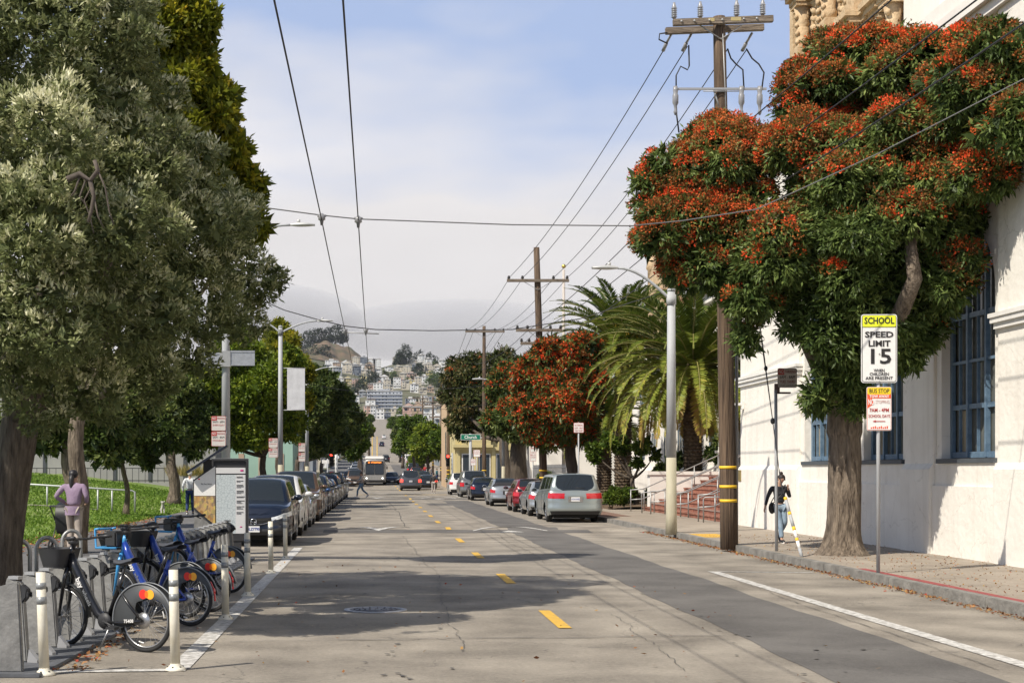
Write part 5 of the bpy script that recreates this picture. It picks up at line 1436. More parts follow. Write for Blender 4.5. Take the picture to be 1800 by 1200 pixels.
# ---------------------------------------------------------------- traffic signals
M_redlit = mat('red_signal_lit', (1, .05, .03), .4, var=0, emis=5)
def signal(x, y, label, zt, ped=True, side=1):
    t = empty('traffic_signal', (x, y, SW), 0, label, 'traffic signal', 'traffic signals at the cross street')
    m_ = MB(); m_.cyl((0, 0, -.05), (0, 0, zt + .4), .09, .075, n=12); m_.build('pole', M_pole, t)
    m_ = MB(); m_.box(side * .38 - .17, -.12, zt - .75, side * .38 + .17, .12, zt + .3); m_.box(min(0, side * .3), -.03, zt + .1, max(0, side * .3), .03, zt + .16)
    for k in range(3): m_.lathe([(.13, -.26), (.14, -.12)], c=(side * .38, 0, zt + .12 - .35 * k), axis='y', n=12, cap=False)
    b = m_.build('housing', M_sk, t)
    m_ = MB(); m_.lathe([(.0, -.14), (.10, -.135), (.12, -.121)], c=(side * .38, 0, zt + .12), axis='y', n=14); m_.build('red_lens', M_redlit, b)
    if ped:
        zz = zt - 1.9; m_ = MB(); m_.box(side * .35 - .2, -.1, zz - .22, side * .35 + .2, .1, zz + .22); m_.box(min(0, side * .3), -.03, zz - .03, max(0, side * .3), .03, zz + .03); b = m_.build('pedestrian_signal', M_sk, t)
        m_ = MB(); cx = side * .35; m_.box(cx - .06, -.125, zz - .12, cx + .06, -.105, zz + .02)
        for k in range(4): m_.box(cx - .06 + k * .032, -.125, zz + .02, cx - .038 + k * .032, -.105, zz + .12)
        m_.box(cx + .06, -.125, zz - .06, cx + .1, -.105, zz + .03); m_.build('red_hand', mat('orange_hand_lit', (1, .16, .03), .4, var=0, emis=2.5), b)
    return t
signal(X(592, 106), 106, 'red traffic signal and lit hand signal on the left by the dark trees', Z(801, 106) - SW, side=-1)
signal(X(795, 128), 128, 'red traffic signal with orange hand signal beside the wooden poles on the right', Z(804, 128) - SW, side=-1)
ns = empty('street_name_sign', (X(588, 118), 118, SW), 0, 'small white sign plate on a thin pole before the left signal', 'street sign')
m_ = MB(); m_.cyl((-.55, 0, 0), (-.55, 0, Z(806, 118) - SW), .05, n=8); m_.build('pole', M_pole, ns)
m_ = MB(); m_.box(-1.0, -.02, Z(814, 118) - SW, -.4, .02, Z(808, 118) - SW); m_.box(.15, -.02, Z(788, 118) - SW, .75, .02, Z(781, 118) - SW); m_.cyl((.1, 0, 0), (.1, 0, Z(780, 118)), .06, n=8); m_.build('sign_panel', M_sw, ns)
# ================================================================ bike share station
M_dock = mat('dock_grey_metal', (.17, .167, .158), .6, .15, var=.2, vs=5, col2=(.27, .265, .25), bump=.15)
M_dockd = mat('dock_dark', (.03, .03, .032), .5, var=0)
M_platem = mat('dock_plate', (.10, .105, .115), .7, .2, var=.2, vs=5)
M_bblack = mat('bike_black', (.014, .014, .016), .3, .2, var=0, coat=.5)
M_bblue = mat('bike_royal_blue', (.015, .05, .30), .3, .2, var=0, coat=.5)
M_bsky = mat('bike_sky_blue', (.06, .30, .60), .35, var=0, coat=.3)
M_fend = mat('fender_grey', (.045, .048, .05), .5, var=0)
M_fendrim = mat('fender_rim_grey', (.20, .21, .22), .4, var=0)
M_seat = mat('saddle_dark', (.06, .062, .07), .45, var=.1)
M_mcr = mat('logo_red', (.75, .03, .02), .5, var=0); M_mco = mat('logo_orange', (.95, .42, .03), .5, var=0); M_mcm = mat('logo_mid', (.85, .16, .01), .5, var=0)
M_sil = mat('hub_silver', (.45, .45, .45), .3, .8, var=0)
base = lambda y: -3.48 + (y - 14) * .028          # dock line across
mats_ = M_platem
for i in range(9):
    ya_ = 13.55 + i * 2.0; m_ = MB()
    m_.box(-.30, 0, 0, .42, 1.985, .035); m_.box(-.34, 0, 0, -.30, 1.985, .05)
    o = m_.build('dock_base_plate', M_platem, None, loc=(base(ya_) , ya_, .0), rz=-.028, bevel=.006)
    tag(o, 'flat dark metal base plate under the bike docks, ' + ('nearest' if i == 0 else ordn[i] + ' along the row'), 'base plate', 'bike dock base plates')
def dock(name):
    t = empty(name)
    m_ = MB(); m_.prism([(-.19, .035), (.10, .035), (.06, .50), (.03, .80), (-.14, .86), (-.16, .80)][::-1], 'y', -.035, .035); m_.build('body', M_dock, t, bevel=.012)
    m_ = MB(); m_.prism([(.03, .60), (.09, .66), (.10, .74), (.03, .79)][::-1], 'y', -.037, .037); m_.box(.09, -.036, .66, .12, -.02, .72); m_.box(.09, .02, .66, .12, .036, .72); m_.build('lock', M_dockd, t, bevel=.008)
    m_ = MB(); m_.box(-.12, -.038, .836, .0, .038, .866); m_.build('top_cap', M_hdw, t)
    m_ = MB(); m_.prism([(.10, .035), (.22, .035), (.22, .06), (.12, .16)][::-1], 'y', -.03, .03); m_.build('wheel_stop', M_hdw, t)
    return t
d0 = None
ND = 28
bike_at = []
for i in range(ND):
    yy = 14.45 + i * .60
    if d0 is None: d0 = dock('bike_dock'); o = d0
    else: o = copy_tree(d0)
    o.location = (base(yy), yy, 0); o.rotation_euler = (0, 0, R(-24))
    lb = 'nearest grey metal bike dock at the end of the row' if i == 0 else 'grey metal bike dock among the parked share bikes' if i < 15 else 'empty grey metal bike dock between the last bike and the kiosk'
    tag(o, lb, 'bike dock', 'row of bike docks')
# larger end fin at the near end
ef = MB(); ef.prism([(-.27, .0), (.0, .0), (-.04, .84), (-.235, .79)][::-1], 'y', -.05, .03); ef = ef.build('body', M_dock, None, bevel=.012)
ef.name = 'dock_end_panel'; ef.location = (-3.27, 13.75, .03); tag(ef, 'scuffed grey end panel of the dock row beside the left white post', 'end panel')

def bike(name, frame, fork, tone, basket=True, num='75408', classic=True):
    t = empty(name); r = .335
    fx, rx = .55, -.55
    for cx, nm in ((rx, 'rear'), (fx, 'front')):
        m_ = MB(); m_.torus((0, 0, 0), r - .022, .022, n=44, m=8); wh = m_.build('wheel', M_tyre, t, loc=(cx, 0, r))
        m_ = MB(); m_.torus((0, 0, 0), r - .052, .010, n=44, m=6); m_.lathe([(.012, -.05), (.03, -.045), (.018, 0), (.03, .045), (.012, .05)], axis='y', n=10)
        if nm == 'rear': m_.lathe([(.06, .03), (.085, .034), (.085, .042), (.02, .05)], axis='y', n=20)
        m_.build('rim', M_sil, wh)
        m_ = MB()
        for k in range(24):
            a = 2 * math.pi * k / 24; b = a + (.55 if k % 2 else -.55)
            m_.tube([(.028 * math.cos(a), .035 * (1 if k % 4 < 2 else -1), .028 * math.sin(a)), ((r - .055) * math.cos(b), 0, (r - .055) * math.sin(b))], .0022, 3, smooth=False)
        m_.build('spokes', M_sil, wh)
        for a0 in (.6, 2.7, 4.8): m_ = MB(); m_.torus((0, 0, 0), r - .095, .008, n=4, m=4, a0=a0, a1=a0 + .28); m_.build('reflector', M_sw, wh)
    m_ = MB()
    m_.tube([(.44, 0, 1.00), (.38, 0, .86), (.20, 0, .56), (.07, 0, .37), (-.03, 0, .31), (-.14, 0, .31)], [.035, .05, .052, .052, .048, .035], 12)
    m_.tube([(-.06, 0, .32), (-.20, 0, .66), (-.255, 0, .80)], .028, 10)
    for s in (-1, 1):
        m_.tube([(-.20, s * .03, .68), (-.38, s * .07, .50), (rx, s * .075, r)], .016, 7); m_.tube([(-.08, s * .04, .30), (-.3, s * .07, .30), (rx, s * .075, r)], .018, 7)
    m_.build('frame', frame, t)
    m_ = MB(); m_.tube([(.47, 0, .82), (.44, 0, 1.02), (.42, 0, 1.08)], .03, 10)
    for s in (-1, 1): m_.tube([(.46, s * .03, .86), (.475, s * .07, .74), (fx, s * .07, r)], [.026, .024, .015], 8)
    m_.build('fork', fork, t)
    m_ = MB(); m_.tube([(.42, 0, 1.05), (.36, 0, 1.16)], .022, 8); m_.tube([(.15, .31, 1.19), (.26, .28, 1.18), (.34, .16, 1.16), (.36, 0, 1.16), (.34, -.16, 1.16), (.26, -.28, 1.18), (.15, -.31, 1.19)], .013, 7)
    for s in (-1, 1): m_.tube([(.14, s * .31, 1.19), (.27, s * .278, 1.18)], .02, 8); m_.tube([(.30, s * .24, 1.18), (.22, s * .3, 1.13)], .008, 5)
    m_.ell((.40, 0, 1.13), (.05, .06, .05)); m_.build('handlebar', M_dockd, t)
    m_ = MB(); m_.tube([(-.225, 0, .72), (-.29, 0, .92)], .017, 8); m_.build('seat_post', M_trim, t)
    m_ = MB(); Pg = []
    for i in range(11):
        u = i / 10; x = -.44 + .30 * u; hw_ = .085 * (1 - u) ** .7 + .022; zt = .955 + .012 * math.cos(u * 5) + .02 * (1 - u)
        Pg.append([(x, hw_ * math.cos(a), zt - .03 + (.035 if math.sin(a) > 0 else .025) * math.sin(a)) for a in np.linspace(0, 2 * math.pi, 13)])
    m_.grid(Pg); m_.build('saddle', M_seat, t)
    # rear skirt guard: arc band, wide toward the seat tube, with logo discs
    for s in (-1, 1):
        m_ = MB(); Pg = []; edge = []
        for i in range(33):
            a = R(8 + (198 - 8) * i / 32); ro = .385
            u = (a - R(8)) / R(190); ri = ro - (.02 + .16 * min(1, u * 2.2)) if u < .75 else ro - .18 - .0
            if u > .55: ri = max(.10, ro - .18 - (u - .55) * .6)
            Pg.append([(rx - ri * math.cos(a), s * .052, r + ri * math.sin(a)), (rx - ro * math.cos(a), s * .052, r + ro * math.sin(a)), (rx - (ro + .004) * math.cos(a), s * .036, r + (ro + .004) * math.sin(a))])
            edge.append((rx - ro * math.cos(a), s * .054, r + ro * math.sin(a)))
        m_.grid(Pg); sk = m_.build('skirt_guard', M_fend, t)
        m_ = MB(); m_.tube(edge, .009, 6); m_.build('guard_rim', M_fendrim, sk)
        ax, az = rx - .05, r + .275
        for dx, mm, rad, dy in ((.045, M_mcr, .05, .0555), (-.045, M_mco, .05, .0555), (0, M_mcm, .026, .057)):
            # local +x is forward; the red disc sits forward
            m_ = MB(); n = 24; sx_ = 1 if mm is not M_mcm else .8
            m_.prism([(ax + dx + rad * sx_ * math.cos(2 * pi * k / n), az + (rad if mm is not M_mcm else .038) * math.sin(2 * pi * k / n)) for k in range(n)], 'y', s * (dy - .002), s * dy)
            m_.build('logo_disc', mm, sk)
    m_ = MB(); m_.torus((rx, 0, r), .375, .012, n=14, m=5, a0=R(145), a1=R(182)); m_.ell((rx - .36, 0, r + .10), (.02, .03, .045), 8, 5); m_.build('tail_light', M_tl, t)
    m_ = MB(); Pg = []
    for i in range(15):
        a = R(15 + 165 * i / 14); Pg.append([(fx + .365 * math.cos(a), y_, r + .365 * math.sin(a) - abs(y_) * .25) for y_ in (-.035, -.02, 0, .02, .035)])
    m_.grid(Pg); m_.build('front_fender', M_fend, t)
    m_ = MB(); m_.lathe([(.02, -.06), (.085, -.058), (.085, -.04), (.02, -.03)], c=(-.05, .0, .31), axis='y', n=20)
    m_.lathe([(.02, .03), (.085, .04), (.085, .058), (.02, .06)], c=(-.05, .0, .31), axis='y', n=20)
    m_.tube([(-.05, .08, .31), (-.21, .085, .25)], .012, 6); m_.tube([(-.05, -.08, .31), (.11, -.085, .37)], .012, 6); m_.box(-.27, .085, .235, -.16, .17, .262); m_.box(.06, -.17, .36, .17, -.085, .385); m_.build('crank', M_trim, t)
    m_ = MB()
    if basket:
        # rounded bin with open top
        m_.grid([[(.60 + (.14 + .03 * k) * cx, (.16 + .02 * k) * cy, .86 + .1 * k) for cx, cy in ((1, 0), (.95, .7), (.6, 1), (0, 1), (-.6, 1), (-.9, .7), (-.9, 0), (-.9, -.7), (-.6, -1), (0, -1), (.6, -1), (.95, -.7), (1, 0))] for k in range(3)])
        m_.prism([(.60 + .14 * cx, .16 * cy) for cx, cy in ((1, 0), (.95, .7), (.6, 1), (-.6, 1), (-.9, .7), (-.9, -.7), (-.6, -1), (.6, -1), (.95, -.7))], 'z', .85, .862)
        m_.box(.42, -.02, .92, .5, .02, .98); m_.build('basket', M_dockd, t)
        m_ = MB(); m_.ell((.73, 0, .84), (.035, .04, .035)); m_.build('lamp', M_sw, t)
    else:
        m_.tube([(.46, .14, .93), (.76, .16, .93), (.77, .16, 1.16), (.70, .16, 1.17)], .016, 7); m_.tube([(.46, -.14, .93), (.76, -.16, .93), (.77, -.16, 1.16), (.70, -.16, 1.17)], .016, 7)
        m_.tube([(.76, -.16, .93), (.76, .16, .93)], .016, 7); m_.tube([(.77, -.16, 1.16), (.77, .16, 1.16)], .016, 7); m_.build('basket_frame', fork, t)
        m_ = MB(); m_.box(.48, -.12, .94, .66, .12, 1.14); m_.build('basket', M_dockd, t, bevel=.02)
    for s in (1,):
        tx = text('bay', .085, M_sw, t, (.285, .055, .70), name='lettering', bold=.002); tx.rotation_euler = (R(90), R(60), R(180))
        tx = text('wheels', .07, M_fendrim, t, (.185, .058, .545), name='lettering', bold=.0008); tx.rotation_euler = (R(90), R(60), R(180))
        tx = text(num, .05, M_sw, t, (-.40, .096, .325), name='lettering', bold=.001); tx.rotation_euler = (R(90), R(-4), R(180))
    m_ = MB(); m_.tube([(-.12, .07, .27), (-.30, .13, .20)], .013, 6); m_.tube([(-.12, .05, .25), (-.02, .09, .02)], .010, 6); m_.build('kickstand', M_sil, t)
    return t
def place_bike(o, rc, fc, label):
    """rc/fc = ground points (x, y) of rear and front wheels"""
    a = math.atan2(fc[1] - rc[1], fc[0] - rc[0]); c = ((rc[0] + fc[0]) / 2, (rc[1] + fc[1]) / 2)
    o.location = (c[0], c[1], 0.0); o.rotation_euler = (0, 0, a); tag(o, label, 'bicycle', 'share bikes in the docks')
ang = lambda rx_, ry_, d=152: ((rx_, ry_), (rx_ + 1.1 * math.cos(R(d)), ry_ + 1.1 * math.sin(R(d))))
b1 = bike('share_bicycle', M_bblack, M_bblack, 0); place_bike(b1, *ang(-2.40, 15.45), 'black share bicycle nearest the camera, seen whole with grey rear skirt')
b2 = bike('share_bicycle', M_bblue, M_bsky, 0, basket=False, num='75211'); place_bike(b2, *ang(-2.27, 18.05), 'blue share bicycle with sky blue fork, second from the camera')
b3 = copy_tree(b1); place_bike(b3, *ang(-2.45, 19.0, 150), 'black share bicycle third from the camera, between two blue ones')
b4 = bike('share_bicycle', M_bblue, M_bblack, 0, basket=True, num='74930'); place_bike(b4, *ang(-2.22, 19.85, 151), 'blue share bicycle with black fork, fourth from the camera')
b5 = copy_tree(b2); place_bike(b5, *ang(-2.26, 22.9, 150), 'blue share bicycle standing apart nearest the kiosk')

# hoop racks on the pavement
for i, (px, y_) in enumerate(((82, 20.2), (30, 19.4), (126, 22.5))):
    m_ = MB(); x_ = X((82, 33, 126)[i], y_); 
    m_.tube([(0, -.0, 0)] + [(0, .0, .6)] + [(.14 - .14 * math.cos(a), 0, .68 + .16 * math.sin(a)) for a in np.linspace(0, pi, 12)] + [(.28, 0, .6), (.28, 0, 0)], .028, 8)
    tag(m_.build('bike_hoop', M_galv, None, loc=(x_ - .14, y_, SW - .01), rz=R(20)), ['grey metal hoop rack behind the near black bike basket', 'grey metal hoop rack half hidden by the big leaning trunk', 'grey metal hoop rack at the jogger\'s feet'][i], 'bike rack', 'hoop racks')

# kiosk
ks = empty('bike_kiosk', (-3.55, 30.2, 0), R(4), 'grey rental kiosk with map face and tilted solar panel', 'kiosk')
kx0, kx1 = -.18, .58
ks.scale = (.67, 1, 1); ks.location.x = -3.60
m_ = MB(); m_.prism([(-.16, 0), (.50, 0), (.50, 1.95), (.02, 1.74), (-.16, 1.68)][::-1], 'y', 0, .28); m_.build('body', M_dock, ks, bevel=.02)
m_ = MB(); m_.prism([(-.18, 1.12), (-.18, 1.70), (.50, 2.02), (.52, .72)], 'y', -.04, -.008); f = m_.build('map_face', M_dockd, ks)
m_ = MB(); m_.prism([(-.15, 1.38), (-.15, 1.68), (.49, 1.98), (.49, 1.38)], 'y', -.048, -.041); m_.build('header', M_sw, f)
M_mapp = bpy.data.materials.new('city_map_print'); M_mapp.use_nodes = True
_t = M_mapp.node_tree; _b = _t.nodes['Principled BSDF']; _tc = _t.nodes.new('ShaderNodeTexCoord'); _v = _t.nodes.new('ShaderNodeTexVoronoi'); _v.inputs['Scale'].default_value = 14; _v.feature = 'F1'
_r = _t.nodes.new('ShaderNodeValToRGB'); _t.links.new(_tc.outputs['Object'], _v.inputs['Vector']); _sx = _t.nodes.new('ShaderNodeSeparateXYZ'); _t.links.new(_v.outputs['Color'], _sx.inputs[0]); _t.links.new(_sx.outputs[0], _r.inputs[0])
for i, (p_, c_) in enumerate(((0, (.30, .16, .06)), (.3, (.55, .36, .15)), (.55, (.20, .14, .10)), (.8, (.60, .48, .12)), (1, (.45, .15, .08)))):
    e = _r.color_ramp.elements
    if i < 2: e[i].position = p_; e[i].color = (*c_, 1)
    else: q = e.new(p_); q.color = (*c_, 1)
e[1].position = .3
_t.links.new(_r.outputs[0], _b.inputs['Base Color']); _b.inputs['Roughness'].default_value = .4
m_ = MB(); m_.prism([(-.15, 1.14), (-.15, 1.37), (.49, 1.37), (.49, .78)], 'y', -.048, -.041); m_.build('map_print', M_mapp, f)
text('Bike Share Station', .05, M_sk, f, (.22, -.05, 1.62), sx=.9); m_ = MB(); m_.ell((.0, -.05, 1.72), (.03, .003, .015), 8, 5); m_.build('logo_mark', M_mcr, f)
m_ = MB(); m_.box(.12, .06, 1.7, .38, .24, 2.12); m_.build('neck', M_dockd, ks)
m_ = MB(); m_.box(-.42, -.25, 2.10, .92, .45, 2.15, rot=Matrix.Rotation(R(-24), 3, 'Y'), piv=(.25, .1, 2.12)); m_.build('solar_panel', mat('solar_panel', (.015, .018, .03), .15, var=0), ks, bevel=.01)
# map panel
mp_ = empty('map_panel', (X(404, 33.4), 33.4, 0), R(3), 'tall black framed bike station map panel in front of the navy SUV', 'map panel')
W2 = .41; ZT = Z(806, 33.4)
m_ = MB(); m_.box(-W2, 0, .30, -W2 + .05, .1, ZT); m_.box(W2 - .05, 0, .30, W2, .1, ZT); m_.box(-W2 + .05, .0, ZT - .05, W2 - .05, .1, ZT); m_.box(-W2 + .05, .0, .30, W2 - .05, .1, .46); m_.box(-W2 + .05, .05, .46, W2 - .05, .1, ZT - .05); m_.build('frame', M_dockd, mp_, bevel=.006)
m_ = MB(); m_.box(-W2 - .012, .02, .28, -W2 + .0, .09, ZT + .01); m_.box(W2, .02, .28, W2 + .012, .09, ZT + .01); m_.box(-W2, .02, ZT, W2, .09, ZT + .012); m_.build('edge_trim', M_fendrim, mp_)
m_ = MB(); m_.box(-.26, .02, 0, .26, .09, .30); m_.box(-.36, -.1, 0, .36, .2, .03); m_.build('foot', M_dockd, mp_)
M_mapw = bpy.data.materials.new('street_map_print'); M_mapw.use_nodes = True
_t = M_mapw.node_tree; _b = _t.nodes['Principled BSDF']; _tc = _t.nodes.new('ShaderNodeTexCoord'); _v = _t.nodes.new('ShaderNodeTexVoronoi'); _v.feature = 'DISTANCE_TO_EDGE'; _v.inputs['Scale'].default_value = 16
_n = _t.nodes.new('ShaderNodeTexNoise'); _n.inputs['Scale'].default_value = 5; _r = _t.nodes.new('ShaderNodeValToRGB'); _t.links.new(_tc.outputs['Object'], _v.inputs['Vector']); _t.links.new(_v.outputs[0], _r.inputs[0])
_r.color_ramp.elements[0].color = (.22, .27, .30, 1); _r.color_ramp.elements[1].color = (.50, .55, .56, 1); _r.color_ramp.elements[1].position = .06
_t.links.new(_r.outputs[0], _b.inputs['Base Color']); _b.inputs['Roughness'].default_value = .35
m_ = MB(); m_.box(-W2 + .06, .038, .47, .13, .05, ZT - .36); m_.build('street_map', M_mapw, mp_)
m_ = MB(); m_.box(.13, .038, .47, W2 - .06, .05, ZT - .36); m_.box(-W2 + .06, .038, ZT - .33, W2 - .06, .05, ZT - .20); sd = m_.build('side_column', mat('panel_pale', (.60, .60, .60), .4, var=0), mp_)
m_ = MB(); r5 = random.Random(4)
zz = ZT - .40
while zz > .95:
    m_.box(.15, .033, zz - .014, .15 + r5.uniform(.12, .19), .037, zz); zz -= .026
    for _ in range(r5.randint(1, 4)): m_.box(.15, .033, zz - .005, .15 + r5.uniform(.08, .18), .037, zz); zz -= .018
    zz -= .05
m_.build('printed_lines', M_sk, sd)
m_ = MB(); m_.ell((.27, .035, ZT - .265), (.045, .003, .022), 10, 5); m_.ell((.25, .035, .62), (.03, .003, .014), 10, 5); m_.build('logo_mark', mat('logo_magenta', (.5, .03, .2), .5, var=0), sd)

# white delineator posts
M_post = mat('cream_post_plastic', (.62, .57, .44), .6, var=.12, vs=5, col2=(.72, .68, .57)); M_band = mat('reflective_band', (.26, .27, .27), .4, .2, var=.1, vs=60)
m0 = None
for i, (x_, y_, tilt) in enumerate(((-1.90, 14.05, -1.2), (-3.07, 13.72, -2.2), (-1.91, 18.85, -.8), (-1.93, 22.35, -.6), (-1.93, 27.3, -.5), (-1.93, 31.7, -.5))):
    lb = ['cream white flexible post at the corner of the bike bay', 'cream white flexible post in front of the dock end panel', 'third cream post along the white line', 'fourth cream post along the white line, before the map panel', 'cream post before the navy SUV grille', 'farthest cream post at the end of the white line'][i]
    if m0 is None:
        t = empty('delineator_post'); m0 = t
        m_ = MB(); m_.lathe([(.10, 0), (.10, .012), (.085, .03), (.05, .055), (.047, .075)], n=20); b_ = m_.build('base', M_post, t)
        q_ = MB()
        for k in range(6): a = 2 * pi * k / 6 + .3; q_.cyl((.072 * math.cos(a), .072 * math.sin(a), .034), (.074 * math.cos(a), .074 * math.sin(a), .044), .009, n=6)
        q_.build('bolts', M_dockd, b_)
        m_ = MB(); m_.tube([(0, 0, .05), (0, 0, .955)], [.048, .044], 20); m_.build('tube', M_post, t)
        for za, zb in ((.86, .80), (.73, .66)): m_ = MB(); m_.lathe([(.0464, za), (.0464, zb)], n=20); m_.build('reflective_band', M_band, t)
    else: t = copy_tree(m0)
    t.location = (x_, y_, .0); t.rotation_euler = (0, R(tilt), 0); tag(t, lb, 'post', 'cream posts around the bike bay')

# railing on the lawn
rl = empty('handrail', (X(237, 58), 58, 0), 0, 'pale metal handrail on the lawn behind the jogger', 'railing')
m_ = MB(); xe = X(-40, 55) - X(237, 58)
def rz_(x): return lawn_z(X(237, 58) + x, 58) 
m_.tube([(0, 0, rz_(0)), (0, 0, Z(864, 58)), (-.12, 0, Z(862, 58)), (xe, -2, Z(846, 56))], .04, 8)
for px in (197, 172, 83): 
    x_ = X(px, 58) - X(237, 58); m_.cyl((x_, 0, rz_(x_) - .1), (x_, 0, Z(864, 58) + .35 * (x_ / xe) * 1.0), .035, n=7)
m_.build('rails', mat('rail_pale', (.42, .44, .43), .5, .3, var=0), rl)
tag(MB().grid([[(X(190, 60) - i * 1.2, 57.6 - i * .12 + j * .35, lawn_z(X(190, 60) - i * 1.2, 57.6 + j * .35) + .07) for j in range(2)] for i in range(9)]).build('path_edge', M_conc), kind='structure')
# ================================================================ people and the dog
M_skin = mat('skin', (.42, .25, .17), .6, var=0); M_skin2 = mat('skin_tan', (.36, .20, .13), .6, var=0)
def skin(name, nodes, edges, m, parent, sub=2, root='pelvis', flat=None):
    me = bpy.data.meshes.new(name); keys = list(nodes); ix = {k: i for i, k in enumerate(keys)}
    me.from_pydata([nodes[k][0] for k in keys], [(ix[a], ix[b]) for a, b in edges], []); me.update()
    o = bpy.data.objects.new(name, me); COL.objects.link(o)
    md = o.modifiers.new('skin', 'SKIN'); md.use_smooth_shade = True; md.branch_smoothing = .6
    for i, k in enumerate(keys):
        r = nodes[k][1]; sv = me.skin_vertices[0].data[i]; sv.radius = (r, r) if not hasattr(r, '__len__') else r; sv.use_root = (k == root)
    s = o.modifiers.new('sub', 'SUBSURF'); s.levels = sub; s.render_levels = sub
    me2 = bpy.data.meshes.new_from_object(o.evaluated_get(bpy.context.evaluated_depsgraph_get()))
    bpy.data.objects.remove(o); me2.name = name
    ob = link(name, me2, m, parent)
    for p in me2.polygons: p.use_smooth = True
    return ob
def V(*a): return Vector(a)
def person(label, loc, rz, J, top, legs, hair, shoe=None, skinm=None, scale=1, coat=1.0, hairlong=0, bun=False, fingers=True, group=None, flare=1.0, hood=False):
    skinm = skinm or M_skin
    t = empty('person', loc, rz, label, 'person', group); t.scale = (scale,) * 3
    D = dict(pelvis=V(0, 0, .93), waist=V(0, 0, 1.06), chest=V(0, 0, 1.28), neck=V(0, 0, 1.44), head=V(0, -.01, 1.57), headtop=V(0, 0, 1.645),
             shl=V(.17, 0, 1.38), shr=V(-.17, 0, 1.38), ell_=V(.23, .02, 1.10), elr=V(-.23, .02, 1.10), wrl=V(.25, -.05, .86), wrr=V(-.25, -.05, .86),
             hil=V(.09, 0, .88), hir=V(-.09, 0, .88), knl=V(.10, -.02, .48), knr=V(-.10, -.02, .48), anl=V(.10, .02, .09), anr=V(-.10, .02, .09))
    D.update({k: V(*v) for k, v in J.items()})
    nd = dict(pelvis=(D['pelvis'], (.10, .075)), waist=(D['waist'], (.085, .065)), chest=(D['chest'], (.10, .075)), neck=(D['neck'], .055), jaw=(D['neck'].lerp(D['head'], .45) + V(0, -.018, 0), .058), head=(D['head'], (.078, .092)), crown=(D['headtop'], (.062, .072)),
              shl=(D['shl'], .044), shr=(D['shr'], .044), ell_=(D['ell_'], .030), elr=(D['elr'], .030), wrl=(D['wrl'], .026), wrr=(D['wrr'], .026),
              hil=(D['hil'], .075), hir=(D['hir'], .075), knl=(D['knl'], .050), knr=(D['knr'], .050), cal=(D['knl'].lerp(D['anl'], .35), .052), car=(D['knr'].lerp(D['anr'], .35), .052), anl=(D['anl'], .034), anr=(D['anr'], .034))
    ed = [('pelvis', 'waist'), ('waist', 'chest'), ('chest', 'neck'), ('neck', 'jaw'), ('jaw', 'head'), ('head', 'crown'), ('chest', 'shl'), ('chest', 'shr'), ('shl', 'ell_'), ('shr', 'elr'), ('ell_', 'wrl'), ('elr', 'wrr'),
          ('pelvis', 'hil'), ('pelvis', 'hir'), ('hil', 'knl'), ('hir', 'knr'), ('knl', 'cal'), ('knr', 'car'), ('cal', 'anl'), ('car', 'anr')]
    for s, w_, e_ in (('l', 'wrl', 'ell_'), ('r', 'wrr', 'elr')):
        d = (D[w_] - D[e_]).normalized(); sx = 1 if s == 'l' else -1; side = V(0, -1, 0) - d * (V(0, -1, 0).dot(d)); side.normalize(); inn = d.cross(side) * sx
        pm_ = D[w_] + d * .055; nd['palm' + s] = (pm_, (.032, .018)); ed.append((w_, 'palm' + s))
        if fingers:
            for i, (off, ln_) in enumerate(((.027, .062), (.009, .072), (-.009, .066), (-.026, .050))):
                a = pm_ + d * .035 + side * off; b = a + d * ln_ * .55 + inn * .008; c = b + d * ln_ * .35 + inn * .022
                for q, (p_, r_) in enumerate(((a, .0095), (b, .0085), (c, .007))): nd[f'f{s}{i}{q}'] = (p_, r_)
                ed += [('palm' + s, f'f{s}{i}0'), (f'f{s}{i}0', f'f{s}{i}1'), (f'f{s}{i}1', f'f{s}{i}2')]
            a = pm_ - d * .01 + side * .038; b = a + d * .035 + side * .016 + inn * .012
            nd[f't{s}0'] = (a, .011); nd[f't{s}1'] = (b, .009); ed += [('palm' + s, f't{s}0'), (f't{s}0', f't{s}1')]
    for s in 'lr':
        a = D['an' + s]; toe = V(*J.get('to' + s, (a.x, a.y - .17, max(.03, a.z - .055)))); nd['toe' + s] = (toe, .03); ed.append(('an' + s, 'toe' + s)); D['to' + s] = toe
    bd = skin('body', nd, ed, skinm, t)
    # face and ears as part of the body's own kind of detail
    h = D['head']; m_ = MB()
    m_.ell((h.x, h.y - .092, h.z - .005), (.014, .022, .026), 8, 6)
    for s in (-1, 1): m_.ell((h.x + s * .080, h.y + .005, h.z - .005), (.014, .024, .034), 8, 6)
    fo = m_.build('face', skinm, t)
    m_ = MB()
    for s in (-1, 1): m_.ell((h.x + s * .032, h.y - .083, h.z + .018), (.014, .008, .007), 6, 4)
    m_.build('eyes', M_sk, fo); m_ = MB(); m_.ell((h.x, h.y - .086, h.z - .042), (.024, .008, .007), 8, 4); m_.build('lips', mat('lips', (.35, .10, .09), .6, var=0), fo)
    m_ = MB(); m_.ell((h.x, h.y + .022, h.z + .032), (.093, .098, .092), 14, 10)
    if bun: m_.ell((h.x, h.y + .05, h.z + .14), (.05, .05, .045), 10, 8)
    if hairlong: m_.tube([(h.x, h.y + .06, h.z + .05), (h.x + .01, h.y + .12, h.z - .08), (h.x, h.y + .13, h.z - hairlong * .6), (h.x - .01, h.y + .12, h.z - hairlong)], [.05, .05, .035, .012], 10)
    m_.build('hair', hair, t)
    # top garment
    e = .016 * coat
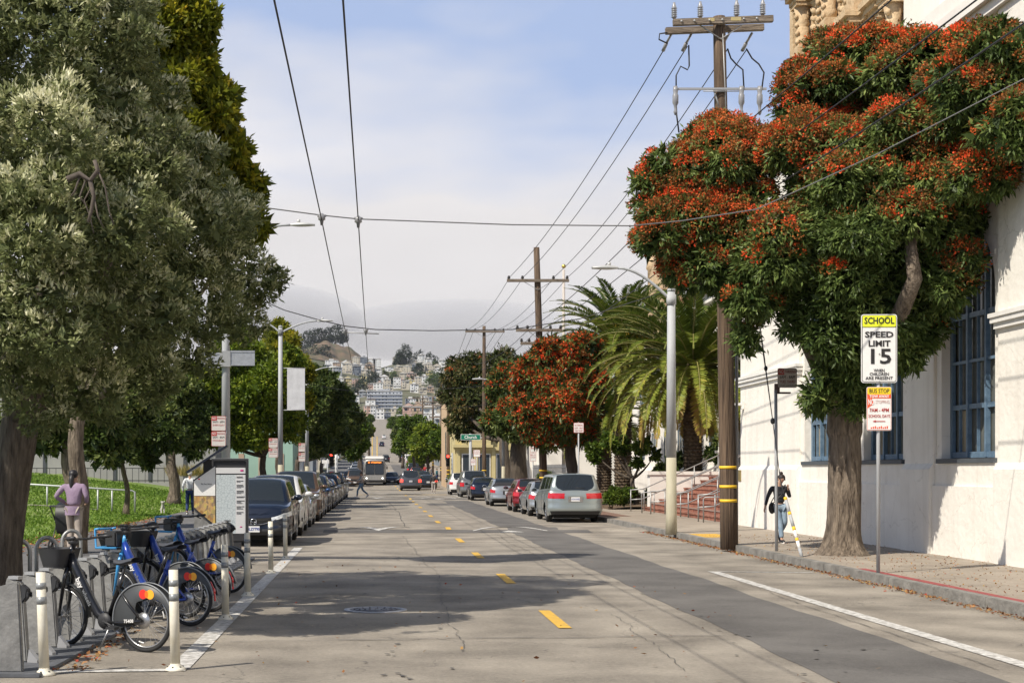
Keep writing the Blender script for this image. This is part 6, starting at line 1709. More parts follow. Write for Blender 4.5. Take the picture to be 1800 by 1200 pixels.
    tn = dict(pelvis=(D['pelvis'] + V(0, 0, .03), (.150 * flare + e * .5, .115 * flare + e * .5)), waist=(D['waist'], (.128 + e, .10 + e)), chest=(D['chest'], (.150 + e, .115 + e)), collar=(D['neck'] + V(0, 0, -.015), .066 + e * .4),
              shl=(D['shl'], .058 + e * .7), shr=(D['shr'], .058 + e * .7), ell_=(D['ell_'], .034 + e * .5), elr=(D['elr'], .034 + e * .5), wrl=(D['ell_'].lerp(D['wrl'], .93), .028 + e * .5), wrr=(D['elr'].lerp(D['wrr'], .93), .028 + e * .5))
    skin('jacket', tn, [('pelvis', 'waist'), ('waist', 'chest'), ('chest', 'collar'), ('chest', 'shl'), ('chest', 'shr'), ('shl', 'ell_'), ('shr', 'elr'), ('ell_', 'wrl'), ('elr', 'wrr')], top, t)
    lw = 1.0
    ln = dict(pelvis=(D['pelvis'], (.135, .105)), hil=(D['hil'], .10), hir=(D['hir'], .10), knl=(D['knl'], .070), knr=(D['knr'], .070), anl=(D['knl'].lerp(D['anl'], .93), .058), anr=(D['knr'].lerp(D['anr'], .93), .058))
    skin('trousers', ln, [('pelvis', 'hil'), ('pelvis', 'hir'), ('hil', 'knl'), ('hir', 'knr'), ('knl', 'anl'), ('knr', 'anr')], legs, t)
    for s in 'lr':
        a, b = D['an' + s], D['to' + s]; d = (b - a); m_ = MB()
        m_.tube([a + V(0, .035, -.03), a.lerp(b, .3) + V(0, 0, -.025), b + V(0, 0, .0), b + d.normalized() * .05], [.042, .046, .040, .022], 10)
        so_ = m_.build('shoe', shoe or M_sk, t); m_ = MB(); m_.tube([a + V(0, .045, -.058), a.lerp(b, .4) + V(0, 0, -.05), b + d.normalized() * .05 + V(0, 0, -.022)], [.03, .034, .026], 8); m_.build('sole', M_sw, so_)
    return t, D
M_puff = mat('charcoal_puffer', (.022, .023, .028), .55, var=.2, vs=8, bump=1.0, bs=11, stretch=(.6, .6, 2.4)); M_jean = mat('pale_denim', (.16, .23, .31), .9, var=.2, vs=4, col2=(.30, .38, .45)); M_hairb = mat('dark_brown_hair', (.025, .015, .010), .6, var=0)
M_leath = mat('black_bag', (.012, .012, .013), .5, var=0)
# walking woman by the cream wall
pw, D = person('woman with hair bun in black puffer jacket and pale jeans walking past the cream wall', (9.72, 35.6, SW), R(4), dict(
    shl=(.19, .03, 1.36), shr=(-.19, -.02, 1.36), ell_=(.27, .02, 1.12), wrl=(.15, -.20, 1.32), elr=(-.27, .05, 1.13), wrr=(-.36, -.02, .89),
    head=(.05, -.03, 1.56), headtop=(.04, -.01, 1.64), hil=(.09, 0, .88), hir=(-.07, 0, .88), knl=(.11, -.10, .49), anl=(.06, .18, .22), tol=(.05, .08, .08), knr=(-.01, -.10, .50), anr=(-.01, -.20, .09), tor=(-.02, -.36, .05)), M_puff, M_jean, M_hairb, M_leath, scale=.985, bun=True, coat=1.3)
m_ = MB(); m_.tube([(.17, .06, 1.42), (.1, -.15, 1.30), (-.12, -.17, 1.05), (-.24, -.06, .93)], .012, 6); m_.tube([(.17, .06, 1.42), (0, .16, 1.25), (-.2, .08, .95)], .012, 6)
m_.build('bag_strap', M_leath, pw)
o = MB().ell((0, 0, 0), (.085, .06, .14), 14, 10).build('shoulder_bag', M_leath, None, loc=(9.72 - .17, 35.62, SW + .84)); tag(o, 'black shoulder bag hanging at the hip of the woman in the puffer jacket', 'bag')
# jogger with stroller
M_lav = mat('lavender_fleece', (.24, .17, .25), .9, var=.1, vs=6, bump=.3, bs=10, col2=(.31, .23, .32)); M_leg = mat('taupe_leggings', (.34, .29, .25), .85, var=.08)
pj, D = person('woman in lavender hoodie and taupe leggings seen from behind pushing a stroller', (X(130, 30.4), 30.4, SW), R(172), dict(
    shl=(.19, 0, 1.38), shr=(-.19, -.02, 1.38), ell_=(.36, .06, 1.16), wrl=(.24, -.22, 1.02), elr=(-.27, .02, 1.15), wrr=(-.16, -.28, 1.04), chest=(0, -.03, 1.28), neck=(.0, -.06, 1.44), head=(.04, -.10, 1.57), headtop=(.04, -.08, 1.645),
    knl=(.11, -.13, .50), anl=(.10, -.02, .10), knr=(-.10, .02, .49), anr=(-.10, .22, .20), tor=(-.10, .12, .05)), M_lav, M_leg, mat('black_hair', (.010, .008, .010), .5, var=0), M_sw, scale=1.04, hairlong=.42, flare=1.12, coat=1.6)
m_ = MB(); m_.grid([[(-.15 + .3 * u + .17 * 0, .10 + .05 * math.sin(u * pi), .98 - .18 * v) for u in np.linspace(0, 1, 7)] for v in np.linspace(0, 1, 4)]); m_.build('jacket_tail', M_lav, pj)
stl = empty('stroller', (X(120, 31.3), 31.3, SW), R(172), 'black stroller pushed along the left pavement in front of the lavender hoodie', 'stroller')
m_ = MB()
for s in (-1, 1): m_.tube([(s * .24, .45, 1.0), (s * .24, .05, .62), (s * .24, -.5, .2)], .016, 6); m_.tube([(s * .24, .05, .62), (s * .26, .30, .18)], .014, 6)
m_.tube([(-.24, .45, 1.0), (.24, .45, 1.0)], .02, 8); m_.build('frame', M_dockd, stl)
m_ = MB(); m_.grid([[(s_, y_, z_) for s_ in (-.22, -.1, .1, .22)] for y_, z_ in ((.12, .45), (.22, .75), (.15, 1.0), (-.1, 1.08), (-.3, .98))]); m_.grid([[(s_, y_, z_) for s_ in (-.22, .22)] for y_, z_ in ((.15, .9), (.1, .42), (-.35, .38), (-.5, .25))]); m_.build('canopy', M_leath, stl)
for s, yy in ((-1, .32), (1, .32), (0, -.55)): m_ = MB(); m_.torus((s * .27, yy, .15), .13, .02, axis='x', n=20); m_.cyl((s * .27 - .02, yy, .15), (s * .27 + .02, yy, .15), .03, n=8); m_.build('wheel', M_tyre, stl)
# dog walker and dog
M_wj = mat('white_jacket', (.62, .64, .66), .85, var=.06, vs=6); M_dj = mat('dark_denim', (.02, .04, .12), .9, var=.2)
po, D = person('white haired person in white jacket and jeans walking a dog, seen from behind', (X(334, 57.6), 57.6, SW), R(180), dict(ell_=(.26, .05, 1.12), wrl=(.27, -.03, .90), elr=(-.28, 0, 1.14), wrr=(-.30, -.12, .98), anl=(.10, .14, .12), anr=(-.10, -.10, .09)), M_wj, M_dj, mat('white_hair', (.70, .70, .66), .8, var=0), M_sk, scale=1.02, coat=2, fingers=False)
dg = empty('dog', (X(286, 58.2), 58.2, .18), R(10), 'small fluffy white dog facing the camera on a leash', 'dog')
n_ = dict(pelvis=(V(0, .20, .30), .075), belly=(V(0, .05, .29), .075), chest=(V(0, -.10, .31), .095), neck=(V(0, -.16, .40), .06), head=(V(0, -.19, .48), .066), muz=(V(0, -.27, .46), .028))
e_ = [('pelvis', 'belly'), ('belly', 'chest'), ('chest', 'neck'), ('neck', 'head'), ('head', 'muz')]
for s, x_ in (('l', .055), ('r', -.055)):
    n_.update({'el' + s: (V(x_, -.09, .19), .034), 'wr' + s: (V(x_, -.12, .10), .026), 'fp' + s: (V(x_, -.14, .02), .026), 'kn' + s: (V(x_, .16, .19), .042), 'ho' + s: (V(x_, .25, .11), .024), 'hp' + s: (V(x_, .22, .02), .026)})
    e_ += [('chest', 'el' + s), ('el' + s, 'wr' + s), ('wr' + s, 'fp' + s), ('pelvis', 'kn' + s), ('kn' + s, 'ho' + s), ('ho' + s, 'hp' + s)]
n_.update(t1=(V(0, .28, .36), .03), t2=(V(0, .30, .46), .028)); e_ += [('pelvis', 't1'), ('t1', 't2')]
skin('body', n_, e_, mat('white_fur', (.62, .60, .55), .95, var=.15, vs=20, bump=1, bs=40), dg)
m_ = MB(); m_.ell((0, -.30, .465), (.012, .01, .01), 6, 4)
for s in (-1, 1): m_.ell((s * .028, -.25, .50), (.008, .006, .008), 6, 4)
m_.build('face_dots', M_sk, dg); m_ = MB()
for s in (-1, 1): m_.ell((s * .062, -.17, .475), (.02, .03, .05), 8, 6)
m_.build('ears', MATS['white_fur'], dg)
wire([(X(286, 58.2), 58.1, .60), (X(305, 58), 58, .66), (X(324, 57.7), 57.6, 1.12)], 'thin dark leash between the dog and its walker', .012, .12, n=6, group=None)
bpy.data.objects[-1] if False else None
# crossing pedestrian and people far off
M_grs = mat('grey_shirt', (.38, .34, .31), .9, var=.1); M_bl2 = mat('denim_mid', (.13, .20, .28), .9, var=.1)
person('person in grey top and blue jeans striding across the road before the bus', (X(635, 100), 100, .03), R(-75), dict(knl=(.08, -.26, .52), anl=(.08, -.30, .10), knr=(-.08, .12, .50), anr=(-.08, .48, .22), tor=(-.08, .36, .06), ell_=(.22, -.10, 1.16), wrl=(.20, -.38, 1.12), elr=(-.22, -.08, 1.15), wrr=(-.2, -.34, 1.05)), M_grs, M_bl2, M_hairb, M_sw, scale=1.04, fingers=False, flare=1.15)
person('standing person in dark hoodie and pale trousers in the road by the far wooden poles', (X(762, 122), 122, .0), R(170), {}, M_sk, M_grs, M_hairb, M_sk, fingers=False)
for i, (px, yy, tp, lb) in enumerate(((747, 205, M_sr, 'tiny person in a red shirt on the far right pavement'), (753, 198, M_sw, 'tiny person in a white shirt beside the red shirted one'), (757, 192, M_grs, 'tiny person in grey by the far wooden pole'), (768, 180, mat('teal_shirt', (.05, .2, .25), .9, var=0), 'tiny person in teal between the far poles'))):
    person(lb, (X(px, yy), yy, P(yy) + SW), R(20 * i), dict(anl=(.10, -.12, .09), anr=(-.10, .14, .12)), tp, M_dj, M_hairb, fingers=False, scale=1.03)
person('dark haired person behind the parked cars under the left trees', (-5.9, 92, SW), R(0), {}, M_dj, M_dj, M_hairb, fingers=False)
person('brown haired person standing on the left pavement behind the navy SUV', (-5.05, 48.5, SW), R(120), {}, M_grs, M_dj, mat('light_brown_hair', (.22, .13, .07), .7, var=0), fingers=False)

# ================================================================ trees
M_bark = mat('grey_brown_bark', (.055, .04, .028), .95, var=.4, vs=6, bump=1.0, bs=16, col2=(.24, .19, .14), stretch=(2.2, 2.2, .4), detail=9)
M_barkt = mat('leaning_trunk_bark', (.04, .03, .022), .95, var=.4, vs=6, bump=1.0, bs=16, col2=(.15, .12, .09), stretch=(2.4, 2.4, .4), detail=9)
M_barkd = mat('dark_bark', (.05, .038, .028), .95, var=.4, vs=5, bump=1.0, bs=14, col2=(.12, .095, .07), stretch=(1.6, 1.6, .35), detail=9)
M_gumL = leafmat('gum_leaf', [(0, (.028, .050, .012)), (.4, (.095, .140, .034)), (.75, (.23, .28, .075)), (1, (.48, .48, .18))], .38, .22)
M_gumF = leafmat('orange_blossom', [(0, (.10, .055, .02)), (.3, (.30, .125, .040)), (.55, (.52, .165, .042)), (.78, (.82, .14, .032)), (1, (.92, .10, .035))], .7, .3)
M_metroL = leafmat('grey_green_leaf', [(0, (.055, .070, .024)), (.3, (.16, .185, .068)), (.5, (.31, .33, .15)), (.7, (.58, .57, .33)), (1, (.90, .87, .62))], .5, .28)
M_magL = leafmat('magnolia_leaf', [(0, (.06, .08, .010)), (.5, (.22, .24, .022)), (.8, (.45, .38, .03)), (1, (.60, .36, .045))], .3, .5, .6)
M_brtL = leafmat('bright_green_leaf', [(0, (.035, .066, .007)), (.5, (.15, .21, .018)), (.85, (.36, .40, .045)), (1, (.55, .52, .11))], .35, .3, .6)
M_drkL = leafmat('dark_green_leaf', [(0, (.020, .036, .010)), (.5, (.075, .110, .025)), (1, (.26, .28, .075))], .42, .22)
M_midL = leafmat('mid_green_leaf', [(0, (.022, .045, .006)), (.5, (.085, .14, .016)), (1, (.24, .30, .045))], .45, .25)
M_hilL = leafmat('hill_tree_leaf', [(0, (.012, .022, .012)), (.6, (.030, .048, .022)), (1, (.07, .085, .035))], .8, .1)
def L(px, py, Y, rpx, ry=None, rz=None, sq=1.0):
    """ellipsoid lobe from photo position at depth Y, radius in photo pixels"""
    r = rpx * Y / F * .90
    return (X(px, Y), Y, Z(py, Y), r, ry or r * 1.05, (rz or r) * sq)

# red flowering gum over the school sign
def blossoms(parent, p, u, k, n, seed, size=.17, keep=None, per=46, z0=None, bias=None, psz=1.0, bright=0):
    rng = np.random.default_rng(seed)
    idx = np.arange(len(p))
    sc_ = u[:, 2] * .65 + rng.random(len(p)) * 1.5
    if bias is not None: sc_ = sc_ + bias(p)
    idx = idx[np.argsort(-sc_)][:n]
    c = p[idx] + u[idx] * .06
    tone = rng.random(len(c)) ** 1.25 * .62 + .05; tone[rng.random(len(c)) < .22] = .90
    if bright: tone = np.clip(tone + bright, 0, 1)
    uu = nrm(u[idx] + np.array([0, 0, .55]))
    Pn, Dn, Tn, Ln_, Un = [], [], [], [], []
    C = np.repeat(c, per, 0); U = np.repeat(uu, per, 0); T = np.repeat(tone, per)
    w_ = nrm(rng.normal(size=C.shape)); s = (w_ * U).sum(1, keepdims=True); w_ = np.where(s < -.1, -w_, w_)
    szs = np.repeat(size * rng.uniform(.55, 1.35, len(c)), per)[:, None]
    Q = C + w_ * szs * (.55 + .45 * rng.random((len(C), 1))) - U * szs * .25 * 0
    Q = Q - U * (szs * .35) 
    d = nrm(w_ + rng.normal(size=w_.shape) * .7)
    T = np.clip(T + rng.normal(size=len(T)) * .18, 0, 1)
    return leaf_obj('blossoms', Q, d, .050 * psz * rng.uniform(.6, 1.3, len(Q)), .038 * psz * rng.uniform(.6, 1.3, len(Q)), T, M_gumF, parent, up=w_)
Y1 = 30.5
gl1 = [L(1235, 330, 31, 118), L(1180, 330, 31, 68), L(1170, 400, 30.5, 58), L(1250, 255, 31.5, 62), L(1312, 272, 31.5, 42), L(1205, 455, 31, 62), L(1290, 430, 30.5, 100), L(1318, 505, 30, 70),
       L(1440, 180, 30.5, 75), L(1500, 150, 31, 95), L(1590, 130, 30, 105), L(1640, 120, 29.5, 72), L(1408, 245, 31, 50), L(1745, 130, 26.8, 84), L(1700, 190, 28, 78), L(1475, 300, 29.5, 125), L(1600, 290, 29, 130), L(1720, 300, 27.2, 64), L(1790, 220, 26.0, 62), L(1785, 90, 26.2, 50),
       L(1420, 430, 29.5, 110), L(1540, 430, 29, 120), L(1650, 400, 28.8, 74), L(1448, 540, 29.5, 78), L(1520, 560, 29.5, 95), L(1600, 540, 29.3, 70), L(1720, 450, 28.3, 36, sq=.7), L(1660, 500, 28.6, 48, sq=.8), L(1468, 655, 29.8, 44), L(1436, 700, 29.9, 26), L(1500, 705, 29.9, 26), L(1570, 600, 29.6, 62), L(1310, 590, 30, 26), L(1500, 640, 29.6, 40)]
gl1 = [(min(x, 11.55 - rx * .75) if x > 9 else x, y, z, rx, ry, rz) for x, y, z, rx, ry, rz in gl1]
tg = empty('flowering_gum_tree', (9.66, 30.6, SW - .02), 0, 'large red flowering gum tree with thick grey trunk over the right pavement', 'tree')
bx, by, bz = 9.66, 30.6, SW - .02
lbl = [(x - bx, y - by, z - bz, a, b, c) for x, y, z, a, b, c in gl1]
m_ = MB(); rb = random.Random(9); Pg = []
NSEG = 44
for i in range(26):
    t = i / 25; z = -.05 + 3.1 * t; cx = .02 * math.sin(t * 4) + .05 * t; rad = .34 + .24 * math.exp(-z / .22) - .04 * t + (.04 if t > .8 else 0)
    Pg.append([(cx + rad * (1 + .05 * math.sin(5 * a + t * 3) + .035 * math.sin(9 * a - t * 5) + rb.uniform(-.018, .018)) * math.cos(a), rad * (1 + .05 * math.sin(5 * a + t * 3) + .035 * math.sin(9 * a - t * 5) + rb.uniform(-.018, .018)) * math.sin(a), z) for a in [2 * pi * k / NSEG for k in range(NSEG)] + [0]])
for r_ in Pg: r_[-1] = r_[0]
m_.grid(Pg)
fk = (.07, 0, 2.9)
def limb(pts, r0, r1):
    m_.tube(pts, [r0 + (r1 - r0) * i / (len(pts) - 1) for i in range(len(pts))], 12)
def RP(px, py, Y): return (X(px, Y) - bx, Y - by, Z(py, Y) - bz)
limb([fk, RP(1440, 640, 30.5), RP(1400, 560, 30.6), RP(1330, 470, 30.8), RP(1240, 380, 31)], .24, .05)
limb([fk, RP(1500, 640, 30.3), RP(1520, 560, 29.7), RP(1500, 430, 29.8), RP(1500, 250, 30.3)], .25, .05)
limb([fk, RP(1540, 610, 29.5), RP(1585, 545, 28.5), RP(1608, 490, 27.9), RP(1600, 430, 28.1), RP(1625, 330, 28.6), RP(1700, 220, 28.8)], .22, .06)
limb([RP(1500, 430, 29.8), RP(1560, 300, 29.8), RP(1590, 170, 29.8)], .11, .04)
m_.build('trunk', M_bark, tg)
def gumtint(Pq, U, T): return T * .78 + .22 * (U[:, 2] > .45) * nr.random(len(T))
# keep a gap on the camera side so the bare limb shows
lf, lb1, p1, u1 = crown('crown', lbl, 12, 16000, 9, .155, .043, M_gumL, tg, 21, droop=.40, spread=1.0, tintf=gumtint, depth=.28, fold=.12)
zc_ = lambda p: np.clip((p[:, 2] - 4.4) * .42, -1.3, .6) - 1.6 * np.exp(-(((p[:, 0] + .2) / 1.1) ** 2 + ((p[:, 2] - 5.2) / 1.6) ** 2)) * .8
blossoms(tg, p1, u1, None, 2500, 5, size=.195, bias=lambda p: zc_(p) + .5 * np.sin(p[:, 0] * 2.3 + p[:, 2] * 1.1) * np.sin(p[:, 2] * 2.7 - p[:, 1]), per=85)

# orange flowering trees farther along
def gum(label, lobes, base, split, r0, nfl, seed, tips=3200, lm=None, bias=None, sub=11):
    t, (o, lb, p, u) = tree('flowering_gum_tree', lobes, base, split, r0, sub, tips, 8, .30, .10, lm or M_drkL, M_barkd, label, 'tree', 'red flowering street trees', seed, droop=.3, depth=.3)
    if nfl: blossoms(t, p, u, None, nfl, seed + 1, size=.24, bias=bias or (lambda q: np.clip((q[:, 2] - 4.3) * .4, -1, .8)), per=28, psz=2.1, bright=.3).data
    return t
def bigfl(t):
    for c in t.children:
        if c.name.startswith('blossoms'): pass
gum('broad orange flowering tree, brightest of the right row, behind the minivan', [L(985, 650, 72, 58), L(1015, 625, 72, 40), L(945, 665, 72, 42), L(1030, 690, 72, 42), L(970, 720, 71, 62), L(1020, 740, 72, 38), L(925, 720, 71, 30), L(940, 755, 72, 30)], (X(1008, 72), 72, SW), (X(1003, 72), 72, Z(775, 72)), .33, 2600, 31)
gum('smaller red flowering tree between the orange one and the dark one', [L(900, 670, 96, 32), L(880, 690, 96, 26), L(925, 690, 96, 28), L(900, 730, 95, 40), L(935, 740, 96, 22), L(870, 740, 96, 22)], (X(908, 96), 96, SW), (X(912, 96), 96, Z(775, 96)), .62, 900, 33)
M_drkr = leafmat('bronze_green_leaf', [(0, (.020, .030, .009)), (.5, (.07, .085, .022)), (.8, (.17, .11, .04)), (1, (.24, .21, .07))], .5, .18)
gum('dark bronze green tree with few red flowers, farthest of the right row', [L(815, 660, 118, 38), L(850, 650, 118, 34), L(800, 700, 118, 28), L(835, 710, 117, 42), L(875, 690, 118, 34), L(820, 745, 117, 30), L(865, 745, 117, 30), L(885, 640, 118, 24), L(885, 622, 118, 12)], (X(889, 112), 112, SW), (X(886, 112), 112, Z(770, 112)), .45, 26, 35, lm=M_drkr, tips=2600)

# near left tree (grey green, dense)
ml = [L(60, 60, 17, 130), L(180, 90, 17.5, 120), L(215, 50, 18.5, 72), L(265, 180, 19, 70), L(90, 250, 16, 120), L(220, 260, 17.5, 110), L(325, 295, 19.5, 76), L(60, 400, 15.5, 120), L(200, 420, 16.5, 130), L(330, 400, 19, 100), L(400, 390, 20.5, 72), L(440, 480, 21, 62), L(360, 520, 19.5, 90), L(230, 560, 17, 110), L(90, 560, 15.8, 120),
      L(420, 560, 21, 52), L(330, 610, 19.5, 62), L(60, 690, 17, 85), L(160, 680, 17.5, 78), L(260, 660, 18.5, 66), L(-60, 300, 16, 120), L(-60, 550, 16, 120), L(-80, 100, 17, 120), L(120, -60, 17.5, 110), L(200, -40, 18.5, 80)]
ml += [(-6.0, 20.5, 7.2, 2.4, 2.4, 2.2), (-7.2, 18, 6.2, 2.0, 2.2, 2.0), (-5.0, 22.5, 5.8, 2.0, 2.0, 1.9), (-5.2, 19.0, 9.3, 2.2, 2.2, 1.8)]
def metrotint(Pq, U, T):  # upward-facing leaves made paler: sunlit highlights put into the leaf colour
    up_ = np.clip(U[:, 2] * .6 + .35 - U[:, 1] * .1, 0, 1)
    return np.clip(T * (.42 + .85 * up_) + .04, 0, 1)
tl = empty('evergreen_tree', (-4.95, 19.2, SW), 0, 'big dense grey green tree with leaning furrowed trunk over the bike docks', 'tree')
lb_ = [(x + 4.95, y - 19.2, z - SW, a, b, c) for x, y, z, a, b, c in ml]
m_ = MB(); Pg = []
for i in range(22):
    t = i / 21; z = -.1 + 2.6 * t; cx = .0 + .36 * t ** 1.3; rad = .25 + .20 * math.exp(-z / .3) + .0 * t
    Pg.append([(cx + rad * (1 + .06 * math.sin(4 * a + t * 3) + rb.uniform(-.025, .025)) * math.cos(a), rad * (1 + .06 * math.sin(4 * a + t * 3)) * math.sin(a), z) for a in [2 * pi * k / 30 for k in range(30)] + [0]])
for r_ in Pg: r_[-1] = r_[0]
m_.grid(Pg)
fk2 = Vector((.36, 0, 2.4))
def rel(px, py, Y): return Vector((X(px, Y) + 4.95, Y - 19.2, Z(py, Y) - SW))
for e in (rel(100, 300, 17.5), rel(230, 400, 18), rel(330, 450, 19.5), rel(60, 560, 17), Vector((-1, 1, 6.5)), Vector((.2, 3, 5.2)), rel(200, 120, 18.5)):
    m_.tube([fk2, fk2.lerp(e, .35) + Vector((.1, 0, .2)), fk2.lerp(e, .7) + Vector((0, .1, .1)), e], [.22, .14, .09, .03], 10)
m_.build('trunk', M_barkt, tl)
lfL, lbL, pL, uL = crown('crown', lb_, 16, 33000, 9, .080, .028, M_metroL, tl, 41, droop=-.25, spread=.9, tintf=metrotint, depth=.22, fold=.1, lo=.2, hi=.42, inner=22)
m_ = MB()   # bare tangled branch showing in a gap
for pts, r_ in (([(118, 316), (140, 306), (158, 318), (172, 300), (166, 282)], .035), ([(158, 318), (165, 345), (160, 372), (155, 390)], .024), ([(172, 300), (185, 330), (192, 372), (200, 395)], .010), ([(140, 310), (132, 335), (125, 345)], .012), ([(150, 318), (140, 345), (150, 360)], .010), ([(165, 345), (172, 380), (182, 400)], .009), ([(160, 330), (148, 352), (158, 380), (165, 410)], .008)):
    m_.tube([rel(a, b, 14.75) for a, b in pts], [r_ * (1 - .5 * i / len(pts)) for i in range(len(pts))], 7)
m_.build('bare_branch', mat('smooth_branch_bark', (.095, .075, .06), .9, var=.3, vs=10), tl)

# magnolia behind it
tree('magnolia_tree', [L(335, 45, 27, 50), L(300, -40, 27, 60), L(335, 120, 27, 46), L(385, 195, 27, 44), L(390, 270, 27.5, 48), L(420, 335, 28, 42), L(432, 400, 28, 32), L(300, 200, 27, 90), L(330, 330, 28, 80), L(260, 60, 27, 80)], (-6.35, 31.2, SW), (-6.2, 31, 3.2), .2, 11, 5200, 8, .155, .065, M_magL, M_bark, 'yellow green magnolia tree peeking out above and behind the grey green tree', seed=51, depth=.35)
m_ = MB(); r6 = random.Random(5)
for k in range(9):
    p = Vector((X(400, 28), 28, Z(340, 28))); path = [p]
    d = Vector((r6.uniform(.1, .5), r6.uniform(-.3, .3), r6.uniform(.1, .9))).normalized()
    for q in range(6): p = p + d * .13; d = (d + Vector((r6.uniform(-.3, .3), r6.uniform(-.2, .2), r6.uniform(-.25, .25)))).normalized(); path.append(p)
    m_.tube(path, [.014 - .002 * i for i in range(7)], 4)
    for q in (2, 3, 4): m_.tube([path[q], path[q] + Vector((r6.uniform(0, .2), 0, r6.uniform(-.1, .25))), path[q] + Vector((r6.uniform(.1, .35), 0, r6.uniform(0, .35)))], [.007, .005, .003], 4)
o = m_.build('dead_twigs', M_barkd); 
for q in bpy.data.objects:
    if q.name.startswith('magnolia_tree') and q.type == 'EMPTY': o.parent = q; o.location = -q.location
# row behind on the left
tree('street_tree', [L(430, 640, 74, 62), L(390, 700, 73, 60), L(470, 690, 73, 62), L(360, 750, 72, 38), L(440, 745, 73, 46), L(500, 735, 74, 38), L(430, 600, 75, 28), L(510, 630, 76, 28), L(350, 680, 72, 40)], (-5.6, 74, SW), (-5.6, 74, 2.6), .2, 12, 5200, 8, .20, .095, M_brtL, M_barkd, 'bright yellow green leafy tree behind the map panel', group='left street trees', seed=61, depth=.35)
tree('street_tree', [L(500, 620, 82, 38), L(520, 650, 82, 32), L(490, 590, 83, 26), L(480, 680, 82, 36), L(520, 700, 82, 28)], (-5.4, 82, SW), (-5.4, 82, 2.8), .15, 11, 2600, 8, .18, .09, M_magL, M_barkd, 'yellow green tree just beyond the twin arm lamp', group='left street trees', seed=62, depth=.35)
tree('street_tree', [L(552, 685, 99, 40), L(586, 700, 100, 30), L(545, 720, 98, 42), L(578, 742, 100, 38), L(556, 775, 99, 30), L(575, 668, 99, 20), L(594, 772, 101, 22)], (-5.2, 99, SW), (-5.2, 99, 2.6), .2, 11, 3600, 8, .23, .10, M_drkL, M_barkd, 'dark green tree with a few orange flowers behind the slim lamp', group='left street trees', seed=63, depth=.3)
tree('street_tree', [L(602, 712, 112, 25), L(614, 738, 114, 22), L(594, 748, 112, 28), L(618, 762, 114, 18)], (-5.2, 112, SW), (-5.2, 112, 2.6), .2, 10, 2200, 8, .22, .11, M_drkL, M_barkd, 'dark tree over the end of the left row of parked cars', group='left street trees', seed=64, depth=.3)
tree('street_tree', [L(630, 740, 140, 14), L(636, 757, 140, 13), L(626, 772, 140, 18), L(618, 795, 140, 16)], (-5.1, 140, SW), (-5.1, 140, 2.6), .2, 6, 900, 8, .3, .14, M_midL, M_barkd, 'lighter green tree beyond the left traffic signal', group='left street trees', seed=65)
# park trees on the lawn
for i, (px, Y, wpx, lobes, lb) in enumerate((
    (126, 44, 26, [L(120, 740, 44, 60), L(60, 720, 44, 60), L(190, 745, 44, 52), L(130, 690, 45, 60), L(240, 700, 45, 60), L(80, 775, 44, 34), L(180, 785, 44, 34), L(30, 765, 44, 38)], 'dark leafed tree with thick trunk directly behind the lavender hoodie'),
    (221, 56, 10, [L(225, 765, 54, 44), L(270, 750, 54, 44), L(180, 770, 55, 34), L(300, 770, 54, 32), L(230, 720, 55, 50), L(250, 795, 55, 26), L(200, 800, 55, 20)], 'thin trunked dark tree beside the end of the handrail'),
    (305, 70, 22, [L(310, 750, 70, 40), L(270, 730, 70, 40), L(350, 745, 70, 34), L(320, 700, 70, 46), L(345, 785, 70, 22), L(275, 780, 70, 24)], 'pale trunked tree on the lawn just left of the dog walker'))):
    x_ = X(px, Y); z_ = lawn_z(x_, Y)
    tree('park_tree', lobes, (x_, Y, z_), (x_ - .1, Y, z_ + 2.6), wpx * Y / F / 2, 5, 1500, 8, .18, .08, M_drkL, M_bark, lb, group='trees on the lawn', seed=70 + i, depth=.3)

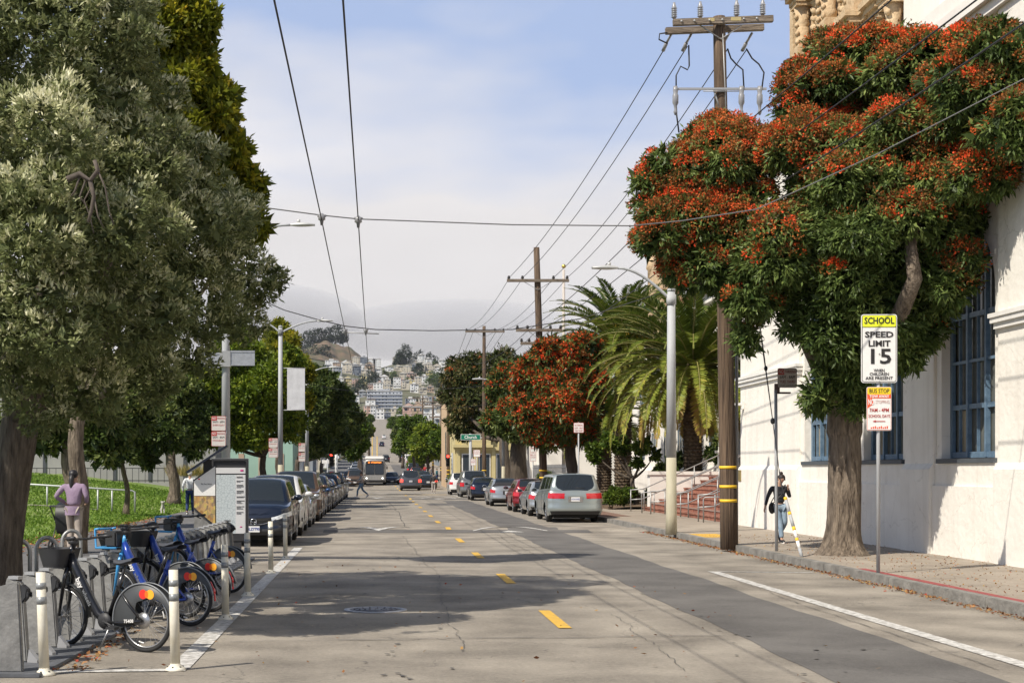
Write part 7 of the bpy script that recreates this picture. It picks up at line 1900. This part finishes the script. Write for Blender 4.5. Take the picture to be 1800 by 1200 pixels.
# palms
M_palmL = leafmat('palm_leaflet', [(0, (.045, .075, .012)), (.4, (.12, .165, .026)), (.7, (.25, .28, .045)), (.9, (.42, .34, .07)), (1, (.44, .28, .11))], .4, .25)
M_palmT = mat('palm_trunk_scales', (.07, .048, .03), .95, var=.4, vs=4, bump=1, bs=10, col2=(.17, .125, .08))
def palm(label, base, h, r, nf, Lf, seed, fruit=False, down=.62):
    t = empty('palm_tree', base, 0, label, 'palm tree', 'date palms by the school steps'); rng = np.random.default_rng(seed)
    m_ = MB(); n = 26
    for i in range(int(h / .16)):
        z = i * .16; rr_ = r * (1.15 if z < .4 else 1) * (1 + (.12 if z > h - 1 else 0))
        m_.lathe([(rr_ * .9, z), (rr_ * 1.0, z + .1), (rr_ * .88, z + .165)], n=14)
        for k in range(12):
            a = 2 * pi * (k + .5 * (i % 2)) / 12; c_, s_ = math.cos(a), math.sin(a)
            m_.add([(rr_ * .95 * c_ - .09 * s_, rr_ * .95 * s_ + .09 * c_, z), (rr_ * .95 * c_ + .09 * s_, rr_ * .95 * s_ - .09 * c_, z), (rr_ * 1.16 * c_, rr_ * 1.16 * s_, z + .16)], [(0, 1, 2), (0, 2, 1)])
    m_.ell((0, 0, h + .1), (r * 1.25, r * 1.25, .8), 14, 8)
    m_.build('trunk', M_palmT, t)
    Pp, Dd, LL, WW, TT, UU = [], [], [], [], [], []; rach = MB()
    for f in range(nf):
        az = f * 2.39996 + rng.uniform(-.2, .2); q = f / nf
        el0 = R(84) - q * R(122) + rng.uniform(-.1, .1); Lr = Lf * rng.uniform(.85, 1.08) * (1 if q < .85 else .8)
        hdir = np.array([math.cos(az), math.sin(az), 0]); p = np.array([0, 0, h + .45]) + hdir * r * .6; el = el0; pts = [p.copy()]; dirs = []
        ns_ = 16
        for s in range(ns_):
            d = hdir * math.cos(el) + np.array([0, 0, math.sin(el)]); p = p + d * Lr / ns_; pts.append(p.copy()); dirs.append(d)
            el -= (down * 2.1 / ns_) * (.45 + 1.1 * s / ns_) * (1 if el > -1.35 else .1)
        rach.tube([tuple(x) for x in pts], [.045 * (1 - .85 * i / ns_) + .004 for i in range(ns_ + 1)], 4)
        ft = float(np.clip(.18 + .62 * q + rng.uniform(-.12, .12), 0, 1)) if q < .88 else rng.uniform(.85, 1)
        nl = 84
        for s in (-1, 1):
            u = (np.arange(nl) + .5) / nl * .93 + .07; i0 = np.minimum((u * ns_).astype(int), ns_ - 1); fr = u * ns_ - i0
            A = np.array(pts)[i0]; B = np.array(pts)[i0 + 1]; pos = A + (B - A) * fr[:, None]; dd = np.array(dirs)[i0]
            sd = np.cross(dd, np.array([0, 0, 1.])); bad = np.linalg.norm(sd, axis=1) < .2; sd[bad] = np.cross(hdir, [0, 0, 1.]); sd = nrm(sd) * s; upv = nrm(np.cross(sd * s, dd))
            ld = nrm(dd * (.55 + .35 * u[:, None]) + sd * 1.0 + upv * .28 + rng.normal(size=pos.shape) * .07)
            Pp.append(pos); Dd.append(ld); LL.append(.52 * np.sin(np.clip(u * 1.05 + .04, 0, 1) * pi) ** .45 * rng.uniform(.85, 1.1, nl) + .05); WW.append(np.full(nl, .075)); TT.append(np.clip(ft + rng.normal(size=nl) * .07 + (u - .5) * .2, 0, 1)); UU.append(upv + sd * .0)
    rach.build('frond_stems', mat('palm_stem', (.22, .20, .06), .6, var=0), t)
    leaf_obj('crown', np.vstack(Pp), np.vstack(Dd), np.concatenate(LL), np.concatenate(WW), np.concatenate(TT), M_palmL, t, up=np.vstack(UU) * 3)
    if fruit:
        q = 900; a = rng.uniform(3.2, 6.2, q); rr_ = rng.uniform(.3, 1.5, q); pos = np.stack([rr_ * np.cos(a), rr_ * np.sin(a), h + 1.5 - rr_ * .35 + rng.normal(size=q) * .25], 1)
        leaf_obj('fruit_stalks', pos, np.stack([np.cos(a), np.sin(a), -rng.random(q)], 1), .35, .02, rng.random(q) * .4 + .5, leafmat('orange_fruit_stalk', [(0, (.4, .2, .02)), (1, (.62, .36, .03))], .6, .1), t)
    return t
palm('big date palm with arching fronds beside the brick steps', (X(1218, 66.8), 66.8, .9), 5.2, .44, 128, 5.5, 81, down=.80)
palm('date palm with orange fruit stalks behind the biggest palm', (X(1095, 78), 78, .3), 7.6, .46, 104, 4.7, 82, fruit=True)
palm('short date palm half hidden behind the orange flowering tree', (X(1062, 86), 86, .3), 4.2, .44, 46, 3.4, 83, down=.8)
tree('garden_tree', [L(1045, 795, 70, 17), L(1090, 785, 69, 17), L(1130, 785, 68, 16), L(1070, 775, 69, 14), L(1120, 812, 68, 10), L(1150, 800, 68, 9)], (X(1118, 69), 69, .2), (X(1112, 69), 69, 1.5), .13, 6, 560, 7, .15, .08, M_midL, M_barkd, 'low spreading green tree in front of the palm trunks', seed=91)
tree('garden_tree', [L(1270, 770, 75, 18), L(1255, 800, 75, 14), L(1165, 830, 72, 20), L(1185, 810, 73, 16)], (X(1175, 74), 74, .4), (X(1175, 74), 74, 1.0), .1, 4, 500, 8, .16, .09, M_drkL, M_barkd, 'dark shrubby tree behind the brick steps', seed=92)
def shrub(px, py, Y, rpx, label, lm=M_midL, seed=1, n=420):
    o, *_ = crown('hedge_bush', [L(px, py, Y, rpx, sq=.8), L(px + rpx * .7, py + rpx * .15, Y + .3, rpx * .75, sq=.8), L(px - rpx * .7, py + rpx * .2, Y, rpx * .6, sq=.8)], 4, n, 7, .13, .04, lm, None, seed, droop=-.3); return tag(o, label, 'bush', 'clipped bushes by the palms')
shrub(1082, 872, 66, 17, 'grassy round bush nearest the pavement below the palms', seed=95)
shrub(1103, 868, 69, 14, 'small green bush just right of the grassy round one', seed=96)
shrub(1148, 866, 70, 13, 'bright green bush at the foot of the steps railing', seed=97, lm=M_brtL)
shrub(960, 838, 92, 14, 'dark bush beside the metal fence', seed=98, lm=M_drkL)

# far street trees
for i, (px, py, Y, rp, lm, lb) in enumerate((
    (727, 762, 210, 30, M_midL, 'large green ficus behind the red car queue, left of the next one'), (752, 775, 195, 30, M_brtL, 'sunlit green ficus beside the red far signal'), (782, 770, 176, 22, M_midL, 'green ficus partly behind the wooden poles'),
    (708, 748, 270, 16, M_drkL, 'dark ficus higher up the right side of the slope'), (703, 785, 330, 12, M_midL, 'pale green tree up the right side of the slope'), (700, 760, 420, 11, M_drkL, 'small dark tree far up the right side of the street'), (690, 742, 600, 10, M_midL, 'tiny tree at the top right of the far street'),
    (634, 776, 190, 12, M_midL, 'green tree past the left signal, near the bus roof'), (630, 752, 200, 16, M_drkL, 'dark tree above the far left parked cars'), (648, 752, 300, 8, M_brtL, 'small bright tree up the far left pavement'), (648, 760, 420, 7, M_drkL, 'tiny dark tree up the far left pavement'), (650, 735, 650, 7, M_midL, 'tiny tree near the top of the far left pavement'),
    (730, 812, 230, 12, M_brtL, 'low leafy shrub tree by the far right pavement'), (745, 800, 215, 12, M_brtL, 'second low leafy shrub tree by the far right pavement'))):
    x_ = X(px, Y); zb_ = P(Y) + SW; zc2 = Z(py, Y); r_ = rp * Y / F
    tree('street_tree', [(x_, Y, zc2, r_, r_, r_ * .9), (x_ - r_ * .5, Y - 1, zc2 - r_ * .5, r_ * .6, r_ * .6, r_ * .6), (x_ + r_ * .55, Y, zc2 - r_ * .4, r_ * .6, r_ * .6, r_ * .6), (x_ + r_ * .1, Y, zc2 + r_ * .5, r_ * .55, r_ * .55, r_ * .5)], (x_, Y, zb_), (x_, Y, max(zb_ + 1.2, zc2 - r_ * .8)), .25, 9, 900, 6, .045 * r_ + .22, .022 * r_ + .11, lm, M_barkd, lb, group='trees lining the far street', seed=120 + i)
# ================================================================ background buildings
M_win = mat('house_window_dark', (.035, .045, .055), .25, var=0)
HP = dict(cream=(.50, .45, .36), white=(.66, .66, .64), grey=(.26, .28, .30), tan=(.38, .28, .20), yellow=(.52, .44, .22), slate=(.12, .14, .17), lgrey=(.40, .42, .45), pink=(.48, .33, .27), green=(.28, .42, .34))
HM = {k: mat('house_' + k, v, .9, var=.08, vs=.3) for k, v in HP.items()}
M_roofg = mat('flat_roof_grey', (.22, .21, .20), .95, var=.2, vs=.4); M_roofr = mat('brown_roof', (.14, .09, .07), .95, var=.2, vs=.4)
M_garage = mat('garage_door', (.30, .28, .26), .8, var=0)
def house(x, y, z, w_, d, st_, colr, rng, label, group, gable=False, parts=False, sh=3.0, cols_=None, bay=True, rzz=0, balc=False):
    """terrace house: wall with openings, trims, cornice and flat or pitched roof; front faces the street below"""
    h = st_ * sh + .8; m_ = MB(); fh = -6
    m_.box(-w_ / 2, 0, fh, w_ / 2, d, h, 0)
    n = cols_ or max(2, int(w_ / rng.uniform(2.2, 3.4))); bw = w_ / n; pr = .05
    bays = [i for i in range(n) if bay and rng.random() < .4]
    for i in bays: m_.box(-w_ / 2 + bw * i + .12, -.7, sh * .9, -w_ / 2 + bw * (i + 1) - .12, 0, h - .5, 0)
    for s in range(st_):
        for i in range(n):
            cx = -w_ / 2 + bw * (i + .5); cz = s * sh + 1.9; ww_ = min(.62, bw * .24) * rng.uniform(.7, 1.25); hh = .62 * rng.uniform(.85, 1.2); trim_ = rng.random() < .35
            yf = -.70 if (i in bays and s > 0) else 0
            if s == 0 and rng.random() < .45: m_.box(cx - bw * .36, -.03, .1, cx + bw * .36, .0, 2.3, 3); continue
            if rng.random() < .12: continue
            if trim_: m_.box(cx - ww_ - .12, yf - .05, cz - hh - .12, cx + ww_ + .12, yf - .001, cz + hh + .12, 2)
            m_.box(cx - ww_, yf - .075, cz - hh, cx - .04, yf - .052, cz + hh, 1); m_.box(cx + .04, yf - .075, cz - hh, cx + ww_, yf - .052, cz + hh, 1)
        if balc: m_.box(-w_ / 2, -1.3, s * sh + .05, w_ / 2, -.001, s * sh + .22, 2); m_.box(-w_ / 2, -1.3, s * sh + .22, w_ / 2, -1.22, s * sh + 1.05, 0)
    # side windows
    for sx in (-1, 1):
        for s in range(st_):
            for q in (.25, .6): m_.box(sx * w_ / 2 - .03 + .001 * sx, d * q, s * sh + 1.3, sx * w_ / 2 + .03, d * q + 1.1, s * sh + 2.5, 1)
    m_.box(-w_ / 2 - .25, -.45 - (.7 if bays else 0), h - .35, w_ / 2 + .25, 0, h - .003, 2); m_.box(-w_ / 2 - .15, -.3, h, w_ / 2 + .15, d + .1, h + .25, 4)
    if gable:
        m_.prism([(-w_ / 2 - .3, h + .25), (w_ / 2 + .3, h + .25), (0, h + .25 + w_ * .28)], 'y', -.4, d, 4); m_.prism([(-w_ / 2 + .3, h + .26), (w_ / 2 - .3, h + .26), (0, h + .1 + w_ * .25)], 'y', -.45, -.41, 0)
    elif rng.random() < .6: m_.box(-w_ * .2, d * .3, h + .25, w_ * .15, d * .6, h + 1.9, 0)
    if rng.random() < .6: m_.box(w_ * .25, d * .4, h + .25, w_ * .25 + .6, d * .4 + .6, h + 1.7, 4)
    o = m_.build('hillside_house', [HM[colr], M_win, HM['white'] if colr != 'white' else HM['cream'], M_garage, M_roofg if rng.random() < .6 else M_roofr], None, loc=(x, y, z), rz=rzz)
    return tag(o, label, 'house', group)
rh = random.Random(21)
palette = ['cream', 'white', 'white', 'cream', 'tan', 'grey', 'yellow', 'white', 'cream', 'slate', 'pink']
rows = [(720, 672, 835, 19), (860, 664, 835, 17), (1010, 660, 835, 15), (1180, 668, 838, 15), (1330, 640, 838, 15), (1440, 628, 838, 16), (1560, 620, 835, 15), (1680, 600, 835, 15), (1800, 590, 835, 15), (1920, 585, 832, 15), (2050, 570, 832, 15), (2160, 676, 830, 14), (2290, 690, 830, 14)]
avoid = [(1500, 636, 716)]
ORD = ['lowest', 'second lowest', 'third lowest', 'fourth lowest', 'fifth lowest', 'sixth lowest', 'seventh lowest', 'eighth lowest', 'ninth lowest', 'fourth highest', 'third highest', 'second highest', 'highest']
NUM = ordn
ntree = 0
for ri, (Y, p0, p1, step) in enumerate(rows):
    px = p0; k = 0
    while px < p1:
        wpx = step * rh.uniform(.7, 1.25); w_ = max(7, min(20, wpx * Y / F * .95)); cxp = px + wpx / 2; x_ = X(cxp, Y); st_ = rh.choice([2, 2, 3, 3, 3, 4]); Yj = Y + rh.uniform(-40, 40); px += wpx * rh.uniform(.98, 1.04)
        if abs(X(cxp, Yj)) < 13 + w_ / 2 and Y < 1300: continue
        if any(abs(Y - a) < 130 and b - 6 < cxp < c + 4 for a, b, c in avoid): continue
        x_ = X(cxp, Yj); zz = hill(x_, Yj)
        if rh.random() < .24:
            r_ = rh.uniform(3.5, 8); ntree += 1
            t = tree('hillside_tree', [(x_, Yj, zz + r_ * 1.1, r_, r_, r_ * 1.1), (x_ + r_ * .6, Yj, zz + r_ * .7, r_ * .7, r_ * .7, r_ * .6), (x_ - r_ * .5, Yj - 2, zz + r_ * .6, r_ * .7, r_ * .7, r_ * .6)], (x_, Yj, zz - .3), (x_, Yj, zz + r_ * .4), .4, 5, 240, 5, .9, .6, rh.choice([M_hilL, M_drkL, M_midL]), M_barkd, f'{NUM[min(k, 19)]} rounded tree counted from the left in the {ORD[ri]} row on the hill', group='trees between the hillside houses', seed=300 + ntree)[0]
            k += 1; continue
        c = rh.choice(palette); gb_ = rh.random() < .3
        house(x_, Yj, zz, w_, 11, st_, c, rh, f'{c} {["", "", "two", "three", "four"][st_]} storey {"gabled" if gb_ else "flat roofed"} house, {NUM[min(19, k)]} from the left in the {ORD[ri]} hillside row', 'houses climbing the hillside', gable=gb_); k += 1
# landmarks
for i, (px, yy, c, st_) in enumerate(((722, 1520, 'white', 3), (733, 1500, 'tan', 2), (745, 1525, 'cream', 3), (758, 1505, 'grey', 2))):
    house(X(px, yy), yy, hill(X(px, yy), yy), 11, 11, st_, c, rh, [ 'white house immediately right of the large grey apartment block', 'tan house second to the right of the grey apartment block', 'cream house third to the right of the grey apartment block', 'grey house fourth to the right of the grey apartment block'][i], 'houses climbing the hillside')
wl = []
for i in range(90):
    y_ = rh.uniform(1300, 2480); x_ = -rh.uniform(115, 420) * (y_ / 2400) - 30; r_ = rh.uniform(8, 16); wl.append((x_, y_, hill(x_, y_) + r_ * .4, r_, r_, r_ * .8))
o, *_ = crown('hillside_woods', wl, 3, 7000, 5, 1.9, 1.1, M_hilL, None, 77); tag(o, 'dark wooded flank of the hill left of the houses', 'woods', kind='stuff')
house(X(676, 1500), 1500, Z(741, 1500) , 36, 16, 9, 'lgrey', rh, 'large grey balconied apartment block, biggest building on the hillside', 'apartment blocks on the hillside', sh=3.4, cols_=10, bay=False, balc=True)
house(X(651, 1490), 1488, Z(744, 1488), 10, 14, 7, 'white', rh, 'narrow white tower adjoining the large grey apartment block', 'apartment blocks on the hillside', sh=3.3, cols_=2, bay=False)
house(X(583, 2140), 2140, Z(652, 2140), 19, 12, 5, 'white', rh, 'tall white block standing left of the row under the red knob', 'apartment blocks on the hillside', cols_=5, bay=False)
for i, (px, c, st_) in enumerate(((611, 'pink', 3), (625, 'cream', 5), (640, 'slate', 5), (653, 'white', 4), (663, 'white', 4))):
    house(X(px, 2190), 2190, Z(646, 2190), 11.5, 12, st_, c, rh, ['pinkish house at the left end of the row right under the red knob', 'cream five storey house under the red knob', 'dark slate house in the row under the red knob', 'white modern house right of the dark slate one', 'white modern house at the right end under the red knob'][i], 'modern row below the knob', cols_=4, bay=False)
# trees on the crest
def crest(px, py, Y, r, label, seed, n=420, lm=M_hilL, tall=1.2):
    x_ = X(px, Y); zc3 = Z(py, Y); zg = hill(x_, Y)
    tree('hilltop_tree', [(x_, Y, zc3, r, r, r * tall), (x_ + r * .5, Y, zc3 - r * .5, r * .7, r * .7, r * .8), (x_ - r * .55, Y, zc3 - r * .6, r * .7, r * .7, r * .8), (x_ + r * .1, Y, zc3 + r * .8, r * .55, r * .55, r * .6)], (x_, Y, min(zg, zc3 - r * 1.5) - 1), (x_, Y, zc3 - r * .6), .7, 6, n, 5, 1.5, .9, lm, M_barkd, label, group='trees on the hilltop', seed=seed)
for i, (px, py, r, lb) in enumerate(((535, 604, 14, 'misty tree at the far left of the crest'), (550, 596, 13, 'second misty tree from the left on the crest'), (562, 594, 12, 'tall dark eucalyptus left of the group on the crest'), (574, 592, 11, 'narrow eucalyptus in the middle of the crest group'), (590, 588, 13, 'broad eucalyptus above the red knob'), (603, 592, 8, 'sparse windswept tree at the right of the crest group'),
    (520, 622, 18, 'dark wooded mass low on the left flank'), (545, 628, 18, 'second dark tree low on the left flank'), (570, 625, 14, 'third dark tree low on the left flank'), (603, 652, 9, 'dark tree beside the white block under the knob'))):
    crest(px, py, 2440 if i < 6 else 2330, r, lb, 400 + i)
for i, (px, py, Y, r, lb) in enumerate(((710, 622, 2260, 11, 'big dark cypress standing on the right of the ridge'), (702, 632, 2260, 8, 'lower bough tree leaning left of the big dark cypress'), (735, 636, 2420, 14, 'fog faded tree behind the big cypress'), (755, 640, 2420, 14, 'fog faded tree right of the other faded one'), (648, 655, 2050, 10, 'dark conifer between the hillside houses'), (640, 690, 1800, 16, 'large dark tree above left of the grey apartment block'), (655, 676, 1850, 12, 'dark cypress above the grey apartment block'), (628, 700, 1700, 16, 'dark tree mass left of the grey apartment block'), (735, 652, 2150, 8, 'dark round tree in the upper right houses'), (770, 672, 1950, 14, 'green tree mass in the right upper slope'), (790, 690, 1800, 12, 'green tree mass right of the slope'))):
    crest(px, py, Y, r, lb, 430 + i)

# yellow corner building on the right, past the cross street
yb = empty('corner_building', (X(800, 134), 134, 0), 0, 'yellow corner building with bay windows beyond the cross street', 'building')
w_ = X(905, 134) - X(800, 134); zt = Z(690, 134)
m_ = MB(); m_.box(0, 0, 0, w_, 16, zt); m_.box(.6, -.5, 4.2, 3.2, 0, zt - .6); m_.box(-.2, -.25, 3.7, w_ + .2, 0, 4.0); m_.box(-.2, -.6, 3.95, 3.4, 0, 4.2); m_.box(-.3, -.35, zt - .4, w_ + .3, 0, zt + .1)
for k in range(4): m_.box(k * 1.6 + .1, -.18, 0, k * 1.6 + .45, 0, 3.7)
m_.build('wall', HM['yellow'], yb)
for i, (a, b, c, d, yy) in enumerate(((.8, 4.9, 1.6, 7.2, -.5), (2.0, 4.9, 2.9, 7.2, -.5), (3.9, 4.9, 4.8, 7, 0), (.7, .6, 1.5, 3.3, 0), (2.2, .6, 3.1, 3.3, 0), (3.8, .6, 4.7, 3.3, 0), (5.2, 4.9, 5.35, 7, 0))):
    m_ = MB(); m_.box(a - .1, yy - .08, b - .1, c + .1, yy - .01, d + .1); f = m_.build('window', M_white_trim, yb); MB().box(a, yy - .10, b, c, yy - .085, d).build('glass', M_win, f)
ob = empty('corner_building', (X(793, 150), 150, 0), 0, 'orange brown house edge seen left of the yellow corner building', 'building')
m_ = MB(); m_.box(-.1, 0, 0, 8, 20, Z(700, 150)); m_.box(-.5, -.4, Z(704, 150), 8.2, 0, Z(700, 150) + .3); m_.build('wall', mat('house_ochre', (.50, .36, .22), .9, var=.1), ob)
m_ = MB(); m_.box(-.13, 3, 3, -.05, 5, 6); m_.box(-.13, 8, 3, -.05, 10, 6); m_.build('window', M_win, ob)
for i in range(7):
    yy = 172 + i * 34; house(13 + 4, yy, P(yy), 9, 14, 3, ['white', 'cream', 'white', 'tan', 'grey', 'cream', 'white'][i], rh, f'{["white", "cream", "white", "tan", "grey", "cream", "white"][i]} terrace house on the right slope, {NUM[i]} beyond the corner buildings', 'terrace houses on the right side', rzz=R(-90) * 0)
# left side past the cross street
gbn = empty('corner_building', (-24, 134, 0), 0, 'pale green building glimpsed under the left trees', 'building')
m_ = MB(); m_.box(0, 0, 0, 16.5, 12, 7.5)
m_.build('wall', HM['green'], gbn); m_ = MB()
for k in range(9): m_.box(.8 + k * 1.8, -.06, 1.0, 1.3 + k * 1.8, -.005, 3.4)
m_.build('window', HM['tan'], gbn)
for i in range(8):
    yy = 160 + i * 32; c = ['tan', 'white', 'grey', 'cream', 'white', 'yellow', 'cream', 'white'][i]
    house(-14.5, yy, P(yy), 10, 14, 3, c, rh, f'{c} terrace house on the left slope, {NUM[i]} beyond the pale green building', 'terrace houses on the left side')
# grey building at the top of the lawn
pb = empty('park_building', (-46, 97, 1.2), 0, 'long low grey building with dark vertical joints at the top of the lawn', 'building')
m_ = MB(); m_.box(0, 0, -.5, 35.5, 10, 7); m_.box(-.3, -.4, 6.6, 35.8, 0, 7.2); m_.build('wall', mat('grey_panel_wall', (.30, .29, .28), .9, var=.08, vs=.5), pb)
m_ = MB()
for k in range(15): m_.box(1.2 + k * 2.3, -.06, 0, 1.42 + k * 2.3, -.01, 6.5)
m_.build('joints', mat('joint_dark', (.06, .065, .075), .8, var=0), pb)
pf = empty('park_fence', (-46, 95.2, 1.1), 0, 'low dark railing along the top edge of the lawn', 'fence')
m_ = MB(); m_.box(0, 0, .1, 33, .04, .16); m_.box(0, 0, .9, 33, .04, .95)
for k in range(80): m_.box(k * .41, 0, 0, k * .41 + .03, .03, .95)
m_.build('bars', M_dockd, pf)
n = 1400; gx_ = X(288, 90) + nr.random(n) * 3.5; gy2 = 91 + nr.random(n) * 2
o = leaf_obj('ornamental_grass', np.stack([gx_, gy2, np.full(n, 1.5)], 1), nr.normal(size=(n, 3)) * .35 + np.array([0, 0, 1.]), .9 * nr.uniform(.5, 1, n), .03, nr.random(n), leafmat('straw_grass', [(0, (.16, .14, .04)), (1, (.36, .28, .10))], .8, .2)); tag(o, 'straw coloured ornamental grass before the grey park building', 'grass', kind='stuff')
# parked parklet shelter on the right slope
pk = empty('street_parklet', (X(729, 285), 285, P(285)), 0, 'small white framed kerbside shelter up the right slope', 'shelter')
m_ = MB(); m_.box(-1.9, 0, 2.1, 1.9, 2, 2.4)
for a in (-1.8, -.6, .6, 1.7): m_.box(a, 0, 0, a + .12, .12, 2.1)
m_.box(-1.9, 0, .1, 1.9, .1, .9); m_.build('frame', M_sw, pk)
# planters / pavement bits near the corner
o, *_ = crown('potted_shrub', [(X(798, 122), 122, .9, .5, .5, .6)], 3, 160, 7, .16, .08, M_gumL, None, 7); tag(o, 'small leafy shrub by the right signal pole', 'bush')

# ================================================================ haze and hilltop fog
def volume_box(name, x0, y0, z0, x1, y1, z1, dens, col, label):
    m = bpy.data.materials.new(name); m.use_nodes = True; t = m.node_tree; t.nodes.clear()
    o_ = t.nodes.new('ShaderNodeOutputMaterial'); v = t.nodes.new('ShaderNodeVolumePrincipled'); v.inputs['Color'].default_value = (*col, 1); v.inputs['Density'].default_value = dens; v.inputs['Anisotropy'].default_value = .2
    t.links.new(v.outputs[0], o_.inputs['Volume'])
    ob = MB().box(x0, y0, z0, x1, y1, z1).build(name, m); return tag(ob, label, 'haze', kind='stuff')
volume_box('haze', -5100, -230, -120, 5100, 6100, 330, .00004, (.95, .96, 1.0), 'thin pale air fading the far hillside')

def fog(name, px, py, Y, rx, ry, rz, dens, label):
    m = bpy.data.materials.new(name); m.use_nodes = True; t = m.node_tree; t.nodes.clear()
    o_ = t.nodes.new('ShaderNodeOutputMaterial'); v = t.nodes.new('ShaderNodeVolumePrincipled'); v.inputs['Color'].default_value = (.97, .965, .97, 1); v.inputs['Density'].default_value = dens
    t.links.new(v.outputs[0], o_.inputs['Volume'])
    tag(MB().ell((0, 0, 0), (rx, ry, rz), 24, 14).build(name, m, None, loc=(X(px, Y), Y, Z(py, Y))), label, 'fog', kind='stuff')
fog('fog_bank', 430, 560, 2560, 210, 190, 62, .0045, 'low fog drifting over the left end of the wooded crest')
fog('fog_bank', 800, 585, 2560, 230, 200, 55, .0035, 'low fog rolling over the ridge at the right')
